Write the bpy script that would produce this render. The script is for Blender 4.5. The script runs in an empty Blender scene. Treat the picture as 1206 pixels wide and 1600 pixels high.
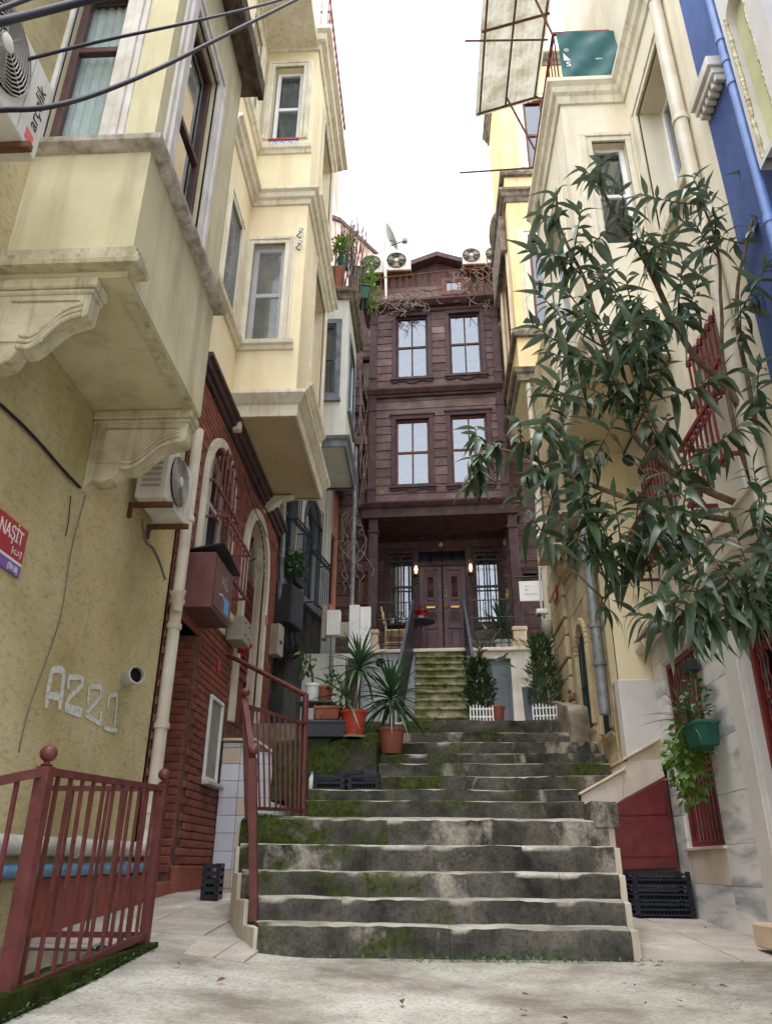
import bpy, bmesh, math, random
from mathutils import Vector, Matrix, noise as mnoise
R = math.radians
random.seed(7)
SC = bpy.context.scene
COL = SC.collection

# ------------------------------------------------------------------ camera
CAM_POS = Vector((0, 0, 0.55)); CAM_F = 1203.0; PITCH = 24.7; YAW = 3.1; ROLL = 0.4
_p, _y, _r = R(PITCH), R(YAW), R(ROLL)
_fw = Vector((-math.sin(_y) * math.cos(_p), math.cos(_y) * math.cos(_p), math.sin(_p)))
_rt0 = Vector((math.cos(_y), math.sin(_y), 0)); _up0 = _rt0.cross(_fw)
_rt = _rt0 * math.cos(_r) + _up0 * math.sin(_r); _up = _up0 * math.cos(_r) - _rt0 * math.sin(_r)
cd = bpy.data.cameras.new('camera'); cam = bpy.data.objects.new('camera', cd); COL.objects.link(cam)
cd.sensor_fit = 'VERTICAL'; cd.sensor_height = 36; cd.sensor_width = 36
cd.lens = CAM_F / 1600 * 36; cd.clip_start = 0.05; cd.clip_end = 2000
cam.matrix_world = Matrix(((_rt.x, _up.x, -_fw.x, CAM_POS.x), (_rt.y, _up.y, -_fw.y, CAM_POS.y),
                           (_rt.z, _up.z, -_fw.z, CAM_POS.z), (0, 0, 0, 1)))
SC.camera = cam
def P(px, py, X=None, Y=None, Z=None):
    """point of the place seen at a photo pixel, on a given wall, depth or floor plane"""
    d = _fw + _rt * ((px - 603) / CAM_F) - _up * ((py - 800) / CAM_F)
    if X is not None: t = (X - CAM_POS.x) / d.x
    elif Y is not None: t = (Y - CAM_POS.y) / d.y
    else: t = (Z - CAM_POS.z) / d.z
    return CAM_POS + d * t

# ------------------------------------------------------------------ sky, sun, exposure (bright overcast)
SUN_EL, SUN_AZ = R(76), R(200)
w = bpy.data.worlds.new('World'); SC.world = w; w.use_nodes = True
nt = w.node_tree; nt.nodes.clear()
sky = nt.nodes.new('ShaderNodeTexSky'); sky.sky_type = 'NISHITA'; sky.sun_disc = False
sky.sun_elevation = SUN_EL; sky.sun_rotation = SUN_AZ; sky.air_density = 1.0; sky.dust_density = 1.5; sky.ozone_density = 1.0
hs = nt.nodes.new('ShaderNodeHueSaturation'); hs.inputs['Saturation'].default_value = 0.24
bg = nt.nodes.new('ShaderNodeBackground'); bg.inputs['Strength'].default_value = 0.15
ow = nt.nodes.new('ShaderNodeOutputWorld')
nt.links.new(sky.outputs[0], hs.inputs['Color']); nt.links.new(hs.outputs[0], bg.inputs['Color']); nt.links.new(bg.outputs[0], ow.inputs[0])
sd = bpy.data.lights.new('sun', 'SUN'); sd.energy = 0.6; sd.angle = R(45); sd.color = (1.0, 0.985, 0.965)
so = bpy.data.objects.new('sun', sd); COL.objects.link(so)
# sun_rotation runs clockwise from +Y in the sky texture
_sdir = Vector((math.sin(SUN_AZ) * math.cos(SUN_EL), math.cos(SUN_AZ) * math.cos(SUN_EL), math.sin(SUN_EL)))
so.rotation_euler = (-_sdir).to_track_quat('-Z', 'Y').to_euler()
so.location = (0, -5, 30)
SC.view_settings.view_transform = 'Standard'; SC.view_settings.look = 'None'
SC.view_settings.exposure = 2.08; SC.view_settings.gamma = 1.0
SC.render.engine = 'CYCLES'
SC.cycles.max_bounces = 8; SC.cycles.diffuse_bounces = 4; SC.cycles.glossy_bounces = 3
SC.cycles.transmission_bounces = 4; SC.cycles.transparent_max_bounces = 8
SC.cycles.use_denoising = True; SC.cycles.caustics_reflective = False; SC.cycles.caustics_refractive = False

# ------------------------------------------------------------------ helpers: meshes
class MB:
    def __init__(s): s.v = []; s.f = []
    def add(s, vs, fs):
        n = len(s.v); s.v += [Vector(p) for p in vs]; s.f += [tuple(i + n for i in f) for f in fs]; return s
    def box(s, x0, x1, y0, y1, z0, z1):
        return s.hexa([(x0, y0, z0), (x1, y0, z0), (x1, y1, z0), (x0, y1, z0), (x0, y0, z1), (x1, y0, z1), (x1, y1, z1), (x0, y1, z1)])
    def hexa(s, p): return s.add(p, [(0, 3, 2, 1), (4, 5, 6, 7), (0, 1, 5, 4), (1, 2, 6, 5), (2, 3, 7, 6), (3, 0, 4, 7)])
    def tube(s, pts, r, n=8, caps=True):
        pts = [Vector(p) for p in pts]; rs = r if isinstance(r, (list, tuple)) else [r] * len(pts)
        base = len(s.v); prev = None
        for i, p in enumerate(pts):
            t = (pts[min(i + 1, len(pts) - 1)] - pts[max(i - 1, 0)])
            t = t.normalized() if t.length > 1e-9 else Vector((0, 0, 1))
            if prev is None:
                a = t.orthogonal().normalized()
                up = Vector((0, 0, 1)) if abs(t.z) < .9 else Vector((0, 1, 0))
                a = (up - t * up.dot(t)).normalized()
            else: a = (prev - t * prev.dot(t)).normalized()
            prev = a; b = t.cross(a)
            for k in range(n):
                q = 2 * math.pi * (k + .5) / n
                s.v.append(p + (a * math.cos(q) + b * math.sin(q)) * rs[i])
        for i in range(len(pts) - 1):
            for k in range(n):
                k2 = (k + 1) % n
                s.f.append((base + i * n + k, base + i * n + k2, base + (i + 1) * n + k2, base + (i + 1) * n + k))
        if caps:
            s.f.append(tuple(base + k for k in range(n))[::-1]); m = base + (len(pts) - 1) * n
            s.f.append(tuple(m + k for k in range(n)))
        return s
    def lathe(s, prof, c=(0, 0, 0), ax=(0, 0, 1), n=16):
        c = Vector(c); ax = Vector(ax).normalized(); a = ax.orthogonal().normalized(); b = ax.cross(a); base = len(s.v)
        for r, h in prof:
            for k in range(n):
                q = 2 * math.pi * k / n; s.v.append(c + ax * h + (a * math.cos(q) + b * math.sin(q)) * r)
        for i in range(len(prof) - 1):
            for k in range(n):
                k2 = (k + 1) % n; s.f.append((base + i * n + k, base + i * n + k2, base + (i + 1) * n + k2, base + (i + 1) * n + k))
        if prof[0][0] > 1e-4: s.f.append(tuple(base + k for k in range(n))[::-1])
        if prof[-1][0] > 1e-4: s.f.append(tuple(base + (len(prof) - 1) * n + k for k in range(n)))
        return s
    def prism(s, poly, off):
        """closed polygon (3-D points) pushed along the vector off"""
        off = Vector(off); n = len(poly); base = len(s.v)
        s.v += [Vector(p) for p in poly] + [Vector(p) + off for p in poly]
        s.f.append(tuple(base + i for i in range(n))[::-1]); s.f.append(tuple(base + n + i for i in range(n)))
        for i in range(n):
            j = (i + 1) % n; s.f.append((base + i, base + j, base + n + j, base + n + i))
        return s
    def ball(s, c, r, n=10, m=7, sx=1, sy=1, sz=1):
        c = Vector(c); base = len(s.v)
        for i in range(m + 1):
            th = math.pi * i / m
            for k in range(n):
                ph = 2 * math.pi * k / n
                s.v.append(c + Vector((r * sx * math.sin(th) * math.cos(ph), r * sy * math.sin(th) * math.sin(ph), r * sz * math.cos(th))))
        for i in range(m):
            for k in range(n):
                k2 = (k + 1) % n; s.f.append((base + i * n + k, base + (i + 1) * n + k, base + (i + 1) * n + k2, base + i * n + k2))
        return s

class Fr:
    """facade frame: u along the wall, v = height, n outward"""
    def __init__(s, o, u, n): s.o = Vector((o[0], o[1], 0)); s.u = Vector((u[0], u[1], 0)).normalized(); s.n = Vector((n[0], n[1], 0)).normalized()
    def __call__(s, u, v, n=0): return s.o + s.u * u + s.n * n + Vector((0, 0, v))
    def box(s, mb, u0, u1, v0, v1, n0, n1):
        if u0 > u1: u0, u1 = u1, u0
        return mb.hexa([s(u0, v0, n1), s(u1, v0, n1), s(u1, v0, n0), s(u0, v0, n0), s(u0, v1, n1), s(u1, v1, n1), s(u1, v1, n0), s(u0, v1, n0)])
    def uv(s, px, py, n=0):
        d = _fw + _rt * ((px - 603) / CAM_F) - _up * ((py - 800) / CAM_F)
        o = s.o + s.n * n; t = (o - CAM_POS).dot(s.n) / d.dot(s.n)
        q = CAM_POS + d * t; return (q - s.o).dot(s.u), q.z
    def rect(s, x0, y0, x1, y1, n=0):
        a = s.uv(x0, y0, n); b = s.uv(x1, y0, n); c = s.uv(x0, y1, n); d = s.uv(x1, y1, n)
        return ((a[0] + c[0]) / 2, (b[0] + d[0]) / 2, (c[1] + d[1]) / 2, (a[1] + b[1]) / 2)
    def ring(s, mb, u0, u1, v0, v1, w, n0, n1, bottom=True, wb=None):
        """frame of width w outside the rectangle"""
        wb = w if wb is None else wb
        s.box(mb, u0 - w, u0, v0, v1, n0, n1); s.box(mb, u1, u1 + w, v0, v1, n0, n1)
        s.box(mb, u0 - w, u1 + w, v1, v1 + w, n0, n1)
        if bottom: s.box(mb, u0 - w, u1 + w, v0 - wb, v0, n0, n1)
    def arc(s, u0, u1, vs, vt, n=0, k=14):
        """points of an arch from (u0,vs) over the top vt to (u1,vs)"""
        c = (u0 + u1) / 2; a = (u1 - u0) / 2
        return [s(c - a * math.cos(math.pi * i / k), vs + (vt - vs) * math.sin(math.pi * i / k), n) for i in range(k + 1)]
FX = lambda x, sgn: Fr((x, 0), (0, 1), (sgn, 0))          # wall along the alley at X = x
FY = lambda y: Fr((0, y), (1, 0), (0, -1))                # wall across the alley at Y = y, facing the viewer

def wall(mb, F, u0, u1, v0, v1, holes=(), depth=.2, n=0.0, back=True):
    """wall sheet with openings and their reveals"""
    us = sorted(set([u0, u1] + [min(max(h[k], u0), u1) for h in holes for k in (0, 1)]))
    vs = sorted(set([v0, v1] + [min(max(h[k], v0), v1) for h in holes for k in (2, 3)]))
    for i in range(len(us) - 1):
        for j in range(len(vs) - 1):
            cu, cv = (us[i] + us[i + 1]) / 2, (vs[j] + vs[j + 1]) / 2
            if any(h[0] < cu < h[1] and h[2] < cv < h[3] for h in holes): continue
            mb.add([F(us[i], vs[j], n), F(us[i + 1], vs[j], n), F(us[i + 1], vs[j + 1], n), F(us[i], vs[j + 1], n)], [(0, 1, 2, 3)])
    for a, b, c, d in holes:
        q = [(a, c), (b, c), (b, d), (a, d)]
        for k in range(4):
            p0, p1 = q[k], q[(k + 1) % 4]
            mb.add([F(*p0, n), F(*p1, n), F(*p1, n - depth), F(*p0, n - depth)], [(0, 1, 2, 3)])
    return mb

def arch_fill(mb, F, u0, u1, vs, vt, n=0, depth=.2, k=14):
    """the two corners between an arch and the square hole it sits in"""
    c = (u0 + u1) / 2
    A = F.arc(u0, u1, vs, vt, n, k); B = F.arc(u0, u1, vs, vt, n - depth, k)
    for i in range(k):
        e = F(u0, vt, n) if i < k // 2 else F(u1, vt, n)
        mb.add([A[i], A[i + 1], e], [(0, 1, 2)])
        mb.add([A[i], A[i + 1], B[i + 1], B[i]], [(0, 1, 2, 3)])

def sweep(mb, path, prof, closed=False):
    """moulding: profile [(out, up)] along a plan polyline [(x,y,z)], outward = to the right of travel"""
    pts = [Vector(p) for p in path]; n = len(pts); m = len(prof); base = len(mb.v)
    for i, p in enumerate(pts):
        d0 = (pts[i] - pts[i - 1]) if i > 0 or closed else (pts[1] - pts[0])
        d1 = (pts[(i + 1) % n] - pts[i]) if i < n - 1 or closed else (pts[i] - pts[i - 1])
        d0 = Vector((d0.x, d0.y, 0)).normalized(); d1 = Vector((d1.x, d1.y, 0)).normalized()
        n0 = Vector((d0.y, -d0.x, 0)); n1 = Vector((d1.y, -d1.x, 0)); mm = (n0 + n1).normalized(); mm = mm / max(.3, mm.dot(n0))
        for o, h in prof: mb.v.append(p + mm * o + Vector((0, 0, h)))
    for i in range(n if closed else n - 1):
        for j in range(m - 1):
            a = base + i * m + j; b = base + ((i + 1) % n) * m + j
            mb.f.append((a, b, b + 1, a + 1))
    if not closed:
        mb.f.append(tuple(base + j for j in range(m))); mb.f.append(tuple(base + (n - 1) * m + j for j in range(m))[::-1])
    return mb

# ------------------------------------------------------------------ helpers: objects
WL = {}
def top_loc(o):
    while o.parent: o = o.parent
    return WL.get(o.name, Vector((0, 0, 0)))
def tag(o, label=None, cat=None, group=None, kind=None):
    if label: o['label'] = label
    if cat: o['category'] = cat
    if group: o['group'] = group
    if kind: o['kind'] = kind
    return o
def thing(name, label, cat, loc, group=None):
    o = bpy.data.objects.new(name, None); COL.objects.link(o); o.empty_display_size = .1
    o.location = loc; WL[o.name] = Vector(loc); return tag(o, label, cat, group)
def finish(me, smooth):
    me.update()
    if smooth: me.shade_smooth()
    elif smooth is None: me.shade_smooth()
def obj(name, mb, mat, parent=None, smooth=False, bevel=0, label=None, cat=None, group=None, kind=None, loc=None, seg=1):
    me = bpy.data.meshes.new(name)
    if parent is not None: off = top_loc(parent)
    elif loc is not None: off = Vector(loc)
    elif kind == 'structure': off = Vector((0, 0, 0))
    else:
        xs = [p.x for p in mb.v]; ys = [p.y for p in mb.v]; zs = [p.z for p in mb.v]
        off = Vector(((min(xs) + max(xs)) / 2, (min(ys) + max(ys)) / 2, min(zs)))
    me.from_pydata([p - off for p in mb.v], [], mb.f); me.validate(); me.update()
    bm = bmesh.new(); bm.from_mesh(me); bmesh.ops.recalc_face_normals(bm, faces=bm.faces); bm.to_mesh(me); bm.free()
    if smooth:
        me.shade_smooth()
        if smooth != 'all':
            try: me.set_sharp_from_angle(angle=R(smooth if isinstance(smooth, (int, float)) and smooth > 1 else 40))
            except Exception: pass
    me.materials.append(mat)
    o = bpy.data.objects.new(name, me); COL.objects.link(o)
    if parent is not None: o.parent = parent
    else: o.location = off; WL[o.name] = off
    if bevel:
        b = o.modifiers.new('edge', 'BEVEL'); b.width = bevel; b.segments = seg; b.limit_method = 'ANGLE'; b.angle_limit = R(40)
    return tag(o, label, cat, group, kind)
def inst(name, me, loc, parent, rot=None, scale=None):
    o = bpy.data.objects.new(name, me); COL.objects.link(o); o.parent = parent
    o.location = Vector(loc) - top_loc(parent)
    if rot is not None: o.rotation_euler = rot
    if scale is not None: o.scale = scale
    return o
def mesh_of(mb, mat, name, smooth=False):
    me = bpy.data.meshes.new(name); me.from_pydata(mb.v, [], mb.f); me.update()
    bm = bmesh.new(); bm.from_mesh(me); bmesh.ops.recalc_face_normals(bm, faces=bm.faces); bm.to_mesh(me); bm.free()
    if smooth: me.shade_smooth()
    me.materials.append(mat); return me
def chamfer_box(name, mat, b=.05, sx=1, sy=1, sz=1):
    bm = bmesh.new(); bmesh.ops.create_cube(bm, size=1)
    for v in bm.verts: v.co = Vector((v.co.x * sx, v.co.y * sy, v.co.z * sz))
    bmesh.ops.bevel(bm, geom=list(bm.edges), offset=b, segments=1, affect='EDGES')
    me = bpy.data.meshes.new(name); bm.to_mesh(me); bm.free(); me.materials.append(mat); return me
def copy_tree(o, loc, rotz=None, label=None, parent=None):
    c = o.copy(); COL.objects.link(c); c.parent = parent
    if parent is None:
        c.location = loc; WL[c.name] = Vector(loc)
        if rotz is not None: c.rotation_euler = (0, 0, rotz)
        if label: c['label'] = label
    for ch in list(o.children): copy_tree(ch, None, parent=c)
    return c
def text_mb(body, size, F, u, v, n, depth=.004, align='LEFT', rot=0, shear=0, italic=0, sx=1):
    """lettering as flat raised mesh on a facade frame"""
    cu = bpy.data.curves.new('lettering', 'FONT'); cu.body = body; cu.size = size; cu.align_x = align; cu.extrude = depth / 2; cu.shear = shear
    cu.resolution_u = 3
    o = bpy.data.objects.new('lettering', cu); COL.objects.link(o)
    me = bpy.data.meshes.new_from_object(o); mb = MB(); c, s_ = math.cos(rot), math.sin(rot)
    mb.v = [F(u + (p.co.x * c * sx - p.co.y * s_), v + (p.co.x * s_ * sx + p.co.y * c), n + p.co.z + depth / 2) for p in me.vertices]
    mb.f = [tuple(q.vertices) for q in me.polygons]
    bpy.data.objects.remove(o); bpy.data.curves.remove(cu); bpy.data.meshes.remove(me); return mb

# ------------------------------------------------------------------ helpers: materials
def S(r, g, b, k=1.0):
    f = lambda c: ((c / 255 + .055) / 1.055) ** 2.4 if c > 10 else c / 255 / 12.92
    return (f(r) * k, f(g) * k, f(b) * k, 1)
class NT:
    def __init__(s, name):
        s.m = bpy.data.materials.new(name); s.m.use_nodes = True; s.t = s.m.node_tree; s.t.nodes.clear()
        s.out = s.n('ShaderNodeOutputMaterial'); s.co = s.n('ShaderNodeTexCoord').outputs['Object']
    def n(s, t, **k):
        q = s.t.nodes.new(t)
        for a, b in k.items(): setattr(q, a, b)
        return q
    def l(s, a, b): s.t.links.new(a, b)
    def mapping(s, sc=(1, 1, 1), rot=(0, 0, 0), loc=(0, 0, 0)):
        q = s.n('ShaderNodeMapping'); q.inputs['Scale'].default_value = sc; q.inputs['Rotation'].default_value = rot; q.inputs['Location'].default_value = loc
        s.l(s.co, q.inputs[0]); return q.outputs[0]
    def noise(s, sc, det=6, rough=.6, co=None, dist=0):
        q = s.n('ShaderNodeTexNoise'); q.inputs['Scale'].default_value = sc; q.inputs['Detail'].default_value = det
        q.inputs['Roughness'].default_value = rough; q.inputs['Distortion'].default_value = dist
        s.l(co or s.co, q.inputs['Vector']); return q.outputs[0]
    def ramp(s, v, lo, hi, a=0, b=1):
        q = s.n('ShaderNodeMapRange'); q.inputs['From Min'].default_value = lo; q.inputs['From Max'].default_value = hi
        q.inputs['To Min'].default_value = a; q.inputs['To Max'].default_value = b; s.l(v, q.inputs[0]); return q.outputs[0]
    def math(s, op, a, b=None):
        q = s.n('ShaderNodeMath', operation=op)
        for i, x in enumerate((a, b)):
            if x is None: continue
            if isinstance(x, (int, float)): q.inputs[i].default_value = x
            else: s.l(x, q.inputs[i])
        return q.outputs[0]
    def mix(s, fac, a, b, mode='MIX'):
        q = s.n('ShaderNodeMix', data_type='RGBA', blend_type=mode)
        for sock, x in ((q.inputs[0], fac), (q.inputs[6], a), (q.inputs[7], b)):
            if isinstance(x, (int, float, tuple)): sock.default_value = x
            else: s.l(x, sock)
        return q.outputs[2]
    def bump(s, h, strength=.3, dist=.02, prev=None):
        q = s.n('ShaderNodeBump'); q.inputs['Strength'].default_value = strength; q.inputs['Distance'].default_value = dist
        s.l(h, q.inputs['Height'])
        if prev is not None: s.l(prev, q.inputs['Normal'])
        return q.outputs[0]
    def done(s, col, rough=.8, bump=None, metal=0, spec=.3, emit=None, es=0, alpha=None, sss=0, transl=0):
        b = s.n('ShaderNodeBsdfPrincipled')
        if isinstance(col, tuple): b.inputs['Base Color'].default_value = col
        else: s.l(col, b.inputs['Base Color'])
        if isinstance(rough, (int, float)): b.inputs['Roughness'].default_value = rough
        else: s.l(rough, b.inputs['Roughness'])
        b.inputs['Metallic'].default_value = metal; b.inputs['Specular IOR Level'].default_value = spec
        if bump is not None: s.l(bump, b.inputs['Normal'])
        if emit: b.inputs['Emission Color'].default_value = emit; b.inputs['Emission Strength'].default_value = es
        o = b.outputs[0]
        if transl:
            t = s.n('ShaderNodeBsdfTranslucent')
            if isinstance(col, tuple): t.inputs[0].default_value = col
            else: s.l(col, t.inputs[0])
            mx = s.n('ShaderNodeMixShader'); mx.inputs[0].default_value = transl; s.l(o, mx.inputs[1]); s.l(t.outputs[0], mx.inputs[2]); o = mx.outputs[0]
        s.l(o, s.out.inputs[0]); return s.m
def mat(name, c1, c2=None, sc=2.5, lo=.35, hi=.65, rough=.8, bump=0, bsc=40, bdist=.01, metal=0, streak=None, dirt=None, rnd=0, spec=.3, fine=.0, transl=0):
    """painted / plain surface: two tones of noise, optional vertical streaks, patches of dirt, per-piece tone"""
    t = NT(name); c2 = c2 or tuple(x * .8 for x in c1[:3]) + (1,)
    col = t.mix(t.ramp(t.noise(sc), lo, hi), c1, c2)
    if fine: col = t.mix(t.ramp(t.noise(sc * 18, 4), .42, .62, 0, fine), col, tuple(x * .45 for x in c2[:3]) + (1,))
    if streak:
        sn = t.noise(1.0, 5, .65, t.mapping((streak[2], streak[2], .35)))
        col = t.mix(t.ramp(sn, .5, .75, 0, streak[1]), col, streak[0])
    if dirt:
        dn = t.noise(dirt[1], 8, .7, None, .4); col = t.mix(t.ramp(dn, dirt[2], dirt[3], 0, dirt[4] if len(dirt) > 4 else 1), col, dirt[0])
    if rnd:
        oi = t.n('ShaderNodeObjectInfo'); h = t.n('ShaderNodeHueSaturation')
        t.l(t.ramp(oi.outputs['Random'], 0, 1, 1 - rnd, 1 + rnd), h.inputs['Value']); t.l(col, h.inputs['Color']); col = h.outputs[0]
    b = t.bump(t.noise(bsc, 5, .6), bump, bdist) if bump else None
    return t.done(col, rough, b, metal, spec, transl=transl)
def glass_mat(name, tint=(.75, .8, .82, 1), refl=.12):
    t = NT(name); tr = t.n('ShaderNodeBsdfTransparent'); tr.inputs[0].default_value = tint
    gl = t.n('ShaderNodeBsdfGlossy'); gl.inputs['Roughness'].default_value = .03; gl.inputs[0].default_value = (.9, .95, 1, 1)
    fr = t.n('ShaderNodeFresnel'); fr.inputs[0].default_value = 1.5
    bn = t.bump(t.noise(1.3, 2), .04, .02); t.l(bn, gl.inputs['Normal'])
    g = t.n('ShaderNodeNewGeometry'); f = t.math('MULTIPLY', t.math('ADD', fr.outputs[0], refl), t.math('SUBTRACT', 1.0, g.outputs['Backfacing'])); mx = t.n('ShaderNodeMixShader'); t.l(f, mx.inputs[0]); t.l(tr.outputs[0], mx.inputs[1]); t.l(gl.outputs[0], mx.inputs[2])
    t.l(mx.outputs[0], t.out.inputs[0]); return t.m

# ------------------------------------------------------------------ materials
M = {}
# rough trowelled stucco with slanting strokes
t = NT('rough_olive_stucco')
st = t.noise(46, 5, .66, t.mapping((1, .35, .8), (R(38), 0, 0)))
big = t.noise(.9, 6, .6)
col = t.mix(t.ramp(big, .38, .66), S(204, 190, 148), S(174, 159, 114))
col = t.mix(t.ramp(st, .50, .68, 0, .42), col, S(120, 106, 76))
col = t.mix(t.ramp(t.noise(1.0, 6, .7, t.mapping((2.2, 2.2, .5))), .55, .8, 0, .45), col, S(138, 124, 92))
M['stucco'] = t.done(col, .95, t.bump(st, .55, .012), spec=.15)
M['olive'] = mat('olive_bay_paint', S(214, 206, 172), S(198, 189, 152), 1.6, rough=.85, bump=.15, bsc=60, streak=(S(130, 116, 84), .5, 4), dirt=(S(150, 136, 100), 3, .6, .8, .5), spec=.2)
M['olive_trim'] = mat('olive_moulding', S(208, 200, 172), S(176, 166, 136), 5, rough=.9, bump=.25, bsc=50, streak=(S(92, 82, 58), .6, 14), dirt=(S(176, 140, 112), 5, .66, .74, .6), spec=.15)
M['sill_stone'] = mat('weathered_sill_stone', S(205, 198, 188), S(150, 140, 126), 8, rough=.9, bump=.4, bsc=60, streak=(S(96, 88, 76), .6, 18), spec=.15)
M['white_trim'] = mat('off_white_moulding_paint', S(222, 218, 212), S(196, 188, 176), 4, rough=.75, bump=.12, bsc=50, streak=(S(160, 148, 128), .5, 12), spec=.25)
M['brown_wood'] = mat('dark_brown_window_wood', S(92, 62, 54), S(66, 42, 38), 6, rough=.55, bump=.2, bsc=45, dirt=(S(120, 88, 72), 9, .62, .74, .5), spec=.35)
M['eave_wood'] = mat('weathered_grey_eave_wood', S(112, 100, 88), S(66, 56, 48), 7, rough=.9, bump=.4, bsc=50, spec=.1)
M['yellow'] = mat('warm_yellow_house_paint', S(232, 220, 186), S(224, 208, 170), 1.2, rough=.85, bump=.08, bsc=60, streak=(S(184, 162, 120), .35, 3), spec=.2)
M['cream_trim'] = mat('cream_moulding_paint', S(226, 219, 200), S(206, 197, 174), 3, rough=.85, bump=.12, bsc=60, streak=(S(140, 126, 96), .55, 14), spec=.2)
M['soffit'] = mat('tan_soffit_paint', S(208, 192, 158), S(194, 176, 140), 1.4, rough=.9, spec=.15)
M['cream'] = mat('pale_cream_house_paint', S(230, 222, 202), S(216, 206, 182), 1.4, rough=.85, bump=.1, bsc=60, streak=(S(166, 148, 114), .35, 3.5), dirt=(S(196, 178, 140), 2.5, .62, .8, .5), spec=.2)
M['orange'] = mat('apricot_house_paint', S(238, 212, 164), S(228, 196, 142), 1.4, rough=.85, bump=.1, bsc=60, streak=(S(170, 140, 96), .5, 7), spec=.2)
M['grey_stone'] = mat('dirty_grey_stone_trim', S(150, 140, 126), S(92, 84, 74), 6, rough=.95, bump=.35, bsc=45, streak=(S(50, 45, 40), .6, 16), spec=.1)
M['pale_grey'] = mat('pale_grey_house_paint', S(214, 214, 206), S(196, 196, 186), 1.6, rough=.85, bump=.1, bsc=60, streak=(S(160, 158, 146), .45, 7), spec=.2)
M['blue_grey'] = mat('slate_grey_trim_paint', S(128, 134, 142), S(98, 102, 108), 4, rough=.8, bump=.15, bsc=50, spec=.2)
M['steel_blue'] = mat('steel_blue_window_paint', S(88, 112, 132), S(66, 86, 104), 5, rough=.6, spec=.3)
M['dark_wall'] = mat('blackened_grey_wall', S(96, 96, 92), S(56, 56, 54), 1.8, rough=.95, bump=.25, bsc=30, streak=(S(38, 38, 36), .6, 5), dirt=(S(130, 128, 120), 2.2, .6, .75, .5), spec=.15)
M['salmon'] = mat('salmon_house_paint', S(228, 164, 138), S(208, 138, 112), 2, rough=.9, bump=.15, bsc=40, streak=(S(130, 92, 76), .5, 8), spec=.15)
M['pink_far'] = mat('pale_pink_house_paint', S(232, 196, 184), S(220, 178, 166), 2, rough=.9, spec=.15)
# blue rough render
t = NT('cobalt_rough_render'); q = t.noise(70, 4, .6)
M['cobalt'] = t.done(t.mix(t.ramp(t.noise(1.5), .35, .65), S(84, 106, 160), S(66, 86, 138)), .85, t.bump(q, .9, .012), spec=.3)
M['blue_pipe'] = mat('blue_pipe_paint', S(112, 138, 196), S(90, 116, 172), 4, rough=.45, spec=.4)
M['green_plaster'] = mat('pale_green_plaster', S(206, 206, 166), S(190, 190, 150), 2, rough=.95, bump=.15, bsc=30, spec=.1)
M['raw_plaster'] = mat('broken_plaster_edge', S(214, 206, 178), S(160, 150, 124), 14, rough=.95, bump=.6, bsc=40, spec=.1)
M['brick'] = mat('red_painted_brick', S(156, 94, 78), S(122, 70, 58), 5, rough=.8, bump=.3, bsc=60, rnd=.22, dirt=(S(168, 104, 84), 8, .62, .72, .45), spec=.2)
M['mortar'] = mat('dark_mortar', S(136, 100, 88), S(100, 70, 62), 9, rough=.95, bump=.3, bsc=60, spec=.1)
M['plinth_red'] = mat('faded_red_plinth_paint', S(160, 98, 84), S(134, 70, 58), 2.2, rough=.85, bump=.15, bsc=40, dirt=(S(176, 160, 146), 4, .62, .74, .6), spec=.2)
M['door_red'] = mat('crimson_door_paint', S(116, 40, 40), S(90, 28, 30), 4, rough=.45, spec=.4)
M['rail_red'] = mat('dusty_red_rail_paint', S(108, 54, 50), S(84, 40, 37), 9, .3, .6, rough=.5, bump=.2, bsc=80, dirt=(S(64, 36, 30), 26, .57, .66, .85), spec=.4)
M['grille_red'] = mat('oxide_red_iron_paint', S(124, 48, 48), S(94, 34, 36), 8, rough=.5, spec=.35)
M['grille_brown'] = mat('brownish_red_iron_paint', S(132, 76, 72), S(96, 52, 50), 8, rough=.6, spec=.3)
M['iron_black'] = mat('black_iron', S(44, 46, 50), S(30, 31, 34), 8, rough=.5, spec=.4)
M['iron_green'] = mat('dark_green_iron', S(46, 66, 62), S(32, 46, 44), 8, rough=.6, spec=.3)
M['iron_blue'] = mat('blue_black_iron', S(48, 58, 74), S(34, 42, 54), 8, rough=.55, spec=.35)
M['rust'] = mat('rusty_steel', S(120, 84, 62), S(84, 58, 46), 12, rough=.9, bump=.3, bsc=60, spec=.2)
M['ac_white'] = mat('aged_white_appliance_plastic', S(226, 224, 216), S(206, 202, 192), 3, rough=.5, streak=(S(170, 160, 140), .35, 10), spec=.35)
M['ac_grille'] = mat('grey_fan_grille', S(176, 172, 164), S(150, 146, 138), 5, rough=.5, spec=.3)
M['dark'] = mat('recess_shade_black', S(30, 29, 30), S(22, 21, 22), 4, rough=.9, spec=.1)  # near-black colour stands in for shade inside openings and behind panes
M['interior'] = mat('room_shade_grey', S(92, 88, 82), S(70, 66, 60), 1, rough=.95, spec=.05)  # dark tone puts the shade of unlit rooms into the colour
M['pvc_cream'] = mat('cream_plastic_pipe', S(214, 206, 188), S(194, 184, 164), 4, rough=.5, streak=(S(150, 136, 112), .5, 14), spec=.35)
M['pvc_white'] = mat('dirty_white_pipe', S(206, 204, 196), S(170, 166, 156), 5, rough=.55, spec=.3)
M['pvc_blue'] = mat('scuffed_blue_pipe', S(116, 158, 188), S(88, 128, 160), 9, rough=.5, dirt=(S(60, 66, 70), 14, .6, .7, .8), spec=.35)
M['zinc'] = mat('galvanised_drainpipe', S(146, 150, 152), S(112, 116, 118), 9, rough=.5, metal=.35, dirt=(S(206, 206, 202), 16, .6, .68, .8), spec=.4)
M['white_paint'] = mat('white_paint', S(238, 238, 234), S(224, 224, 218), 4, rough=.5, spec=.35)
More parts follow.
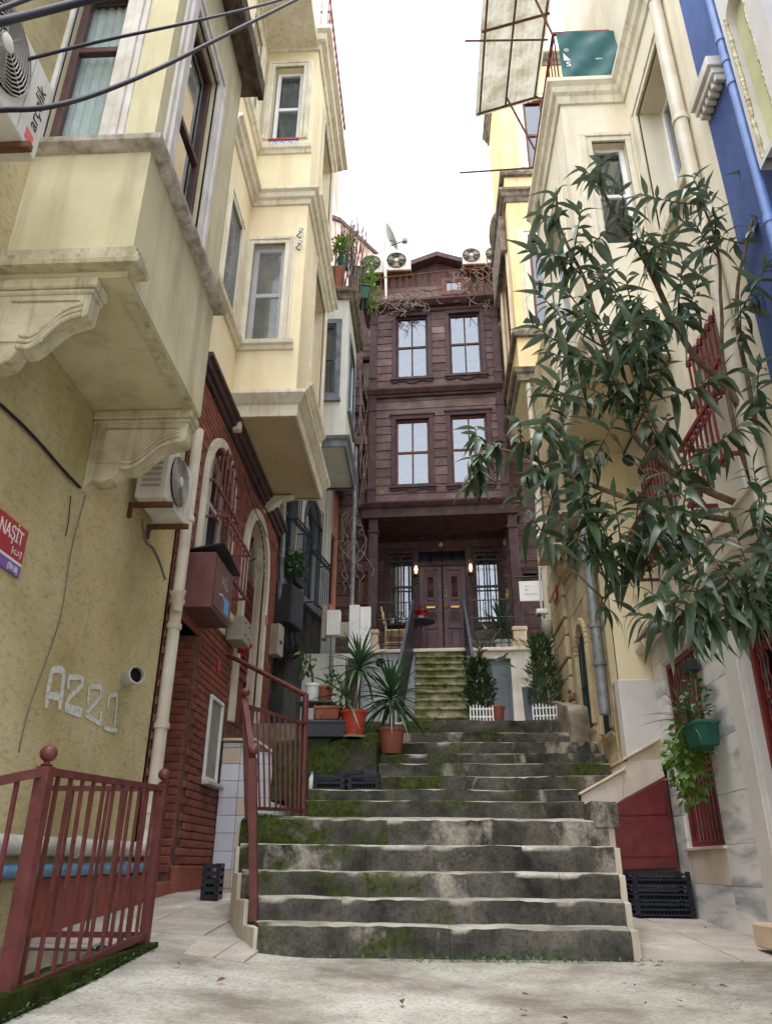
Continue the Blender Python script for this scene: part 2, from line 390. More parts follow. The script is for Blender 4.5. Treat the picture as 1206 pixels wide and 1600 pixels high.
M['upvc'] = mat('white_plastic_window_frame', S(236, 236, 236), S(222, 222, 222), 3, rough=.4, spec=.4)
M['chalk'] = mat('white_spray_paint', S(214, 216, 214), S(190, 188, 176), 30, .45, .6, rough=.9, spec=.1)
M['ink'] = mat('black_lettering', S(40, 42, 46), S(36, 38, 42), 4, rough=.6)
M['sign_red'] = mat('enamel_sign_red', S(178, 32, 44), S(164, 26, 38), 3, rough=.35, spec=.5)
M['sign_purple'] = mat('enamel_sign_purple', S(120, 84, 160), S(112, 78, 150), 3, rough=.35, spec=.5)
M['sign_yellow'] = mat('yellow_sign', S(226, 200, 40), S(214, 188, 36), 3, rough=.4)
M['logo_red'] = mat('logo_red', S(226, 110, 110), S(220, 100, 100), 3, rough=.5)
M['logo_blue'] = mat('logo_blue', S(96, 156, 206), S(90, 150, 200), 3, rough=.5)
M['cable'] = mat('black_cable_rubber', S(34, 34, 42), S(28, 28, 34), 4, rough=.6, spec=.3)
M['cable_grey'] = mat('grey_cable', S(120, 112, 104), S(96, 90, 84), 4, rough=.7, spec=.2)
M['box_brown'] = mat('brown_meter_box_paint', S(116, 76, 72), S(96, 60, 58), 4, rough=.55, dirt=(S(160, 140, 130), 12, .66, .72, .6), spec=.35)
M['box_grey'] = mat('grey_beige_meter_box', S(168, 160, 144), S(148, 140, 124), 4, rough=.6, spec=.3)
M['box_black'] = mat('charcoal_cabinet_paint', S(62, 62, 66), S(48, 48, 52), 3, rough=.6, spec=.3)
M['tile_white'] = mat('white_ceramic_wall_tile', S(222, 224, 230), S(204, 206, 214), 2, rough=.3, rnd=.06, spec=.45)
M['tile_beige'] = mat('beige_wall_tile', S(212, 196, 176), S(196, 178, 156), 3, rough=.4, rnd=.06, spec=.4)
M['marble_cream'] = mat('cream_marble', S(226, 214, 200), S(206, 192, 176), 3, rough=.35, dirt=(S(170, 140, 116), 6, .62, .76, .5), spec=.45)
M['travertine'] = mat('beige_travertine', S(212, 192, 166), S(190, 168, 142), 4, rough=.5, bump=.1, bsc=50, spec=.35)
# veined grey marble
t = NT('veined_grey_marble'); oi = t.n('ShaderNodeObjectInfo')
ad = t.n('ShaderNodeVectorMath', operation='ADD'); t.l(t.mapping((1, .5, 2.6), (R(-32), 0, 0)), ad.inputs[0])
cb = t.n('ShaderNodeCombineXYZ'); t.l(t.math('MULTIPLY', oi.outputs['Random'], 9), cb.inputs[1]); t.l(cb.outputs[0], ad.inputs[1])
v1 = t.noise(1.9, 6, .55, ad.outputs[0], .7)
col = t.mix(t.ramp(v1, .36, .52), S(158, 160, 166), S(228, 227, 224)); col = t.mix(t.ramp(t.noise(3.4, 7, .6, ad.outputs[0], 1), .58, .70, 0, .6), col, S(134, 136, 142))
M['marble'] = t.done(col, .28, spec=.45)
M['lilac_wall'] = mat('pale_lilac_painted_plinth', S(214, 210, 206), S(198, 194, 190), 2, rough=.7, spec=.25)
M['limestone'] = mat('weathered_ochre_limestone', S(200, 184, 152), S(168, 150, 118), 3.5, rough=.95, bump=.35, bsc=35, streak=(S(120, 98, 68), .5, 6), dirt=(S(150, 136, 112), 4, .6, .72, .6), rnd=.07, spec=.12)
M['glass'] = glass_mat('window_glass')
M['glass_clear'] = glass_mat('clear_window_glass', (.95, .97, .97, 1), .06)
M['glass_bright'] = glass_mat('sky_facing_window_glass', (.6, .66, .7, 1), .16)
M['curtain'] = mat('sheer_white_curtain', S(186, 194, 200), S(140, 150, 158), 5, rough=.95, spec=.1, transl=.25)
M['curtain_teal'] = mat('pale_teal_curtain', S(226, 238, 236), S(196, 212, 212), 5, rough=.95, spec=.1, transl=.2)
M['curtain_yellow'] = mat('yellow_patterned_curtain', S(196, 184, 72), S(120, 124, 96), 9, rough=.95, spec=.1, transl=.2)
M['blind'] = mat('dusty_grey_blind', S(166, 162, 152), S(140, 136, 128), 3, rough=.8, spec=.2)
M['mesh_steel'] = mat('grey_wire_mesh', S(170, 170, 170), S(140, 140, 140), 3, rough=.5, spec=.4)
# old dark house boards: grain along the facade
t = NT('old_dark_house_board'); oi = t.n('ShaderNodeObjectInfo')
gr = t.noise(6, 8, .68, t.mapping((.5, .5, 9)), .6); bigw = t.noise(1.3, 5, .6)
col = t.mix(t.ramp(gr, .36, .68), S(112, 87, 84), S(64, 47, 47)); col = t.mix(t.ramp(bigw, .5, .72, 0, .7), col, S(140, 124, 120))
sep = t.n('ShaderNodeSeparateXYZ'); t.l(t.co, sep.inputs[0])
col = t.mix(t.ramp(t.noise(3.2, 8, .72), .60, .72, 0, .6), col, S(172, 136, 108))
h = t.n('ShaderNodeHueSaturation'); t.l(t.ramp(oi.outputs['Random'], 0, 1, .7, 1.3), h.inputs['Value']); t.l(col, h.inputs['Color'])
M['board'] = t.done(h.outputs[0], .68, t.bump(gr, .35, .008), spec=.3)
M['dark_trim'] = mat('dark_maroon_timber', S(86, 58, 57), S(56, 37, 38), 5, rough=.6, bump=.25, bsc=40, dirt=(S(112, 80, 72), 8, .64, .76, .5), spec=.3)
M['post_wood'] = mat('maroon_post_paint', S(88, 62, 64), S(62, 42, 45), 5, rough=.6, bump=.15, bsc=40, spec=.3)
M['door_wood'] = mat('polished_brown_door', S(96, 56, 54), S(62, 34, 36), 5, rough=.42, bump=.15, bsc=40, spec=.45)
M['sash_wood'] = mat('reddish_sash_wood', S(120, 72, 60), S(90, 52, 46), 6, rough=.6, spec=.3)
M['brass'] = mat('brass_fitting', S(190, 150, 80), S(150, 112, 56), 8, rough=.35, metal=.9)
M['steel_panel'] = mat('dark_slate_steel_panel', S(58, 64, 72), S(44, 50, 58), 3, rough=.45, spec=.4)
M['steel_door'] = mat('grey_steel_door_paint', S(112, 120, 128), S(94, 102, 110), 2, rough=.55, spec=.35)
M['platform'] = mat('off_white_platform_paint', S(216, 210, 200), S(188, 180, 166), 2, rough=.85, bump=.12, bsc=40, streak=(S(150, 138, 116), .5, 8), spec=.2)
M['platform_grey'] = mat('pale_blue_grey_platform_paint', S(186, 190, 194), S(166, 168, 170), 2, rough=.85, streak=(S(140, 140, 130), .5, 8), spec=.2)
M['pale_wood'] = mat('pale_chair_wood', S(214, 194, 152), S(190, 166, 122), 6, rough=.6, spec=.3)
M['terracotta'] = mat('terracotta_plastic', S(150, 88, 66), S(126, 70, 50), 4, rough=.6, spec=.3, dirt=(S(190, 150, 130), 9, .66, .76, .4))
M['orange_pot'] = mat('orange_red_plastic_pot', S(172, 66, 42), S(150, 54, 32), 4, rough=.4, spec=.4)
M['planter_dark'] = mat('dark_blue_grey_planter', S(62, 66, 76), S(48, 52, 60), 4, rough=.6, spec=.3)
M['planter_green'] = mat('dark_green_planter', S(26, 92, 76), S(18, 70, 58), 4, rough=.45, spec=.4)
M['white_pot'] = mat('white_plastic_pot', S(226, 226, 222), S(200, 200, 194), 5, rough=.5, spec=.35)
M['soil'] = mat('potting_soil', S(62, 48, 36), S(40, 30, 22), 20, rough=1, bump=.6, bsc=60, spec=.05)
M['crate'] = mat('navy_plastic_crate', S(30, 34, 48), S(22, 25, 36), 4, rough=.55, spec=.35)
M['flower_red'] = mat('red_petals', S(206, 34, 40), S(170, 20, 30), 12, rough=.7)
M['banner'] = mat('teal_green_tarpaulin', S(46, 98, 100), S(36, 82, 86), 2, rough=.6, bump=.1, bsc=10, spec=.3)
M['netting'] = mat('teal_green_netting', S(22, 104, 92), S(14, 74, 66), 30, rough=.8, spec=.2)
def leaf_mat(name, a, b, back=None, rough=.42, tr=.18):
    t = NT(name); oi = t.n('ShaderNodeObjectInfo')
    g = t.n('ShaderNodeNewGeometry')
    v = t.math('ADD', t.math('MULTIPLY', t.noise(4, 3), .7), t.math('MULTIPLY', oi.outputs['Random'], .3))
    col = t.mix(t.ramp(v, .3, .75), a, b)
    if back: col = t.mix(g.outputs['Backfacing'], col, back)
    return t.done(col, rough, spec=.55, transl=tr)
M['leaf'] = leaf_mat('dark_glossy_leaf', S(56, 76, 44), S(30, 46, 32), S(98, 116, 94), .34)
M['leaf_fresh'] = leaf_mat('fresh_green_leaf', S(112, 146, 62), S(70, 108, 40), None, .5, .3)
M['leaf_yucca'] = leaf_mat('yucca_leaf', S(66, 98, 56), S(36, 62, 40), None, .4)
M['leaf_conifer'] = leaf_mat('conifer_green', S(66, 100, 50), S(36, 62, 34), None, .7)
M['leaf_bush'] = leaf_mat('bush_green', S(78, 110, 56), S(44, 74, 36), None, .5)
M['bark'] = mat('grey_brown_bark', S(126, 108, 88), S(84, 70, 56), 14, rough=.95, bump=.5, bsc=50, spec=.1)
M['vine_dry'] = mat('dry_grey_vine', S(168, 152, 142), S(122, 106, 98), 9, rough=.95, spec=.1)
# stair stone: dark algae on the risers, pale worn nosings and treads, flaked pale patches, moss
def step_mat(name, moss, dark=1.0, light=1.0):
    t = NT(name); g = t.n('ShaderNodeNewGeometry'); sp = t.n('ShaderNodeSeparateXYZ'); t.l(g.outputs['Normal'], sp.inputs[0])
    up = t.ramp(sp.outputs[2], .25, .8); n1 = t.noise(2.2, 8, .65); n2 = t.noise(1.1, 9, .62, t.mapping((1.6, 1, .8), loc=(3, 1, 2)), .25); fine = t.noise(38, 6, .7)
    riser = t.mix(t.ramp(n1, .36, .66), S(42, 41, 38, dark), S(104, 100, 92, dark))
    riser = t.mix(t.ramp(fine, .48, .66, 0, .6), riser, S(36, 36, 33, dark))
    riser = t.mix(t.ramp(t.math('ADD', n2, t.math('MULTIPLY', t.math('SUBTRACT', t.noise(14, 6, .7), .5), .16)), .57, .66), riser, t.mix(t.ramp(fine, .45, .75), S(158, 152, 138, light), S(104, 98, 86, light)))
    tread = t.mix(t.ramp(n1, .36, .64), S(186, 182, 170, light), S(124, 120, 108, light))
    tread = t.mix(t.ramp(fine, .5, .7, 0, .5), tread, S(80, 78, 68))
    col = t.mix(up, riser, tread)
    ms = t.mix(t.ramp(t.noise(26, 4, .6), .35, .65), S(74, 82, 38), S(42, 50, 24))
    wx = t.n('ShaderNodeSeparateXYZ'); t.l(g.outputs['Position'], wx.inputs[0])
    # moss thickens to the damp left side
    left = t.ramp(wx.outputs[0], -1.6, 1.6, .13, -.03)
    mf = t.math('ADD', t.noise(1.7, 8, .66, t.mapping((1, 1, 1), loc=(7, 4, 1))), left)
    col = t.mix(t.ramp(mf, .66 - moss, .76 - moss), col, ms)
    return t.done(col, .95, t.bump(t.math('ADD', fine, t.math('MULTIPLY', n2, 2.0)), .6, .012), spec=.12)
M['step'] = step_mat('algae_stained_stair_stone', .035)
M['step_mossy'] = step_mat('mossy_stair_stone', .135, .95)
M['step_green'] = step_mat('moss_covered_stone', .13, .9, .9)
M['clad'] = mat('stained_beige_cladding', S(206, 196, 180), S(182, 170, 152), 2.5, rough=.6, streak=(S(120, 108, 90), .6, 7), dirt=(S(96, 90, 76), 3, .64, .78, .6), spec=.3)
# concrete ground
t = NT('worn_alley_concrete'); n1 = t.noise(1.3, 9, .66); n2 = t.noise(.55, 7, .6, t.mapping((1, 1.6, 1)), .6); f = t.noise(45, 6, .7)
col = t.mix(t.ramp(n1, .38, .62), S(180, 176, 166), S(122, 117, 104)); col = t.mix(t.ramp(n2, .52, .70, 0, .75), col, S(206, 205, 198))
col = t.mix(t.ramp(f, .48, .66, 0, .6), col, S(98, 92, 80)); col = t.mix(t.ramp(t.noise(2.6, 8, .7, t.mapping((1, 1, 1), loc=(5, 2, 0))), .64, .76, 0, .55), col, S(112, 110, 84))
vo = t.n('ShaderNodeTexVoronoi', feature='DISTANCE_TO_EDGE'); vo.inputs['Scale'].default_value = .5
dv = t.n('ShaderNodeVectorMath', operation='ADD'); nz = t.n('ShaderNodeTexNoise'); nz.inputs['Scale'].default_value = 2.2; nz.inputs['Detail'].default_value = 8; t.l(t.co, nz.inputs['Vector'])
sv = t.n('ShaderNodeVectorMath', operation='SCALE'); t.l(nz.outputs[1], sv.inputs[0]); sv.inputs['Scale'].default_value = .6; t.l(t.co, dv.inputs[0]); t.l(sv.outputs[0], dv.inputs[1]); t.l(dv.outputs[0], vo.inputs['Vector'])
col = t.mix(t.ramp(vo.outputs['Distance'], .0, .005, .35, 0), col, S(96, 90, 78))
M['ground'] = t.done(col, .9, t.bump(t.math('ADD', f, t.math('MULTIPLY', n1, 2)), .45, .01), spec=.2)
M['paver'] = mat('pinkish_stone_paving', S(188, 180, 170), S(160, 150, 140), 2.2, rough=.75, bump=.15, bsc=50, dirt=(S(224, 218, 208), 3, .58, .74, .7), rnd=.06, fine=.25, spec=.25)
M['concrete'] = mat('rough_old_concrete', S(156, 146, 128), S(108, 98, 82), 4, rough=.95, bump=.5, bsc=25, dirt=(S(84, 90, 48), 4, .6, .74, .6), spec=.1)
t = NT('deep_green_moss'); M['moss'] = t.done(t.mix(t.ramp(t.noise(9, 6, .7), .35, .65), S(58, 64, 28), S(30, 36, 16)), 1, t.bump(t.noise(60, 5), 1, .02), spec=.05)
t = NT('clear_bulb_glow'); M['bulb'] = t.done((1, .8, .5, 1), .4, emit=(1, .75, .42, 1), es=1.6)
for nm, c in (('blue', (12, 26, 54)), ('red', (44, 12, 14)), ('navy', (10, 13, 40)), ('green', (10, 32, 22))): M['stain_' + nm] = mat('stained_glass_' + nm, S(*c), S(*c), 3, rough=.15, spec=.5)

# ------------------------------------------------------------------ ground
def sst(a, b, x): x = min(1, max(0, (x - a) / (b - a))); return x * x * (3 - 2 * x)
def gz(x, y):
    yy = min(max(y, -2), 8.8)
    l = .09 + .06 * (yy - 5.3); c = .0 + .045 * (yy - 5.6)
    k = sst(-.7, -1.9, x) if x < 0 else 0
    return c + (l - c) * k
def _gridlines():
    xs = [-400, -60, -12, -4, -2.62] + [-2.62 + .1 * i for i in range(1, 8)] + [-1.83] + [-1.7 + .15 * i for i in range(0, 32)] + [3.4, 5, 12, 60, 400]
    ys = [-400, -60, -10, -4, -1, .5] + [1 + .2 * i for i in range(0, 20)] + [5.0, 5.22] + [5.4 + .2 * i for i in range(0, 19)] + [9.5, 12, 20, 60, 400]
    return sorted(set(xs)), sorted(set(ys))
xs, ys = _gridlines(); mb = MB(); idx = {}
for i, x in enumerate(xs):
    for j, y in enumerate(ys):
        z = gz(x, y) + (mnoise.noise((x * 1.3, y * 1.3, 0)) * .012 if abs(x) < 4 and 0 < y < 9 else 0)
        idx[i, j] = len(mb.v); mb.v.append(Vector((x, y, z)))
for i in range(len(xs) - 1):
    for j in range(len(ys) - 1):
        cx, cy = (xs[i] + xs[i + 1]) / 2, (ys[j] + ys[j + 1]) / 2
        if -2.62 < cx < -1.83 and .5 < cy < 5.22: continue          # basement light well
        mb.f.append((idx[i, j], idx[i + 1, j], idx[i + 1, j + 1], idx[i, j + 1]))
ground = obj('ground', mb, M['ground'], kind='structure', smooth='all')

# paving slabs beside the stairs: each slab a piece
def slab(name, poly, mat_, parent, th=.03, lift=.012):
    mb = MB(); c = Vector((sum(p[0] for p in poly) / len(poly), sum(p[1] for p in poly) / len(poly), 0))
    q = [Vector((p[0] + (c.x - p[0]) * .012, p[1] + (c.y - p[1]) * .012, gz(*p) + lift + random.uniform(-.003, .003))) for p in poly]
    n = len(q); mb.v = q + [p - Vector((0, 0, th + lift)) for p in q]
    mb.f = [tuple(range(n))] + [(i, (i + 1) % n, n + (i + 1) % n, n + i) for i in range(n)]
    return obj(name, mb, mat_, parent, bevel=.003)
pv = thing('paving', None, None, (-1.9, 6.4, .12)); tag(pv, 'pinkish stone slab paving in front of red brick doorway', kind='structure')
ysl = [5.28, 5.95, 6.6, 7.25, 7.95, 8.6]
for j in range(5):
    xa = [-2.9 if j > 2 else -2.6, -2.05, -1.55 if j > 0 else -1.30, -1.12 if j == 0 else -1.55]
    cuts = [(xa[0], xa[1]), (xa[1], xa[2])] + ([(xa[2], xa[3])] if xa[3] > xa[2] else [])
    for a, b in cuts:
        s = random.uniform(-.03, .03)
        slab('paving_slab', [(a, ysl[j] + .004), (b, ysl[j] + .004 + s * .3), (b, ysl[j + 1] - .004 + s * .3), (a, ysl[j + 1] - .004)], M['paver'], pv)
pv2 = thing('paving', None, None, (1.95, 7.2, .08)); tag(pv2, 'pale stone slab paving beside marble wall and navy crates', kind='structure')
ysr = [5.75, 6.45, 7.15, 7.9, 8.75]
for j in range(4):
    for a, b in ((1.34 + .05 * j, 1.98), (1.98, 2.55), (2.55, 3.2)):
        if a > 2.5 and ysr[j] > 6.2: continue
        if a < 2.55 < b: b = 2.52
        slab('paving_slab', [(a, ysr[j] + .004), (b, ysr[j] + .004), (b, ysr[j + 1] - .004), (a, ysr[j + 1] - .004)], M['paver'], pv2)

# ------------------------------------------------------------------ main stairs
def stone(name, x0, x1, y0, y1, z0, z1, mat_, parent, seed=0, amp=.007, rnd=.013, res=.055, z1b=None, ends=False, skew=(0, 0)):
    """worn stone block: gridded front, top and ends, chipped front nosing"""
    z1b = z1 if z1b is None else z1b
    nx = max(2, int((x1 - x0) / res)); ny = max(2, min(14, int((y1 - y0) / res))); nz = max(2, int((z1 - z0) / (res * .8)))
    key = {}; mb = MB()
    def vtx(i, j, k):
        if (i, j, k) in key: return key[i, j, k]
        fx, fy, fz = i / nx, j / ny, k / nz
        y = y0 + (y1 - y0) * fy; zt = z1 + (z1b - z1) * fy
        x = x0 + (x1 - x0) * fx + (skew[0] * (1 - fx) + skew[1] * fx) * fy
        z = z0 + (zt - z0) * fz
        p = Vector((x, y, z)); q = Vector((x * 1.0, y, z)) * 5
        d = Vector((mnoise.noise(q), mnoise.noise(q + Vector((9, 0, 0))), mnoise.noise(q + Vector((0, 9, 0))))) * amp
        d2 = mnoise.noise(q * 4.5) * amp * .45
        wear = rnd * (1 + 1.1 * mnoise.noise(Vector((x * 3.0, y, 1.7))) + .9 * mnoise.noise(Vector((x * 11, y, 4.1))))
        if mnoise.noise(Vector((x * 6, y * 2, 8.8))) > .42: wear *= 1.7
        if k == nz and j == 0: p += Vector((0, wear * .8, -wear * .8))
        elif k == nz and j == 1: p += Vector((0, 0, -wear * .12))
        elif j == 0 and k == nz - 1: p += Vector((0, wear * .12, 0))
        if ends and i in (0, nx) and (k == nz or j == 0): p += Vector((wear * .5 * (1 if i == 0 else -1), wear * .2, -wear * .2))
        if k > 0: p += d + Vector((0, d2 if j == 0 else 0, d2 if k == nz else 0))
        sag = .016 * mnoise.noise(Vector((x * .9, y * .7, 3.3))); p.z += sag * fz
        key[i, j, k] = len(mb.v); mb.v.append(p); return key[i, j, k]
    for i in range(nx):
        for k in range(nz): mb.f.append((vtx(i, 0, k), vtx(i + 1, 0, k), vtx(i + 1, 0, k + 1), vtx(i, 0, k + 1)))
        for j in range(ny): mb.f.append((vtx(i, j, nz), vtx(i + 1, j, nz), vtx(i + 1, j + 1, nz), vtx(i, j + 1, nz)))
    for e in (0, nx):
        for j in range(ny):
            for k in range(nz): mb.f.append((vtx(e, j, k), vtx(e, j + 1, k), vtx(e, j + 1, k + 1), vtx(e, j, k + 1)))
    return obj(name, mb, mat_, parent, smooth=55)

stairs = thing('stone_staircase', 'worn moss-stained stone staircase climbing the middle of the alley', 'staircase', (0.1, 5.7, 0))
#        Y     top   xl     xr
ST = [(5.70, .195, -1.13, 1.29), (6.00, .345, -1.27, 1.33), (6.30, .515, -1.40, 1.38), (6.60, .705, -1.50, 1.43), (6.90, .905, -1.58, 1.47)]
joints = [(.12,), (-.62, .62), (-.45, .28, .95), (-.5, .72), (-.35, .75)]
zprev = -.06
for i, (Y, z, xl, xr) in enumerate(ST):
    yb = ST[i + 1][0] + .12 if i < 4 else 8.05
    xsj = [xl] + list(joints[i]) + [xr]
    for a in range(len(xsj) - 1):
        stone('step_stone', xsj[a] + .0012, xsj[a + 1] - .0012, Y + random.uniform(-.003, .003), yb, zprev, z,
              M['step'] if i < 3 else (M['step_mossy'] if i == 4 and a == 0 else M['step']), stairs, seed=i * 7 + a, z1b=(.985 if i == 4 else None),
              skew=((ST[min(i + 1, 4)][2] - xl if a == 0 else 0), (ST[min(i + 1, 4)][3] - xr if a == len(xsj) - 2 else 0)))
    zprev = z - .05
# side cladding of the lower flight: stepped wall pieces, left one swinging out
for i, (Y, z, xl, xr) in enumerate(ST):
    nY = ST[i + 1][0] if i < 4 else 7.95; nl = ST[i + 1][2] if i < 4 else -1.66; nr = ST[i + 1][3] if i < 4 else 1.50
    mb = MB(); a = Vector((xl, Y + .03, 0)); b = Vector((nl, nY + .03, 0)); d = (b - a).normalized(); n = Vector((d.y, -d.x, 0))
    n = -n if n.x > 0 else n
    mb.hexa([a + n * .035 + Vector((0, 0, -.1)), a - n * .03 + Vector((0, 0, -.1)), b - n * .03 + Vector((0, 0, -.1)), b + n * .035 + Vector((0, 0, -.1)),
             a + n * .035 + Vector((0, 0, z - .02)), a - n * .03 + Vector((0, 0, z - .02)), b - n * .03 + Vector((0, 0, z - .02)), b + n * .035 + Vector((0, 0, z - .02))])
    obj('cladding_panel', mb, M['clad'], stairs, bevel=.004)
    mb = MB(); mb.hexa([(xr - .01, Y + .02, -.1), (xr + .05, Y + .02, -.1), (nr + .05, nY + .02, -.1), (nr - .01, nY + .02, -.1),
                        (xr - .01, Y + .02, z - .015), (xr + .05, Y + .02, z - .015), (nr + .05, nY + .02, z - .015), (nr - .01, nY + .02, z - .015)])
    obj('cladding_panel', mb, M['clad'], stairs, bevel=.004)
# little end pier at the head of the lower flight, right
stone('end_pier', 1.36, 1.55, 6.86, 7.35, .85, 1.06, M['step'], stairs, seed=91, rnd=.05, res=.04)
# upper flights
UP = [(8.00, 1.14, -1.24, 1.50, (-.55, .45, 1.0), 8.5), (8.38, 1.276, -1.24, 1.52, (-.1, .8), 9.05), (8.75, 1.44, -.56, 2.02, (.15, .95), 9.2), (9.10, 1.61, -.56, 2.05, (.3, 1.1), 9.5),
      (9.40, 1.754, -.56, 2.06, (.0, .75, 1.4), 9.9), (9.75, 1.935, -.58, 2.06, (.4, 1.2), 10.5), (10.40, 2.15, -.9, 2.06, (.1, 1.05), 11.1), (11.0, 2.41, -1.0, 2.06, (1.0,), 12.9)]
zprev = .93
for i, (Y, z, xl, xr, js, yb) in enumerate(UP):
    xsj = [xl] + list(js) + [xr]
    for a in range(len(xsj) - 1):
        stone('step_stone', xsj[a] + .0012, xsj[a + 1] - .0012, Y + random.uniform(-.01, .01), yb, zprev, z,
              M['step_mossy'] if (i + a) % 4 else M['step_green'], stairs, seed=40 + i * 5 + a, res=.075, rnd=.014, z1b=z + .01)
    zprev = z - .06
# terrace behind the top step, up to the wooden house
terr = obj('terrace', MB().box(-2.6, 2.3, 11.2, 17.5, 1.5, 2.40), M['concrete'], kind='structure')
# mossy retaining wall beside the upper steps
rw = stone('retaining_wall', -1.75, -.575, 8.98, 12.0, 1.20, 1.86, M['step_green'], None, seed=77, res=.07, rnd=.02, amp=.02)
tag(rw, 'green mossy retaining wall beside the steps carrying potted plants', 'wall')
rw2 = stone('retaining_wall', 1.84, 2.09, 10.3, 11.5, 1.9, 2.45, M['concrete'], None, seed=78, res=.06, rnd=.02, amp=.010, z1b=2.75)
tag(rw2, 'low plastered side wall with sloped top by stone house', 'wall')

# ------------------------------------------------------------------ railings
def sq(name, p0, p1, w, mat_, parent, n=4):
    return obj(name, MB().tube([p0, p1], w / math.sqrt(2) if n == 4 else w / 2, n), mat_, parent, smooth=(n > 4) and 40)
def ball_post(base, top, w, parent, m, ball=True):
    o = sq('post', base, top, w, m, parent); top = Vector(top)
    if ball:
        obj('finial', MB().lathe([(0.018, 0), (.03, .006), (.014, .014), (.012, .022), (.024, .028), (.034, .038), (.04, .055), (.038, .07), (.03, .084), (.016, .094), (.0, .098)], top, n=18), m, o, smooth=75)
    return o
def balusters(parent, t0, t1, b0, b1, k, w, m, skip_ends=True):
    t0, t1, b0, b1 = map(Vector, (t0, t1, b0, b1))
    for i in range(k):
        f = (i + 1) / (k + 1) if skip_ends else i / (k - 1)
        j = Vector((random.uniform(-.008, .008), random.uniform(-.008, .008), 0))
        sq('baluster', b0.lerp(b1, f) + j, t0.lerp(t1, f), w, m, parent)
RR = M['rail_red']
# (a) railing round the basement light well, nearest the viewer
XA = -1.75
r1 = thing('railing', 'dusty red iron railing round basement light well under olive house', 'railing', (XA, 4.5, 0))
b0 = Vector((XA, 3.62, gz(XA, 3.62) + .02)); b1 = Vector((XA, 5.30, gz(XA, 5.3) + .02))
ball_post(b0 - Vector((0, 0, .15)), b0 + Vector((0, .0, .95)), .062, r1, RR); ball_post(b1 - Vector((0, 0, .15)), b1 + Vector((0, 0, .93)), .055, r1, RR)
up = Vector((0, 0, 1))
sq('rail', b0 + up * .93, b1 + up * .90, .034, RR, r1); sq('rail', b0 + up * .05, b1 + up * .05, .034, RR, r1)
balusters(r1, b0 + up * .92, b1 + up * .89, b0 + up * .05, b1 + up * .05, 11, .017, RR)
c0 = b1 + Vector((-.84, 0, 0))
sq('rail', b1 + up * .90, c0 + up * .90, .032, RR, r1); sq('rail', b1 + up * .05, c0 + up * .05, .032, RR, r1)
balusters(r1, b1 + up * .9, c0 + up * .9, b1 + up * .05, c0 + up * .05, 6, .017, RR)
e0 = Vector((-2.14, 2.95, .72))
sq('rail', b0 + up * .93, e0, .04, RR, r1); sq('rail', b0 + up * .05, e0 - up * .9, .034, RR, r1)
balusters(r1, b0 + up * .92, e0, b0 + up * .05, e0 - up * .9, 5, .017, RR)
# light well: floor, walls and mossy kerb
pit = thing('light_well', 'sunken basement light well with rough concrete sides behind red railing', 'light well', (-2.2, 3, -1.3))
obj('wall', MB().box(-1.86, -1.80, .45, 5.24, -1.3, gz(-1.8, 4) - .05), M['concrete'], pit)
obj('wall', MB().box(-2.6, -1.86, 5.20, 5.26, -1.3, gz(-2.2, 5.2) - .012), M['concrete'], pit)
obj('floor', MB().box(-2.6, -1.86, .45, 5.20, -1.36, -1.3), M['concrete'], pit)
kb = stone('kerb', -1.84, -1.68, 1.2, 5.36, -.25, .03, M['moss'], None, seed=5, amp=.015, rnd=.03, res=.08, z1b=.11)
tag(kb, kind='structure')
mb = MB()
for i in range(24):
    f = i / 24; f2 = (i + 1) / 24
    def q(f, k): y = 3.5 + 1.75 * f; return Vector((-1.775 + .012 * math.sin(i * 2.1 + k), y, gz(XA, y) + .03 + k * (.06 + .04 * mnoise.noise((y * 4, k, 0)))))
    mb.add([q(f, 0), q(f2, 0), q(f2, 1), q(f, 1)], [(0, 1, 2, 3)])
    mb.add([q(f, 0) - Vector((.006, 0, 0)), q(f2, 0) - Vector((.006, 0, 0)), q(f2, 1) - Vector((.006, 0, 0)), q(f, 1) - Vector((.006, 0, 0))], [(3, 2, 1, 0)])
obj('netting', mb, M['netting'], None, label='torn teal netting strip tied along foot of red railing', cat='netting')
# (b) railing on the lower stairs and its landing
r2 = thing('railing', 'tall red iron railing climbing stair edge and turning across landing', 'railing', (-1.3, 6.1, .2))
f0 = Vector((-1.22, 5.98, .20)); f1 = P(395, 1185, Y=5.95)
g0 = Vector((-1.52, 6.92, .9)); g1 = P(383, 1092, Y=6.92)
h0 = Vector((-1.22, 7.98, .98)); h1 = P(478, 1085, Y=7.98)
ball_post(f0, f1, .055, r2, RR); ball_post(g0, g1, .05, r2, RR); obj('post', MB().tube([h0, h1], .03, 10), RR, r2, smooth=40)
sq('rail', f1 - up * .0, g1 - up * .03, .045, RR, r2); fb = f0 + up * .14; gb = g0 + up * .06
sq('rail', fb, gb, .03, RR, r2); balusters(r2, f1, g1 - up * .03, fb, gb, 6, .016, RR)
t1 = g1 - up * .06; t2 = P(478, 1131, Y=7.98); u1 = g0 + up * .09; u2 = h0 + up * .06
sq('rail', t1, t2, .032, RR, r2); sq('rail', u1, u2, .03, RR, r2); balusters(r2, t1, t2, u1, u2, 10, .016, RR)
hand0 = P(358, 1024, X=-2.45)
obj('handrail', MB().tube([hand0, hand0.lerp(h1, .03) + up * .0, h1 - up * .01], .028, 10), RR, r2, smooth=40)

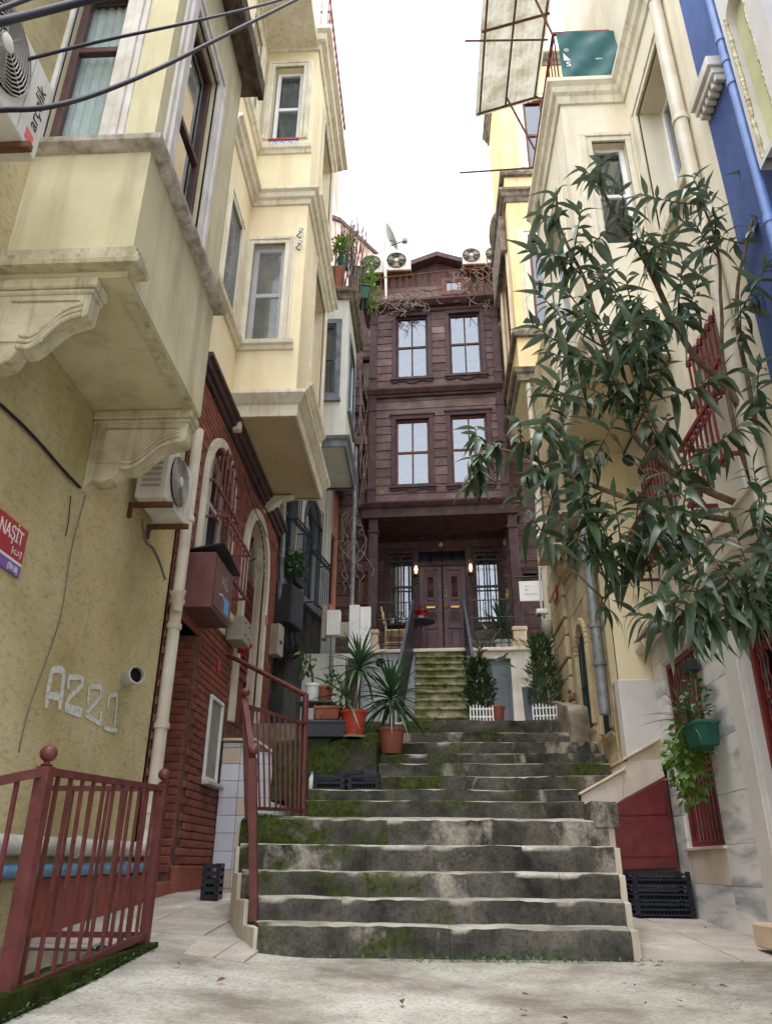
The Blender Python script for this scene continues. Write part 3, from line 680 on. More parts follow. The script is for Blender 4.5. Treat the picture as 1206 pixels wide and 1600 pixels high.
# ------------------------------------------------------------------ building parts used by several houses
def sheet(F, u0, u1, v0, v1, n, amp=.02, waves=6, k=30, pinch=0):
    mb = MB()
    for i in range(k + 1):
        f = i / k
        for j in range(5):
            g = j / 4; c = (u0 + u1) / 2
            uu = u0 + (u1 - u0) * f
            mb.v.append(F(uu, v0 + (v1 - v0) * g, n + amp * math.sin(f * waves * 6.283 + .6 * math.sin(f * 9)) * (.6 + .4 * (1 - g))))
    for i in range(k):
        for j in range(4): a = i * 5 + j; mb.f.append((a, a + 5, a + 6, a + 1))
    return mb
def sash_window(parent, F, u0, u1, v0, v1, n, fm, gm, fw=.05, rails=(), mulls=(), th=.06, curtain=None, cw=5, name='window', sub=True, room=True, halfc=False):
    mb = MB(); F.box(mb, u0, u0 + fw, v0, v1, n - th, n); F.box(mb, u1 - fw, u1, v0, v1, n - th, n)
    F.box(mb, u0 + fw, u1 - fw, v0, v0 + fw, n - th, n); F.box(mb, u0 + fw, u1 - fw, v1 - fw, v1, n - th, n)
    us = [u0 + fw] + [x for m in mulls for x in (m - fw * .35, m + fw * .35)] + [u1 - fw]
    vs = [v0 + fw] + [x for r in rails for x in (r - fw * .5, r + fw * .5)] + [v1 - fw]
    for i in range(1, len(vs) - 1, 2): F.box(mb, u0 + fw, u1 - fw, vs[i], vs[i + 1], n - th * .9, n - .004)
    for i in range(1, len(us) - 1, 2):
        for j in range(0, len(vs), 2): F.box(mb, us[i], us[i + 1], vs[j], vs[j + 1], n - th * .85, n - .008)
    w = obj(name, mb, fm, parent, bevel=.004)
    for i in range(0, len(us), 2):
        for j in range(0, len(vs), 2):
            g = MB(); F.box(g, us[i] - .004, us[i + 1] + .004, vs[j] - .004, vs[j + 1] + .004, n - th * .6, n - th * .6 + .006)
            obj('pane', g, gm, w)
    if curtain is not None:
        if halfc:
            for a, b in ((u0 + fw, u0 + fw + (u1 - u0) * .36), (u1 - fw - (u1 - u0) * .36, u1 - fw)):
                obj('curtain', sheet(F, a, b, v0 + .01, v1 - .02, n - th - .06, .018, cw), curtain, w, smooth='all')
        else: obj('curtain', sheet(F, u0 + .01, u1 - .01, v0 + .01, v1 - .02, n - th - .05, .018, cw), curtain, w, smooth='all')
    if room:
        r = MB(); d = .45
        r.add([F(u0, v0, n - th - d), F(u1, v0, n - th - d), F(u1, v1, n - th - d), F(u0, v1, n - th - d)], [(0, 1, 2, 3)])
        for a, b in (((u0, v0), (u1, v0)), ((u1, v0), (u1, v1)), ((u1, v1), (u0, v1)), ((u0, v1), (u0, v0))):
            r.add([F(*a, n - th), F(*b, n - th), F(*b, n - th - d), F(*a, n - th - d)], [(0, 1, 2, 3)])
        obj('room_recess', r, M['interior'], w)
    return w
def surround(parent, F, u0, u1, v0, v1, m, w=.14, n=0, bottom=False, name='window_surround', lim=None):
    mb = MB(); F.ring(mb, u0, u1, v0, v1, w * .45, n - .02, n + .028, bottom)
    F.ring(mb, u0 - w * .45, u1 + w * .45, v0 + (0 if not bottom else -.0), v1 + w * .45, w * .3, n - .02, n + .045, False)
    F.ring(mb, u0 - w * .75, u1 + w * .75, v0, v1 + w * .75, w * .25, n - .02, n + .02, False)
    return obj(name, mb, m, parent, bevel=.004)
def arch_band(mb, F, u0, u1, v0, vs, vt, w, n0, n1, k=18):
    F.box(mb, u0 - w, u0, v0, vs, n0, n1); F.box(mb, u1, u1 + w, v0, vs, n0, n1)
    a0 = F.arc(u0, u1, vs, vt, n1, k); a1 = F.arc(u0 - w, u1 + w, vs, vt + w, n1, k)
    b0 = F.arc(u0, u1, vs, vt, n0, k); b1 = F.arc(u0 - w, u1 + w, vs, vt + w, n0, k)
    for i in range(k): mb.hexa([b0[i], b0[i + 1], b1[i + 1], b1[i], a0[i], a0[i + 1], a1[i + 1], a1[i]])
def circle(F, u, v, n, r, k=20): return [F(u + r * math.cos(2 * math.pi * i / k), v + r * math.sin(2 * math.pi * i / k), n) for i in range(k + 1)]
def ac_unit(label, F, u0, v0, n0, w=.75, h=.56, d=.28, fu=.36, brk=True, wall_n=None, group='air conditioner outdoor units', grey=False, rings=7):
    t = thing('air_conditioner', label, 'air conditioner', F(u0 + w / 2, v0, n0 + d / 2), group)
    b = MB(); F.box(b, u0, u0 + w, v0, v0 + h, n0, n0 + d); bo = obj('body', b, M['ac_white'], t, bevel=.012, seg=2)
    cu, cv, r = u0 + w * fu, v0 + h * .52, h * .42
    nf = n0 + d
    disc = MB(); c0 = [F(cu + r * math.cos(6.283 * i / 24), cv + r * math.sin(6.283 * i / 24), nf + .003) for i in range(24)]
    disc.prism(c0, F.n * .004); obj('fan_dark_disc', disc, M['dark'], t)  # flat dark disc on the casing stands in for the shaded fan recess
    gr = MB()
    for i in range(rings): gr.tube(circle(F, cu, cv, nf + .02, r * (i + 1.6) / (rings + .6)), .0045, 5, False)
    for i in range(4):
        q = math.pi * i / 4 + .3; a = Vector((math.cos(q), math.sin(q)))
        gr.tube([F(cu - a.x * r, cv - a.y * r, nf + .012), F(cu, cv, nf + .022), F(cu + a.x * r, cv + a.y * r, nf + .012)], .005, 5, False)
    obj('fan_guard', gr, M['ac_grille'], t, smooth='all')
    obj('fan_hub', MB().lathe([(r * .2, 0), (r * .2, .022), (r * .12, .03), (0, .032)], F(cu, cv, nf + .008), F.n, 14), M['ac_white'], t, smooth=40)
    bl = MB()
    for i in range(3):
        q = 6.283 * i / 3 + .5
        bl.add([F(cu + .16 * r * math.cos(q), cv + .16 * r * math.sin(q), nf + .008), F(cu + .9 * r * math.cos(q - .35), cv + .9 * r * math.sin(q - .35), nf + .0085),
                F(cu + .9 * r * math.cos(q + .4), cv + .9 * r * math.sin(q + .4), nf + .012), F(cu + .2 * r * math.cos(q + .6), cv + .2 * r * math.sin(q + .6), nf + .009)], [(0, 1, 2, 3)])
    obj('fan_blade', bl, M['box_grey'], t)
    s = MB()
    for i in range(6):                                        # louvres of the side facing the viewer
        F.box(s, u0 - .006, u0, v0 + .1 + i * .055, v0 + .125 + i * .055, n0 + .05, n0 + d - .05)
    obj('side_louvre', s, M['ac_grille'], t)
    sm = MB(); F.box(sm, u0 + w * .74, u0 + w * .745, v0 + .02, v0 + h - .02, nf, nf + .003); obj('panel_seam', sm, M['ac_grille'], t)
    if brk:
        wn = n0 - .1 if wall_n is None else wall_n
        for uu in (u0 + .1, u0 + w - .14):
            k = MB(); F.box(k, uu, uu + .04, v0 - .045, v0 - .002, wn, n0 + d + .04); F.box(k, uu, uu + .04, v0 - .14, v0 - .045, wn, wn + .03)
            obj('bracket', k, M['rust'], t)
    return t
def pipe(name, label, pts, r, m, collars=(), group=None, n=12, cat='pipe'):
    t = obj(name, MB().tube(pts, r, n), m, None, smooth=40, label=label, cat=cat, group=group)
    for c, ax in collars:
        mb = MB().lathe([(r, -.03), (r * 1.22, -.028), (r * 1.25, .0), (r * 1.22, .028), (r, .03)], c, ax, n); obj('collar', mb, m, t, smooth=40)
    return t
def bend(pts, k=5, r=.15):
    """round the corners of a polyline"""
    pts = [Vector(p) for p in pts]; out = [pts[0]]
    for i in range(1, len(pts) - 1):
        a, b, c = pts[i - 1], pts[i], pts[i + 1]; ra = min(r, (a - b).length * .45, (c - b).length * .45)
        p0 = b + (a - b).normalized() * ra; p1 = b + (c - b).normalized() * ra
        for j in range(k + 1):
            f = j / k; out.append(p0 * (1 - f) ** 2 + b * 2 * f * (1 - f) + p1 * f * f)
    return out + [pts[-1]]
def spline(pts, k=8):
    pts = [Vector(p) for p in pts]; out = []
    for i in range(len(pts) - 1):
        p0, p1, p2, p3 = pts[max(i - 1, 0)], pts[i], pts[i + 1], pts[min(i + 2, len(pts) - 1)]
        for j in range(k):
            f = j / k
            out.append(.5 * ((2 * p1) + (p2 - p0) * f + (2 * p0 - 5 * p1 + 4 * p2 - p3) * f * f + (3 * p1 - p0 - 3 * p2 + p3) * f ** 3))
    return out + [pts[-1]]
def ribbon(mb, F, pts, w, n=.003):
    q = [Vector((p[0], p[1])) for p in pts]
    L = []
    for i in range(len(q)):
        t = (q[min(i + 1, len(q) - 1)] - q[max(i - 1, 0)]).normalized(); nn = Vector((-t.y, t.x)); ww = w * (1 + .22 * mnoise.noise((i * 1.7, q[i].x * 9, q[i].y * 9)))
        L.append((F(*(q[i] + nn * ww / 2), n), F(*(q[i] - nn * ww / 2), n)))
    for i in range(len(L) - 1): mb.add([L[i][0], L[i][1], L[i + 1][1], L[i + 1][0]], [(0, 1, 2, 3)])

# ================================================================== olive stucco house (left, nearest)
XL = -2.6; L = FX(XL, 1)
h1 = thing('stucco_house', 'olive yellow stucco house with bracketed bay window, nearest at alley mouth', 'house', (-3.5, 4, 0))
lw = MB(); wall(lw, L, -3, 7.30, -1.4, 7.85)
lw.box(-2.9, XL, 7.28, 7.30, 0, 7.85)
obj('wall', lw, M['stucco'], h1)
obj('inner_wall', MB().box(-6, -3.2, -3, 7.2, -1.4, 7.8), M['interior'], h1)
pb = MB(); L.box(pb, 5.27, 7.50, 0, .47, -.05, .045); obj('plinth', pb, M['plinth_red'], h1, bevel=.01)
YB0, YB1, XB = 3.60, 5.25, -1.79
ZS = 3.84; ZT = 7.82
N1 = FY(YB0); S1 = FX(XB, 1)
wn = (-2.57, -2.17, 5.02, 6.75); ws = (3.92, 4.60, 4.99, 6.93)
bm_ = MB(); wall(bm_, N1, XL, XB, ZS, ZT, [wn], .14); wall(bm_, S1, YB0, YB1, ZS, ZT, [ws], .14); wall(bm_, Fr((0, YB1), (1, 0), (0, 1)), XL, XB, ZS, ZT)
bay = obj('bay', bm_, M['olive'], h1)
obj('soffit', MB().box(XL + .0, XB - .004, YB0 + .004, YB1 - .004, ZS - .012, ZS + .02), M['olive'], bay)
obj('soffit_border', MB().box(XB - .10, XB - .02, YB0 + .14, YB1 - .02, ZS - .026, ZS - .012), M['olive_trim'], bay)
prof = [(0, 0), (.085, 0), (.095, .03), (.07, .055), (.075, .085), (.045, .11), (.05, .15), (0, .16)]
obj('cornice', sweep(MB(), [(XL, YB0, ZS + .03), (XB, YB0, ZS + .03), (XB, YB0 + .1, ZS + .03)], prof), M['olive_trim'], bay, smooth=30)
obj('sill', sweep(MB(), [(XL, YB0, 4.90), (XB, YB0, 4.90), (XB, YB1, 4.90), (XL, YB1, 4.90)], [(0, 0), (.045, .004), (.085, .03), (.09, .07), (.06, .095), (0, .11)]), M['sill_stone'], bay, smooth=30)
sash_window(h1, N1, wn[0], wn[1], wn[2], wn[3], -.06, M['brown_wood'], M['glass_clear'], .055, rails=(6.08,), curtain=M['curtain_teal'], cw=6)
sash_window(h1, S1, ws[0], ws[1], ws[2], ws[3], -.05, M['brown_wood'], M['glass_bright'], .055, rails=(5.88,), curtain=M['curtain_teal'], cw=7)
surround(h1, N1, wn[0], wn[1], wn[2], wn[3], M['white_trim'], .17); surround(h1, S1, ws[0], ws[1], ws[2], ws[3], M['white_trim'], .19)
obj('eave', MB().box(-2.7, -1.64, YB0 - .12, YB1 + .16, ZT + .003, ZT + .12), M['eave_wood'], h1, bevel=.01)
obj('fascia', MB().box(-1.66, -1.60, YB0 - .14, YB1 + .18, ZT - .03, ZT + .22), M['eave_wood'], h1, bevel=.01)
# scroll brackets under the bay (profile in X-Z)
def scroll(Y, th, sx=1.0, xtip=-1.84):
    w_ = xtip - XL
    outer = [(1.0, 0), (1.0, -.10), (.985, -.28), (.93, -.30), (.86, -.31), (.78, -.33), (.70, -.37), (.62, -.43), (.54, -.49), (.47, -.525), (.40, -.53), (.35, -.52),
             (.33, -.56), (.29, -.60), (.22, -.625), (.14, -.63), (.07, -.62), (.03, -.66), (0, -.70)]
    poly = [Vector((XL, Y, ZS))] + [Vector((XL + a * w_, Y, ZS + b)) for a, b in outer]
    o = obj('bracket', MB().prism(poly, (0, th, 0)), M['olive_trim'], h1, bevel=.006)
    # raised curving mouldings along the under-edge and the panel border
    for off, r in ((.012, .017), (.055, .012), (.095, .012)):
        pts = [Vector((XL + a * w_, Y - .004, ZS + b + off)) for a, b in outer[3:12]]
        obj('bracket_moulding', MB().tube(spline(pts, 4), r, 6), M['olive_trim'], o, smooth='all')
    pan = MB().tube([Vector((XL + .1, Y - .002, ZS - .17)), Vector((xtip - .06, Y - .002, ZS - .17)), Vector((xtip - .06, Y - .002, ZS - .25))], .010, 6)
    pan.tube([Vector((XL + .1, Y - .002, ZS - .17)), Vector((XL + .08, Y - .002, ZS - .47)), Vector((XL + .36, Y - .002, ZS - .47))], .010, 6)
    obj('bracket_moulding', pan, M['olive_trim'], o, smooth='all')
    cap = MB().box(XL, xtip + .03, Y - .035, Y + th + .02, ZS - .09, ZS - .014); cap.box(XL, xtip + .015, Y - .018, Y + th + .01, ZS - .125, ZS - .09)
    obj('bracket_cap', cap, M['olive_trim'], o, bevel=.01)
scroll(YB1 - .12, .16); scroll(YB0 + .02, .13, xtip=-2.0)
# sprayed graffiti on the stucco
gf = MB()
zz = lambda a: [L.uv(x / 4, 780 + y / 4, .004) for x, y in a]
for a, w_ in (([(292, 1305), (300, 1220), (318, 1120), (332, 1072), (360, 1062), (390, 1070), (400, 1095), (394, 1180), (384, 1250), (372, 1312)], .05),
              ([(288, 1212), (330, 1228), (386, 1236)], .05), ([(376, 1250), (374, 1312)], .06),
              ([(428, 1185), (430, 1118), (470, 1112), (515, 1122), (514, 1160), (480, 1195), (440, 1235), (418, 1275), (415, 1310), (455, 1330), (510, 1348)], .042),
              ([(420, 1290), (470, 1300), (515, 1315)], .03),
              ([(552, 1285), (556, 1185), (590, 1172), (628, 1180), (630, 1225), (600, 1270), (555, 1320), (540, 1350), (580, 1372), (622, 1398), (634, 1325)], .04),
              ([(675, 1310), (682, 1240), (705, 1224), (730, 1232), (724, 1320), (712, 1438)], .036), ([(652, 1428), (690, 1440), (730, 1446)], .036)):
    gk_ = globals().get('gk_', .003) + .0007; gf = MB(); ribbon(gf, L, [(p.x, p.y) for p in spline([Vector((q[0], q[1], 0)) for q in zz(a)], 4)], w_, gk_); obj('graffiti_stroke', gf, M['chalk'], h1)

# street name sign
sg = thing('street_sign', 'red and purple enamel street name sign on olive stucco wall', 'sign', L(4.1, 2.2, .01))
b = MB(); L.box(b, 3.62, 4.5, 2.29, 2.52, .008, .022); obj('plate', b, M['sign_red'], sg)
b = MB(); L.box(b, 3.62, 4.5, 2.272, 2.29, .008, .0215); obj('white_band', b, M['white_paint'], sg)
b = MB(); L.box(b, 3.62, 4.5, 2.20, 2.272, .008, .022); obj('district_band', b, M['sign_purple'], sg)
obj('lettering', text_mb('NAŞİT', .13, L, 4.455, 2.395, .0225, .002, 'RIGHT', sx=.72), M['white_paint'], sg)
obj('lettering', text_mb('1<->7', .075, L, 4.475, 2.31, .0225, .002, 'RIGHT', sx=.7), M['white_paint'], sg)
obj('lettering', text_mb('(TN 30)', .055, L, 4.465, 2.216, .0225, .002, 'RIGHT', sx=.7), M['white_paint'], sg)

# wall cables on the stucco
def wall_cable(label, pix, F, n, r=.006, m='cable', mid=None, cat='cable'):
    pts = spline([F(*F.uv(x, y, n), n) for x, y in pix], 5)
    return obj('cable', MB().tube(pts, r, 6), M[m], None, smooth='all', label=label, cat=cat)
wall_cable('thick dark cable slanting over stucco towards the bracket foot', [(-40, 596), (40, 668), (100, 735), (126, 762)], L, .02, .011)
wall_cable('thin wire hanging down stucco wall beside the graffiti', [(134, 775), (112, 860), (96, 960), (70, 1040), (45, 1110), (30, 1176)], L, .008, .004, 'cable_grey')
wall_cable('short thin wire end hanging left on stucco wall', [(111, 775), (108, 810), (103, 838)], L, .008, .004)
# vent stub
vp = L(*L.uv(196, 1061), 0); d = Vector((.75, -.62, 0.05)).normalized()
vs_ = thing('vent_pipe', 'short white vent pipe stub poking out of stucco wall', 'pipe', vp)
obj('pipe_wall', MB().lathe([(.075, -.05), (.075, .19), (.066, .19), (.066, .02), (.0, .02)], vp, d, 18), M['pvc_white'], vs_, smooth=40)
obj('bore_dark_disc', MB().lathe([(.064, .15), (.0, .151)], vp, d, 18), M['dark'], vs_)  # dark disc near the mouth stands in for shade inside the pipe
# air conditioners
F1 = FX(-2.45, 1)
ac1 = ac_unit('large white air conditioner beside near bay window, cut by picture edge', F1, 2.14, 4.08, .04, .82, .58, .29, .42, True, -.15, rings=11)
obj('lettering', text_mb('arçelik', .12, F1, 2.90, 4.23, .3305, .002, rot=math.pi / 2), M['ink'], ac1)
b = MB(); F1.box(b, 2.82, 2.895, 4.12, 4.19, .3305, .333); obj('logo_square', b, M['logo_red'], ac1)
ac2 = ac_unit('white air conditioner on rusty brackets under olive bay by downpipe', L, 5.92, 3.46, .08, .72, .56, .27, .42, True, 0, rings=11)
obj('lettering', text_mb('Baymak', .05, L, 6.42, 3.92, .3505, .002, rot=math.pi / 2 * 0 + 0, sx=.5), M['logo_blue'], ac2)
hp = [L(*L.uv(x, y, nn), nn) for x, y, nn in ((222, 812, .12), (228, 845, .10), (240, 858, .06), (250, 880, .06), (258, 905, .08))]
obj('drain_hose', MB().tube(spline(hp, 5), .013, 8), M['cable_grey'], None, smooth='all', label='kinked grey drain hose from air conditioner into downpipe', cat='hose')
# downpipe and low pipes
dp = pipe('downpipe', 'cream plastic downpipe between olive stucco wall and red brick', [(-2.52, 7.38, .62), (-2.52, 7.38, 5.0)], .062, M['pvc_cream'],
          [((-2.52, 7.38, z), (0, 0, 1)) for z in (1.0, 1.75, 2.72, 2.98, 3.9)])
obj('hopper', MB().lathe([(.05, -.1), (.06, .02), (.085, .1), (.08, .1), (.05, .0)], (-2.47, 7.25, 2.95), (0, -.25, 1), 12), M['pvc_cream'], dp, smooth=40)
pipe('waste_pipe', 'dirty white horizontal waste pipe along foot of stucco wall', bend([(-2.53, 1.0, .62), (-2.53, 7.30, .67), (-2.53, 7.37, .80)], 5, .1), .062, M['pvc_white'], [((-2.53, 5.9, .66), (0, 1, 0)), ((-2.53, 4.4, .65), (0, 1, 0))])
pipe('water_pipe', 'scuffed blue pipe running under the white waste pipe', [(-2.53, 1.0, .47), (-2.53, 7.42, .53)], .045, M['pvc_blue'], [((-2.53, 6.9, .525), (0, 1, 0))])
# overhead cables
def over(label, pix, r, sag=0):
    pts = [P(x, y, Y=yy) for x, y, yy in pix]
    obj('overhead_cable', MB().tube(spline(pts, 10), r, 8), M['cable'], None, smooth='all', label=label, cat='cable', group='black overhead cables')
over('thickest black overhead cable crossing top corner above air conditioner', [(-60, 50, 1.9), (0, 34, 2.0), (90, 12, 2.2), (200, -16, 2.4), (260, -34, 2.5)], .020)
over('short black overhead cable under the thickest one at top corner', [(-60, 36, 1.9), (0, 14, 2.05), (60, -8, 2.2), (120, -30, 2.4)], .012)
over('thin black overhead cable sloping past the brown window transom', [(-60, 118, 2.4), (0, 104, 2.6), (150, 66, 2.8), (300, 34, 3.2), (420, 5, 3.9), (500, -20, 4.5)], .010)
over('lowest black overhead cable sagging from air conditioner to yellow balcony', [(-60, 180, 2.2), (0, 172, 2.3), (70, 168, 2.45), (150, 147, 2.7), (250, 106, 3.0), (350, 56, 3.4), (470, -4, 4.2), (520, -30, 4.6)], .013)

# ================================================================== yellow house with brick ground floor (left, second)
h2 = thing('brick_house', 'yellow house with bay windows above a red brick ground floor', 'house', (-3.4, 10, 0))
Y2a, Y2b = 7.33, 12.62
A1 = (8.10, 9.36, 3.52, 4.80, 5.45)            # arched window: u0 u1 sill spring top
D3 = (10.30, 11.70, 2.26, 4.75, 5.45)           # arched door
RD = (7.50, 8.42, .40, 2.92)                    # red door recess
VW = (9.22, 9.82, 1.44, 2.42)                   # vent window
lw = MB(); holes = [(A1[0], A1[1], A1[2], A1[4]), (D3[0], D3[1], D3[2], D3[4]), RD, VW]
wall(lw, L, Y2a, Y2b, -.2, 6.0, holes, .35); arch_fill(lw, L, A1[0], A1[1], A1[3], A1[4], 0, .3); arch_fill(lw, L, D3[0], D3[1], D3[3], D3[4], 0, .3)
gw = obj('ground_floor_wall', lw, M['mortar'], h2)
obj('inner_wall', MB().box(-6, -3.25, Y2a, Y2b, -.2, 14), M['interior'], h2)
# bricks
def inside_arch(u, v, a, w):
    if not (a[0] - w < u < a[1] + w and v > a[2] - w): return False
    if v < a[3]: return True
    c = (a[0] + a[1]) / 2; ru = (a[1] - a[0]) / 2 + w; rv = a[4] - a[3] + w
    return ((u - c) / ru) ** 2 + ((v - a[3]) / rv) ** 2 < 1
BR = []
def courses(F, u0, u1, v0, v1, bl, bh, ok, n=0.0, gap=.009):
    row = 0; v = v0
    while v + bh <= v1 + 1e-6:
        u = u0 - (bl / 2 if row % 2 else 0)
        while u < u1:
            a, b_ = max(u, u0), min(u + bl, u1)
            if b_ - a > .04 and ok((a + b_) / 2, v + bh / 2) and ok(a + .01, v + bh / 2) and ok(b_ - .01, v + bh / 2): BR.append((F, a + gap / 2, b_ - gap / 2, v + gap / 2, v + bh - gap / 2, n))
            u += bl
        v += bh; row += 1
def okL(u, v):
    if inside_arch(u, v, A1, .13) or inside_arch(u, v, D3, .16): return False
    if RD[0] - .0 < u < RD[1] and v < RD[3] + .12: return False
    if VW[0] - .04 < u < VW[1] + .04 and VW[2] - .06 < v < VW[3] + .04: return False
    if u > 10.1 and v < 2.0: return False
    return True
courses(L, Y2a + .02, Y2b, .55, 5.82, .26, .082, okL)
RV = FY(8.42)
courses(RV, -2.93, -2.615, .47, 2.9, .21, .082, lambda u, v: True)
def seen(bk):
    F, a, b_, c, d_, n = bk; p = F((a + b_) / 2, (c + d_) / 2, n); q = p - CAM_POS
    return (b_ - a) * (d_ - c) * abs(F.n.dot(q.normalized())) / q.length_squared
BR.sort(key=seen, reverse=True)
bme = chamfer_box('brick', M['brick'], .006, .26 - .011, .03, .082 - .011)
bmr = chamfer_box('brick', M['brick'], .006, .21 - .011, .03, .082 - .011)
for F, a, b_, c, d_, n in BR[:300]:
    near = F is RV
    ln = (.21 if near else .26) - .011
    p = F((a + b_) / 2, (c + d_) / 2, n + .001 + random.uniform(-.002, .002))
    inst('brick', bmr if near else bme, p, gw, (random.uniform(-.01, .01), 0, 0 if near else math.pi / 2), ((b_ - a) / ln, 1, 1))
rest = MB()
for F, a, b_, c, d_, n in BR[300:]: F.box(rest, a, b_, c, d_, n, n + .015 + random.uniform(-.002, .002))
obj('brickwork', rest, M['brick'], gw, kind='stuff')
# pink plinth under the bricks, door step
pb = MB(); L.box(pb, 8.42, 10.6, 0, .54, -.02, .05); obj('plinth', pb, M['plinth_red'], h2, bevel=.01)
obj('threshold', MB().box(-2.95, -2.57, 7.5, 8.42, .2, .40), M['plinth_red'], h2, bevel=.01)
# red door in its recess: panels below, small glazed lights with bars above
LD = FX(-2.93, 1)
dr = MB(); LD.box(dr, 7.5, 8.42, .40, 2.92, -.06, 0); rd = obj('door', dr, M['door_red'], h2)
fr = MB(); LD.box(fr, 7.52, 7.62, .42, 2.6, 0, .04); LD.box(fr, 8.28, 8.40, .42, 2.6, 0, .04); LD.box(fr, 7.62, 8.28, 1.3, 1.42, 0, .035); LD.box(fr, 7.62, 8.28, .42, .56, 0, .035); LD.box(fr, 7.52, 8.40, 2.48, 2.62, 0, .045); LD.box(fr, 7.7, 8.2, .64, 1.22, 0, .02)
obj('door_frame', fr, M['door_red'], rd, bevel=.006)
for i in range(3):
    for j in range(6):
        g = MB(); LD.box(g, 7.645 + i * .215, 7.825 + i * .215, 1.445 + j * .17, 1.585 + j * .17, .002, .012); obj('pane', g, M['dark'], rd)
for i in range(2):
    g = MB(); LD.box(g, 7.825 + i * .215, 7.86 + i * .215, 1.42, 2.48, .0, .03); obj('glazing_bar', g, M['door_red'], rd)
for j in range(5):
    g = MB(); LD.box(g, 7.62, 8.28, 1.585 + j * .17, 1.615 + j * .17, .0, .026); obj('glazing_bar', g, M['door_red'], rd)
obj('door_knob', MB().ball(LD(8.3, 1.36, .06), .028), M['brass'], rd, smooth='all')
ln_ = MB(); L.box(ln_, 7.45, 8.47, 2.92, 3.02, -.3, .035); obj('lintel', ln_, M['plinth_red'], h2, bevel=.01)
# vent window with white frame and sill
sash_window(h2, L, VW[0], VW[1], VW[2], VW[3], .03, M['white_paint'], M['blind'], .045, th=.06, room=False)
b = MB(); L.box(b, VW[0] - .06, VW[1] + .08, VW[2] - .05, VW[2] - .005, -.02, .10); obj('sill', b, M['white_trim'], h2, bevel=.006)
# arched window
b = MB(); arch_band(b, L, A1[0], A1[1], A1[2] - .02, A1[3], A1[4], .12, -.02, .05); obj('window_surround', b, M['cream_trim'], h2, bevel=.006)
b = MB(); L.box(b, A1[0] - .18, A1[1] + .18, A1[2] - .12, A1[2] - .025, -.02, .12); L.box(b, A1[0] - .14, A1[1] + .14, A1[2] - .3, A1[2] - .125, -.02, .04); obj('sill', b, M['cream_trim'], h2, bevel=.008)
def arch_window(parent, F, a, n, fm, gm, fw=.06, mulls=(), rails=(), curtain=None, name='window'):
    mb = MB(); arch_band(mb, F, a[0] + fw, a[1] - fw, a[2], a[3], a[4] - fw, fw, n - .06, n)
    for m_ in mulls: F.box(mb, m_ - fw * .4, m_ + fw * .4, a[2], a[4] - .06, n - .055, n - .005)
    for r in rails: F.box(mb, a[0] + fw, a[1] - fw, r - fw * .5, r + fw * .5, n - .05, n - .008)
    F.box(mb, a[0] + fw, a[1] - fw, a[2], a[2] + fw, n - .06, n)
    w_ = obj(name, mb, fm, parent, bevel=.004)
    poly = [F(a[0] + fw, a[2] + fw, n - .04), F(a[1] - fw, a[2] + fw, n - .04)] + F.arc(a[0] + fw, a[1] - fw, a[3], a[4] - fw, n - .04)[::-1]
    obj('pane', MB().prism(poly, F.n * .006), gm, w_)
    if curtain: obj('curtain', sheet(F, a[0] + .05, a[1] - .05, a[2], a[4] - .1, n - .12, .02, 8), curtain, w_, smooth='all')
    r = MB(); F.box(r, a[0] - .02, a[1] + .02, a[2] - .02, a[4] + .02, n - .6, n - .55); obj('room_recess', r, M['interior'], w_)
    return w_
arch_window(h2, L, A1, -.12, M['white_trim'], M['glass_bright'], .06, mulls=(8.73,), rails=(4.75,), curtain=M['curtain'])
# its red-brown basket grille: a thing of its own
def spear(mb, p, r=.016):
    mb.lathe([(r * .6, -.02), (r * 1.5, -.015), (r * 1.5, -.005), (r * .8, 0), (r * 1.5, .006), (r * 1.5, .018), (r * .8, .022), (r * 1.2, .04), (r * .4, .075), (0, .095)], p, (0, 0, 1), 8)
def basket(label, F, u0, u1, v0, v1, vs, vt, k, m, n0=.09, belly=.26, vb=None, r=.011, rails=()):
    t = thing('window_grille', label, 'window grille', F((u0 + u1) / 2, v0, n0), 'iron window grilles')
    vb = vb if vb is not None else v0 + (v1 - v0) * .45
    for i in range(k):
        u = u0 + (u1 - u0) * (i + .5) / k; c = (u0 + u1) / 2; a_ = (u1 - u0) / 2
        top = vs + (vt - vs) * math.sqrt(max(0, 1 - ((u - c) / a_) ** 2)) if vt > vs else vs
        pts = [F(u, v0, belly)] + [F(u, v0 + (vb - v0) * f, belly) for f in (.5,)] + [F(u, vb, belly), F(u, vb + .12, belly * .75 + n0 * .25), F(u, vb + .2, n0), F(u, top, n0)]
        mb = MB().tube(pts, r, 6); spear(mb, F(u, top + .01, n0), r * 1.4)
        obj('bar', mb, m, t, smooth=40)
    for v, n in rails:
        mb = MB(); F.box(mb, u0 - .06, u1 + .06, v - .018, v + .018, n - .014, n + .014)
        F.box(mb, u0 - .06, u0 - .035, v - .015, v + .015, -.02, n - .014); F.box(mb, u1 + .035, u1 + .06, v - .015, v + .015, -.02, n - .014)
        obj('rail', mb, m, t)
    for i in range(k - 1):
        u = u0 + (u1 - u0) * (i + 1) / k
        mb = MB().tube([F(u + .035 * math.cos(q / 10 * 9) * (1 - q / 16), v0 + .05 + .04 * math.sin(q / 10 * 9) * (1 - q / 16), belly + .01) for q in range(11)], r * .7, 5)
        obj('curl', mb, m, t, smooth='all')
        mb = MB().tube([F(u + .035 * math.cos(q / 10 * 9) * (1 - q / 16), vb - .05 + .045 * math.sin(q / 10 * 9) * (1 - q / 16), belly + .01) for q in range(11)], r * .7, 5)
        obj('curl', mb, m, t, smooth='all')
    return t
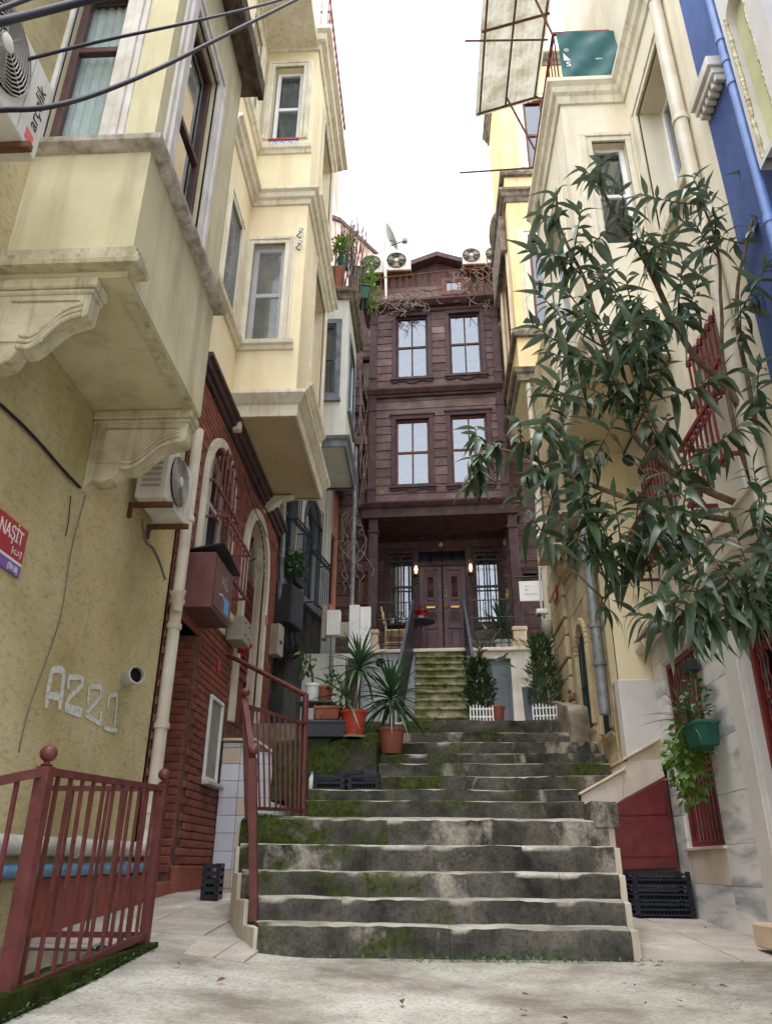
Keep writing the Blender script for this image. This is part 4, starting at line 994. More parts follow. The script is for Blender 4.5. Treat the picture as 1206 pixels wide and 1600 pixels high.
basket('brownish red basket grille over arched window of red brick house', L, 8.14, 9.32, 3.62, 4.8, 4.70, 5.36, 7, M['grille_brown'], .10, .30, 4.22, .013, rails=((4.74, .10), (4.26, .30), (3.66, .30)))
# arched door number 3
b = MB(); arch_band(b, L, D3[0], D3[1], D3[2], D3[3], D3[4], .14, -.02, .06); arch_band(b, L, D3[0] - .14, D3[1] + .14, D3[2], D3[3], D3[4] + .14, .035, -.02, .035)
obj('door_surround', b, M['cream_trim'], h2, bevel=.006)
rv = MB(); rv.box(-3.0, -2.63, D3[1] - .03, D3[1] - .004, D3[2], D3[3]); A_ = L.arc(D3[0] + .01, D3[1] - .01, D3[3], D3[4] - .01, -.02, 16); B_ = [p + Vector((-.36, 0, 0)) for p in A_]
for i in range(16): rv.add([A_[i], A_[i + 1], B_[i + 1], B_[i]], [(0, 1, 2, 3)])
obj('door_reveal', rv, M['cream_trim'], h2)
LD3 = FX(-2.76, 1)
dd = MB(); LD3.box(dd, D3[0], D3[1], D3[2], 4.72, -.06, 0); door3 = obj('door', dd, M['door_red'], h2)
for i in range(2):
    for j, (c, d_) in enumerate(((2.36, 3.1), (3.2, 4.6))):
        p = MB(); u = D3[0] + .1 + i * .66; LD3.ring(p, u + .05, u + .5, c + .05, d_ - .05, .05, 0, .03); obj('door_panel', p, M['door_red'], door3)
        if j == 1:
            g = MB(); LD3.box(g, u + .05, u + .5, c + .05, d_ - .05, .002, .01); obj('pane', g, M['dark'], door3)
            for q in range(5):
                r_ = MB(); LD3.box(r_, u + .05 + q * .09, u + .065 + q * .09, c + .05, d_ - .05, .012, .028); obj('glazing_bar', r_, M['door_red'], door3)
            for q in range(7):
                r_ = MB(); LD3.box(r_, u + .05, u + .5, c + .2 + q * .17, c + .215 + q * .17, .01, .03); obj('glazing_bar', r_, M['door_red'], door3)
fan = MB().prism([LD3(D3[0], 4.75, 0), LD3(D3[1], 4.75, 0)] + LD3.arc(D3[0], D3[1], 4.75, 5.45, 0)[::-1], (-.02, 0, 0)); fl = obj('fanlight', fan, M['glass_bright'], h2)
for q in range(1, 6):
    a_ = math.pi * q / 6; c = (D3[0] + D3[1]) / 2
    obj('glazing_bar', MB().tube([LD3(c, 4.76, .01), LD3(c - .69 * math.cos(a_), 4.75 + .69 * math.sin(a_), .01)], .014, 6), M['door_red'], fl)
# number plaque, arrow sign
np_ = thing('number_plaque', 'small red house number plaque reading 3 on cream arch', 'sign', L(11.72, 4.1, .06))
Fn = Fr((0, 0), (0, 1), (1, 0)); Fn = L
b = MB(); L.box(b, 11.71, 11.85, 4.02, 4.17, .061, .07); obj('plate', b, M['sign_red'], np_); obj('lettering', text_mb('3', .13, L, 11.78, 4.05, .0705, .002, 'CENTER'), M['white_paint'], np_)
ar = thing('arrow_sign', 'red diamond arrow sign hanging beside arched doorway', 'sign', L(10.18, 3.3, .08))
FA = FY(10.14)
b = MB().prism([Vector((-2.55, 10.14, 3.34)), Vector((-2.55, 10.14, 3.16)), Vector((-2.46, 10.14, 3.13)), Vector((-2.34, 10.14, 3.25)), Vector((-2.46, 10.14, 3.37))], (0, .01, 0)); obj('plate', b, M['sign_red'], ar)
b = MB(); FA.box(b, -2.53, -2.42, 3.24, 3.255, .0, .003); FA.box(b, -2.5, -2.488, 3.21, 3.285, .0, .003); FA.box(b, -2.46, -2.448, 3.21, 3.285, .0, .003); obj('symbol', b, M['white_paint'], ar)
tg = obj('wall_tag', MB().box(-2.592, -2.56, 9.3, 9.42, 2.72, 2.85), M['sign_red'], None, label='tiny red tag on brick pier above white vent window', cat='tag')
# meter boxes
mbx = thing('meter_box', 'brown metal meter box with scratched door and open lid above red doorway', 'meter box', L(8, 2.96, .15))
b = MB(); L.box(b, 7.62, 8.42, 3.0, 3.62, .02, .36); bo = obj('body', b, M['box_brown'], mbx, bevel=.008)
b = MB(); L.box(b, 7.66, 8.38, 3.04, 3.58, .361, .372); obj('door', b, M['box_brown'], bo, bevel=.003)
b = MB(); ribbon(b, L, [(7.9, 3.45), (7.95, 3.36), (8.0, 3.44), (8.03, 3.35)], .018, .375); ribbon(b, L, [(7.85, 3.22), (8.0, 3.25), (8.1, 3.2)], .018, .375); ribbon(b, L, [(8.1, 3.5), (8.1, 3.36), (8.2, 3.36)], .016, .375); obj('scribble', b, M['chalk'], mbx)
b = MB(); L.box(b, 8.08, 8.28, 3.08, 3.26, .373, .376); obj('sticker', b, M['logo_blue'], mbx)
b = MB().hexa([L(7.62, 3.64, .02), L(8.42, 3.64, .02), L(8.52, 3.66, .42), L(7.62, 3.72, .44), L(7.62, 3.655, .02), L(8.42, 3.655, .02), L(8.52, 3.675, .42), L(7.62, 3.735, .44)]); obj('lid', b, M['box_black'], mbx)
mb2 = thing('meter_box', 'small grey beige meter box under the arched window sill', 'meter box', L(9.9, 3.2, .1))
b = MB(); L.box(b, 9.55, 9.98, 3.18, 3.50, .03, .25); bo = obj('body', b, M['box_grey'], mb2, bevel=.008)
for uu, vv in ((9.64, 3.42), (9.64, 3.26), (9.86, 3.42), (9.86, 3.26)):
    b = MB(); L.box(b, uu, uu + .05, vv, vv + .02, .251, .256); obj('latch', b, M['ink'], bo)
# dark timber cornice over the bricks
obj('timber_cornice', sweep(MB(), [(XL, Y2a, 5.84), (XL, Y2b, 5.84)], [(0, 0), (.05, 0), (.06, .06), (.10, .07), (.12, .13), (.16, .15), (.16, .2), (0, .21)]), M['dark_trim'], h2)
wall_cable('bundle of thin cables drooping along the timber cornice of brick house', [(336, 625), (372, 700), (400, 770), (425, 812), (436, 850)], L, .19, .014)
wall_cable('single loose cable looping below the timber cornice of brick house', [(380, 742), (400, 800), (418, 838), (436, 872), (433, 930)], L, .2, .006)

# ---- upper floors
XB2 = -1.72; YN, YF = 8.80, 11.35; ZB = 6.06; ZTOP = 13.55
N2 = FY(YN); S2 = FX(XB2, 1)
UW = MB(); ww = (7.78, 8.38, 7.22, 9.0); ww2 = (7.78, 8.38, 11.2, 13.1)
wall(UW, L, Y2a, Y2b, 6.0, ZTOP, [ww, ww2], .14); UW.box(-3.2, XL, Y2b - .02, Y2b, 0, ZTOP)
obj('wall', UW, M['yellow'], h2)
wA = (-2.50, -2.02, 7.32, 9.10); wB = (-2.44, -1.94, 11.34, 13.12)
wC = (9.75, 10.95, 7.1, 9.55); wD = (9.75, 10.95, 11.0, 13.0)
bm_ = MB(); wall(bm_, N2, XL, XB2, ZB, ZTOP, [wA, wB], .17); wall(bm_, S2, YN, YF, ZB, ZTOP, [wC, wD], .22); wall(bm_, Fr((0, YF), (1, 0), (0, 1)), XL, XB2, ZB, ZTOP)
bay2 = obj('bay', bm_, M['yellow'], h2)
obj('soffit', MB().box(XL, XB2 - .005, YN + .01, YF - .005, ZB - .012, ZB + .02), M['soffit'], bay2)
path = lambda z: [(XL, YN, z), (XB2, YN, z), (XB2, YF, z), (XL, YF, z)]
obj('base_cornice', sweep(MB(), path(ZB - .03), [(0, 0), (.04, 0), (.05, .17), (.09, .2), (.12, .26), (.16, .30), (.16, .35), (0, .36)]), M['cream_trim'], bay2, smooth=30)
obj('bracket', MB().box(XL, XL + .16, YN + .0, YN + .12, ZB - .2, ZB - .035), M['cream_trim'], bay2, bevel=.03, seg=3)
b = MB().prism([Vector((XL, YF - .2, ZB - .04)), Vector((XL + .5, YF - .2, ZB - .04)), Vector((XL + .42, YF - .2, ZB - .1)), Vector((XL + .3, YF - .2, ZB - .12)), Vector((XL + .15, YF - .2, ZB - .25)), Vector((XL, YF - .2, ZB - .32))], (0, .14, 0)); obj('bracket', b, M['cream_trim'], bay2, bevel=.01)
PR = [(0, 0), (.03, 0), (.05, .07), (.10, .09), (.12, .16), (.17, .19), (.17, .23), (0, .24)]
obj('storey_cornice', sweep(MB(), [(XL, Y2a, 9.88), (XL, YN, 9.88), (XB2, YN, 9.88), (XB2, YF, 9.88), (XL, YF, 9.88), (XL, Y2b, 9.88)], PR), M['cream_trim'], h2, smooth=30)
obj('roof_cornice', sweep(MB(), [(XL, Y2a, ZTOP - .05), (XL, YN, ZTOP - .05), (XB2, YN, ZTOP - .05), (XB2, YF, ZTOP - .05), (XL, YF, ZTOP - .05), (XL, Y2b, ZTOP - .05)], [(0, 0), (.04, 0), (.06, .1), (.14, .13), (.16, .24), (.24, .27), (.24, .36), (0, .38)]), M['cream_trim'], h2, smooth=30)
obj('roof_slab', MB().box(-6, XB2 - .002, Y2a, YF - .002, ZTOP, ZTOP + .3), M['cream_trim'], h2)
for F_, w_ in ((N2, wA), (N2, wB), (S2, wC), (S2, wD), (L, ww), (L, ww2)):
    surround(h2, F_, w_[0], w_[1], w_[2], w_[3], M['cream_trim'], .15)
SP = [(0, 0), (.03, 0), (.05, .05), (.09, .07), (.10, .13), (0, .14)]
for z0, wX, wY in ((7.14, wA, wC), (11.00, wB, wD)):
    obj('sill', sweep(MB(), [(XL, Y2a, z0), (XL, YN, z0), (wX[1] + .22, YN, z0)], SP), M['cream_trim'], h2, smooth=30)
    obj('sill', sweep(MB(), [(XB2, wY[0] - .2, z0 - .16), (XB2, wY[1] + .2, z0 - .16)], [(o, h) for o, h in SP]), M['cream_trim'], h2, smooth=30)
# painted tile panel below the upper window
tp = MB(); N2.box(tp, wB[0], wB[1], 11.16, 11.34, -.04, .004); tpo = obj('tile_panel', tp, M['white_paint'], h2)
tl = MB()
for i in range(4):
    c = wB[0] + .0625 + i * .125
    for s_ in (-1, 1):
        ribbon(tl, N2, [(c + .055 * math.cos(a) * s_, 11.25 + .07 * math.sin(a) * (1 if s_ > 0 else -1)) for a in [q * .5 for q in range(7)]], .016, .006)
    ribbon(tl, N2, [(c - .03, 11.2), (c, 11.25), (c + .03, 11.3)], .012, .0065)
obj('tile_ornament', tl, M['logo_blue'], tpo)
b = MB(); N2.box(b, wB[0], wB[1], 11.315, 11.345, .004, .03); obj('tile_edge', b, M['sign_red'], tpo)
def mesh_guard(parent, F, u0, u1, v0, v1, n, p=.05):
    mb = MB(); F.ring(mb, u0 + .01, u1 - .01, v0 + .01, v1 - .01, .014, n - .01, n + .01)
    k = int((u1 - u0 + v1 - v0) / p)
    for i in range(k):
        for sgn in (1, -1):
            pts = []
            o = i * p
            a, c = (u0, v0 + o) if sgn > 0 else (u0, v0 + o)
            if sgn > 0:
                s0 = max(0, o - (v1 - v0)); s1 = min(u1 - u0, o)
                A = (u0 + s0, v0 + o - s0); B = (u0 + s1, v0 + o - s1)
            else:
                s0 = max(0, o - (v1 - v0)); s1 = min(u1 - u0, o)
                A = (u0 + s0, v1 - o + s0); B = (u0 + s1, v1 - o + s1)
            if abs(A[0] - B[0]) > .005: mb.tube([F(*A, n), F(*B, n)], .0032, 4, False)
    return obj('wire_mesh_guard', mb, M['mesh_steel'], parent)
sash_window(h2, N2, wA[0], wA[1], wA[2], wA[3], -.09, M['upvc'], M['glass'], .07, rails=(8.2,), curtain=M['curtain_yellow'])
mesh_guard(h2, N2, wA[0], wA[1], wA[2], wA[3], -.02)
sash_window(h2, N2, wB[0] + .02, wB[1] - .02, wB[2] + .0, wB[3], -.12, M['upvc'], M['glass'], .065, rails=(12.22,), curtain=M['curtain'], halfc=True)
sash_window(h2, L, ww[0], ww[1], ww[2], ww[3], -.08, M['upvc'], M['glass'], .06, rails=(8.1,), curtain=M['blind'])
mesh_guard(h2, L, ww[0], ww[1], ww[2], ww[3], -.02)
sash_window(h2, L, ww2[0], ww2[1], ww2[2], ww2[3], -.08, M['upvc'], M['glass'], .06, rails=(12.2,), curtain=M['curtain'])
for w_ in (wC, wD): sash_window(h2, S2, w_[0], w_[1], w_[2], w_[3], -.17, M['upvc'], M['glass_bright'], .07, mulls=((w_[0] + w_[1]) / 2,), rails=((w_[2] + w_[3]) / 2,), curtain=M['curtain'])
# porcelain insulators
for z, lb in ((10.02, 'upper'), (9.78, 'lower')):
    pp = N2(-1.80, z - .75, .01)
    ins = thing('insulator', lb + ' of two white porcelain cable insulators on yellow bay corner', 'insulator', pp)
    obj('porcelain', MB().lathe([(.02, 0), (.034, .01), (.034, .035), (.02, .042), (.036, .05), (.036, .075), (.022, .085), (.0, .09)], pp + Vector((0, -.06, -.02)), (.3, -.2, 1), 12), M['white_paint'], ins, smooth=40)
    obj('hook', MB().tube(spline([pp + Vector((0, .01, -.06)), pp + Vector((-.05, -.04, -.07)), pp + Vector((0, -.06, -.03))], 4), .008, 6), M['iron_black'], ins, smooth='all')
# roof terrace: parapet house behind, balusters with beads
rt = thing('roof_railing', 'thin pinkish iron balcony railing on roof of yellow house', 'railing', (XB2, YN, ZTOP + .3))
def bead_bar(p, h, par):
    par_o = obj('baluster', MB().tube([p, p + Vector((0, 0, h))], .008, 6).lathe([(.006, .44 * h), (.02, .47 * h), (.02, .51 * h), (.006, .54 * h)], p, (0, 0, 1), 8), M['grille_brown'], par, smooth=40)
zr = ZTOP + .31
for i in range(7): bead_bar(Vector((XL + .1 + i * .165, YN - .16, zr)), .95, rt)
for i in range(16): bead_bar(Vector((XB2 + .17, YN - .16 + i * .17, zr)), .95, rt)
obj('rail', MB().tube([(XL, YN - .16, zr + .95), (XB2 + .17, YN - .16, zr + .95), (XB2 + .17, YF + .1, zr + .95)], .02, 8), M['grille_brown'], rt, smooth=40)
obj('rail', MB().tube([(XL, YN - .16, zr + .05), (XB2 + .17, YN - .16, zr + .05), (XB2 + .17, YF + .1, zr + .05)], .012, 8), M['grille_brown'], rt, smooth=40)
pr_ = MB(); wall(pr_, FY(10.2), -5, -1.85, ZTOP + .3, 17.2); wall(pr_, FX(-1.85, 1), 10.2, 13, ZTOP + .3, 17.2); pr_.box(-5, -1.85, 10.2, 13, 17.2, 17.3)
obj('penthouse_wall', pr_, M['cream'], h2)
b = MB(); b.box(-2.9, -2.55, YN - .2, YN + .2, ZTOP + .3, ZTOP + 1.0); b.box(-3.0, -2.5, YN - .26, YN + .26, ZTOP + .82, ZTOP + .9); obj('chimney_stub', b, M['grey_stone'], h2, bevel=.02)

# ================================================================== pale grey house (left, third) on a slightly turned front
A3 = Vector((-2.58, 12.64)); B3 = Vector((-1.86, 16.4)); d3 = (B3 - A3).normalized()
G = Fr(A3, d3, (d3.y, -d3.x))
h3 = thing('grey_house', 'pale grey house with projecting bay above a blackened ground floor', 'house', (-3, 14, 2.4))
LEN3 = 2.55
def gp(px, py, n=0): return G(*G.uv(px, py, n), n)
zl = 5.12                                                    # ledge between black and pale wall
b = MB(); wall(b, G, 0, LEN3, 1.4, zl, [(.05, .62, 2.3, 4.05)], .3); obj('ground_floor_wall', b, M['dark_wall'], h3)
g1 = (.18, .78, 5.25, 8.2); g2 = (1.25, 2.05, 5.25, 6.7, 7.35)
b = MB(); wall(b, G, 0, LEN3, zl, 12.2, [g1, (g2[0], g2[1], g2[2], g2[4])], .2); arch_fill(b, G, g2[0], g2[1], g2[3], g2[4], 0, .2); obj('wall', b, M['pale_grey'], h3)
b = MB(); b.hexa([G(0, 1.4, -.9), G(LEN3, 1.4, -.9), G(LEN3, 1.4, -3), G(0, 1.4, -3), G(0, 12.2, -.9), G(LEN3, 12.2, -.9), G(LEN3, 12.2, -3), G(0, 12.2, -3)]); obj('inner_wall', b, M['interior'], h3)
b = MB(); G.box(b, 0, LEN3, zl - .08, zl + .06, -.02, .10); obj('ledge', b, M['blue_grey'], h3, bevel=.01)
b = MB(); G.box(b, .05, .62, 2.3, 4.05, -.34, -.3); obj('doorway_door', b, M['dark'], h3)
sash_window(h3, G, g1[0], g1[1], g1[2], g1[3], -.1, M['steel_blue'], M['glass'], .06, rails=(6.6,), curtain=M['blind'])
arch_window(h3, G, g2, -.1, M['steel_blue'], M['glass'], .06, rails=(6.6,))
b = MB(); arch_band(b, G, g2[0], g2[1], g2[2], g2[3], g2[4], .1, -.02, .04); obj('window_surround', b, M['blue_grey'], h3, bevel=.005)
def bar_grille(label, F, u0, u1, v0, v1, k, m, n, r=.011, rails=(), bell=0, vb=None):
    t = thing('window_grille', label, 'window grille', F((u0 + u1) / 2, v0, n), 'iron window grilles')
    for i in range(k):
        u = u0 + (u1 - u0) * i / (k - 1)
        pts = [F(u, v0, n + bell), F(u, vb, n + bell), F(u, vb + .12, n), F(u, v1, n)] if bell else [F(u, v0, n), F(u, v1, n)]
        obj('bar', MB().tube(pts, r, 6), m, t)
    for v, nn in rails:
        q = MB(); F.box(q, u0 - .03, u1 + .03, v - .015, v + .015, nn - .012, nn + .012); F.box(q, u0 - .03, u0 - .01, v - .012, v + .012, -.02, nn - .012); F.box(q, u1 + .01, u1 + .03, v - .012, v + .012, -.02, nn - .012); obj('rail', q, m, t)
    if bell:
        for i in range(k - 1):
            u = u0 + (u1 - u0) * (i + .5) / (k - 1)
            obj('curl', MB().tube([F(u + .03 * math.cos(q), vb - .06 + .05 * math.sin(q), n + bell + .01) for q in [x * .7 for x in range(9)]], r * .7, 5), m, t, smooth='all')
    return t
bar_grille('blue-black iron grille over tall window of grey house by drainpipe', G, g1[0] - .02, g1[1] + .02, 5.3, 8.2, 8, M['iron_blue'], .07, rails=((7.4, .07), (6.3, .27), (5.36, .27)), bell=.2, vb=6.25)
bar_grille('blue-black iron grille over arched window of grey house', G, g2[0] - .02, g2[1] + .02, 5.0, 7.3, 8, M['iron_blue'], .07, rails=((6.9, .07), (6.1, .27), (5.06, .27)), bell=.2, vb=6.05)
# bay
XB3 = -1.45; Y3a, Y3b = 12.35, 14.1; Z3 = 7.62; Z3t = 11.05
N3 = FY(Y3a); S3 = FX(XB3, 1)
wn3 = (-2.12, -1.68, 8.75, 10.4); ws3 = (12.75, 13.7, 8.7, 10.3)
b = MB(); wall(b, N3, -2.6, XB3, Z3, Z3t, [wn3], .12); wall(b, S3, Y3a, Y3b, Z3, Z3t, [ws3], .12); wall(b, Fr((0, Y3b), (1, 0), (0, 1)), -2.3, XB3, Z3, Z3t); b3 = obj('bay', b, M['pale_grey'], h3)
obj('soffit', MB().box(-2.7, XB3 - .004, Y3a + .005, Y3b - .004, Z3 - .01, Z3 + .02), M['pale_grey'], b3)
p3 = lambda z: [(-2.6, Y3a, z), (XB3, Y3a, z), (XB3, Y3b, z), (-2.3, Y3b, z)]
obj('base_cornice', sweep(MB(), p3(Z3 - .05), [(0, 0), (.04, 0), (.05, .12), (.09, .15), (.11, .2), (0, .21)]), M['blue_grey'], b3, smooth=30)
obj('roof_cornice', sweep(MB(), p3(Z3t - .05), [(0, 0), (.06, 0), (.08, .1), (.14, .13), (.16, .22), (0, .23)]), M['grey_stone'], b3, smooth=30)
obj('roof_slab', MB().box(-3, XB3 - .003, Y3a + .003, Y3b - .003, Z3t, Z3t + .17), M['grey_stone'], b3)
sash_window(h3, N3, *wn3, -.05, M['steel_blue'], M['glass'], .06, rails=(9.6,), curtain=M['blind']); sash_window(h3, S3, *ws3, -.05, M['steel_blue'], M['glass_bright'], .06, rails=(9.6,), mulls=(13.2,))
for F_, w_ in ((N3, wn3), (S3, ws3)):
    b = MB(); F_.ring(b, w_[0], w_[1], w_[2], w_[3], .11, -.02, .025); obj('window_surround', b, M['blue_grey'], h3, bevel=.004)
    b = MB(); F_.box(b, w_[0] - .13, w_[1] + .13, w_[2] - .19, w_[2] - .112, -.02, .07); obj('sill', b, M['blue_grey'], h3, bevel=.004)
# balcony with plants on top of the grey bay
bal = thing('roof_balcony', 'dark iron roof balcony of grey house hung with dry vines', 'balcony', (XB3, 13, Z3t + .17))
for i in range(11): obj('bar', MB().tube([(XB3 - .0, Y3a + .02 + i * .17, Z3t + .18), (XB3, Y3a + .02 + i * .17, Z3t + 1.25)], .011, 6), M['iron_black'], bal)
for i in range(5): obj('bar', MB().tube([(XB3 - .15 - i * .17, Y3a + .02, Z3t + .18), (XB3 - .15 - i * .17, Y3a + .02, Z3t + 1.25)], .011, 6), M['iron_black'], bal)
for z in (Z3t + .25, Z3t + 1.25): obj('rail', MB().tube([(-2.4, Y3a + .02, z), (XB3, Y3a + .02, z), (XB3, Y3b, z)], .018, 6), M['iron_black'], bal)
obj('screen', MB().box(XB3 - .9, XB3 - .12, Y3a + .1, Y3a + .13, Z3t + .2, Z3t + .95), M['terracotta'], bal)
def reed(parent, c, spread, h, k, m='vine_dry', r=.008, seed=0):
    rr = random.Random(seed); mb = MB()
    for i in range(k):
        p = Vector(c) + Vector((rr.uniform(-spread, spread), rr.uniform(-spread, spread), 0)); pts = [p]
        for j in range(6): p = p + Vector((rr.uniform(-.06, .06), rr.uniform(-.06, .06), h / 6)); pts.append(p)
        mb.tube(pts, r, 4)
    return obj('dry_vine', mb, M[m], parent, kind='stuff')
reed(bal, (XB3 - .05, Y3a + .5, Z3t + .2), .3, 2.1, 34, 'bark', .012, 3); reed(bal, (XB3 - .02, Y3a + .2, Z3t + .2), .16, 1.9, 14, 'vine_dry', .006, 4)
# ------------------------------------------------------------------ leaves
def leaf_mb(L_=.2, w=.035, fold=.2, curve=.15, k=5):
    """lance-shaped leaf along +X, base at the origin"""
    mb = MB()
    for i in range(k + 1):
        f = i / k; hw = w * math.sin(math.pi * min(1, .06 + f * .94) ** .85) * (1 if f < 1 else 0) ; hw = max(hw, .0008)
        z = -curve * L_ * f * f; mb.v += [Vector((L_ * f, -hw, z + fold * hw)), Vector((L_ * f, 0, z)), Vector((L_ * f, hw, z + fold * hw))]
    for i in range(k):
        a = i * 3; mb.f += [(a, a + 3, a + 4, a + 1), (a + 1, a + 4, a + 5, a + 2)]
    return mb
def put(dst, src, mtx):
    n = len(dst.v); dst.v += [mtx @ p for p in src.v]; dst.f += [tuple(i + n for i in f) for f in src.f]
def aim(p, d, roll=0, sc=1):
    d = Vector(d).normalized(); z = Vector((0, 0, 1)); y = z.cross(d)
    y = y.normalized() if y.length > 1e-4 else Vector((0, 1, 0)); zz_ = d.cross(y)
    m = Matrix(((d.x, y.x, zz_.x), (d.y, y.y, zz_.y), (d.z, y.z, zz_.z))) @ Matrix.Rotation(roll, 3, 'X') * sc
    return Matrix.Translation(p) @ m.to_4x4()
def bush(parent, c, rx, ry, rz, k, L_=.06, w=.018, m='leaf_bush', seed=0, droop=0, name='foliage'):
    rr = random.Random(seed); mb = MB(); src = leaf_mb(L_, w, .25, .2, 3)
    for i in range(k):
        while True:
            q = Vector((rr.uniform(-1, 1), rr.uniform(-1, 1), rr.uniform(-1, 1)))
            if .15 < q.length < 1: break
        p = Vector(c) + Vector((q.x * rx, q.y * ry, q.z * rz)); p += Vector((mnoise.noise(p * 9), mnoise.noise(p * 9 + Vector((5, 0, 0))), mnoise.noise(p * 9 + Vector((0, 5, 0))))) * L_ * 1.5
        d = Vector((q.x, q.y, q.z * .5 + .25 - droop)) + Vector((rr.uniform(-.7, .7), rr.uniform(-.7, .7), rr.uniform(-.7, .7)))
        put(mb, src, aim(p, d, rr.uniform(-1, 1), rr.uniform(.7, 1.3)))
    return obj(name, mb, M[m], parent, smooth='all', kind='stuff')
def pot(name, label, c, r0, r1, h, m, cat='plant pot', group=None, soil=True, rim=True):
    t = thing(name, label, cat, c, group)
    prof = [(r0 * .9, 0), (r0, .004), (r1, h)] + ([(r1 * 1.08, h), (r1 * 1.08, h + .03)] if rim else []) + [(r1 * .93, h + (.03 if rim else 0)), (r1 * .9, h - .03), (0, h - .035)]
    obj('pot', MB().lathe(prof, c, n=22), M[m], t, smooth=35)
    if soil: obj('soil', MB().lathe([(r1 * .9, h - .028), (0, h - .015)], c, n=16), M['soil'], t)
    return t
def trough(name, label, c, lx, ly, h, m, rz=0, flare=.86, group=None, cat='planter'):
    t = thing(name, label, cat, c, group); cc = Vector(c); q = Matrix.Rotation(rz, 3, 'Z'); a, b_ = lx / 2, ly / 2
    T = lambda x, y, z: cc + q @ Vector((x, y, z))
    mb = MB().hexa([T(-a * flare, -b_ * flare, 0), T(a * flare, -b_ * flare, 0), T(a * flare, b_ * flare, 0), T(-a * flare, b_ * flare, 0), T(-a, -b_, h), T(a, -b_, h), T(a, b_, h), T(-a, b_, h)])
    mb.hexa([T(-a * 1.05, -b_ * 1.08, h - .03), T(a * 1.05, -b_ * 1.08, h - .03), T(a * 1.05, b_ * 1.08, h - .03), T(-a * 1.05, b_ * 1.08, h - .03), T(-a * 1.05, -b_ * 1.08, h + .004), T(a * 1.05, -b_ * 1.08, h + .004), T(a * 1.05, b_ * 1.08, h + .004), T(-a * 1.05, b_ * 1.08, h + .004)])
    obj('box', mb, M[m], t, bevel=.008)
    obj('soil', MB().box(-a * .95 + cc.x, a * .95 + cc.x, -b_ * .9 + cc.y, b_ * .9 + cc.y, cc.z + h, cc.z + h + .01) if rz == 0 else MB().hexa([T(-a * .95, -b_ * .9, h), T(a * .95, -b_ * .9, h), T(a * .95, b_ * .9, h), T(-a * .95, b_ * .9, h), T(-a * .95, -b_ * .9, h + .01), T(a * .95, -b_ * .9, h + .01), T(a * .95, b_ * .9, h + .01), T(-a * .95, b_ * .9, h + .01)]), M['soil'], t)
    return t
for i, (px, py, lb) in enumerate(((557, 443, 'upper of two dark green planters hung outside grey roof balcony'), (564, 472, 'lower of two dark green planters hung outside grey roof balcony'))):
    c = P(px, py, Y=13.4 - i * .3); c.z -= .05
    tr = trough('hanging_planter', lb, c, .3, .55, .3, 'planter_green', rz=.25, flare=.75)
    bush(tr, c + Vector((.22, .1, .4)), .16, .25, .45, 220, .09, .02, 'leaf_fresh', 20 + i, name='plant')
pg = pot('flower_pot', 'small teal pot of fresh greenery inside grey roof balcony', P(535, 415, Y=12.55) - Vector((0, 0, .1)), .1, .13, .2, 'planter_green')
bush(pg, P(536, 385, Y=12.55), .2, .16, .32, 260, .1, .022, 'leaf_fresh', 31, name='plant')

# grey drainpipe, boxes, cables on the grey house
pipe('drainpipe', 'grey drainpipe between brick house and grey house', [gp(444, 760, .06), gp(436, 1000, .06)], .05, M['zinc'], [(gp(440, 870, .06), (0, 0, 1))])
cb_ = thing('utility_cabinet', 'black metal utility cabinet on grey house wall by brick corner', 'cabinet', gp(425, 970, .1))
u0, u1, v0, v1 = G.rect(424, 908, 452, 972, .1); b = MB(); G.box(b, .0, .62, 4.32, 5.02, .0, .28); bo = obj('body', b, M['box_black'], cb_, bevel=.008); b = MB(); G.box(b, .03, .59, 4.35, 4.99, .281, .29); obj('door', b, M['box_black'], bo)
c2_ = thing('meter_box', 'grey electricity box with hanging cables below black cabinet', 'meter box', gp(420, 1010, .1)); b = MB(); G.box(b, -.28, -.02, 3.7, 4.22, .02, .2); bo = obj('body', b, M['box_grey'], c2_, bevel=.008); b = MB(); G.box(b, -.2, -.1, 3.9, 3.95, .201, .206); obj('label_plate', b, M['ink'], bo)
rr = random.Random(5)
cbm = MB()
for i in range(16):
    x = rr.uniform(442, 466); pts = [(x, 968)] + [(x + rr.uniform(-10, 12) * (j / 3), 968 + 22 * j) for j in range(1, 4)] + [(x + rr.uniform(-12, 10), 1006)]
    cbm.tube(spline([gp(a, c, .08 + rr.uniform(0, .1)) for a, c in pts], 4), .008, 5)
obj('cable_tangle', cbm, M['cable'], None, smooth='all', label='tangle of black cables hanging under black cabinet', cat='cables', kind='stuff')
wall_cable('thin black cable wandering down pale wall beside grey drainpipe', [(440, 775), (446, 800), (440, 850), (444, 880), (436, 905)], G, .05, .012)
wp = trough('window_box', 'narrow grey window box with leafy plant behind blue grille', gp(462, 915, .18), .2, .5, .14, 'planter_dark', rz=-.2)
bush(wp, gp(461, 885, .24), .16, .22, .3, 220, .08, .03, 'leaf_bush', 41, name='plant')

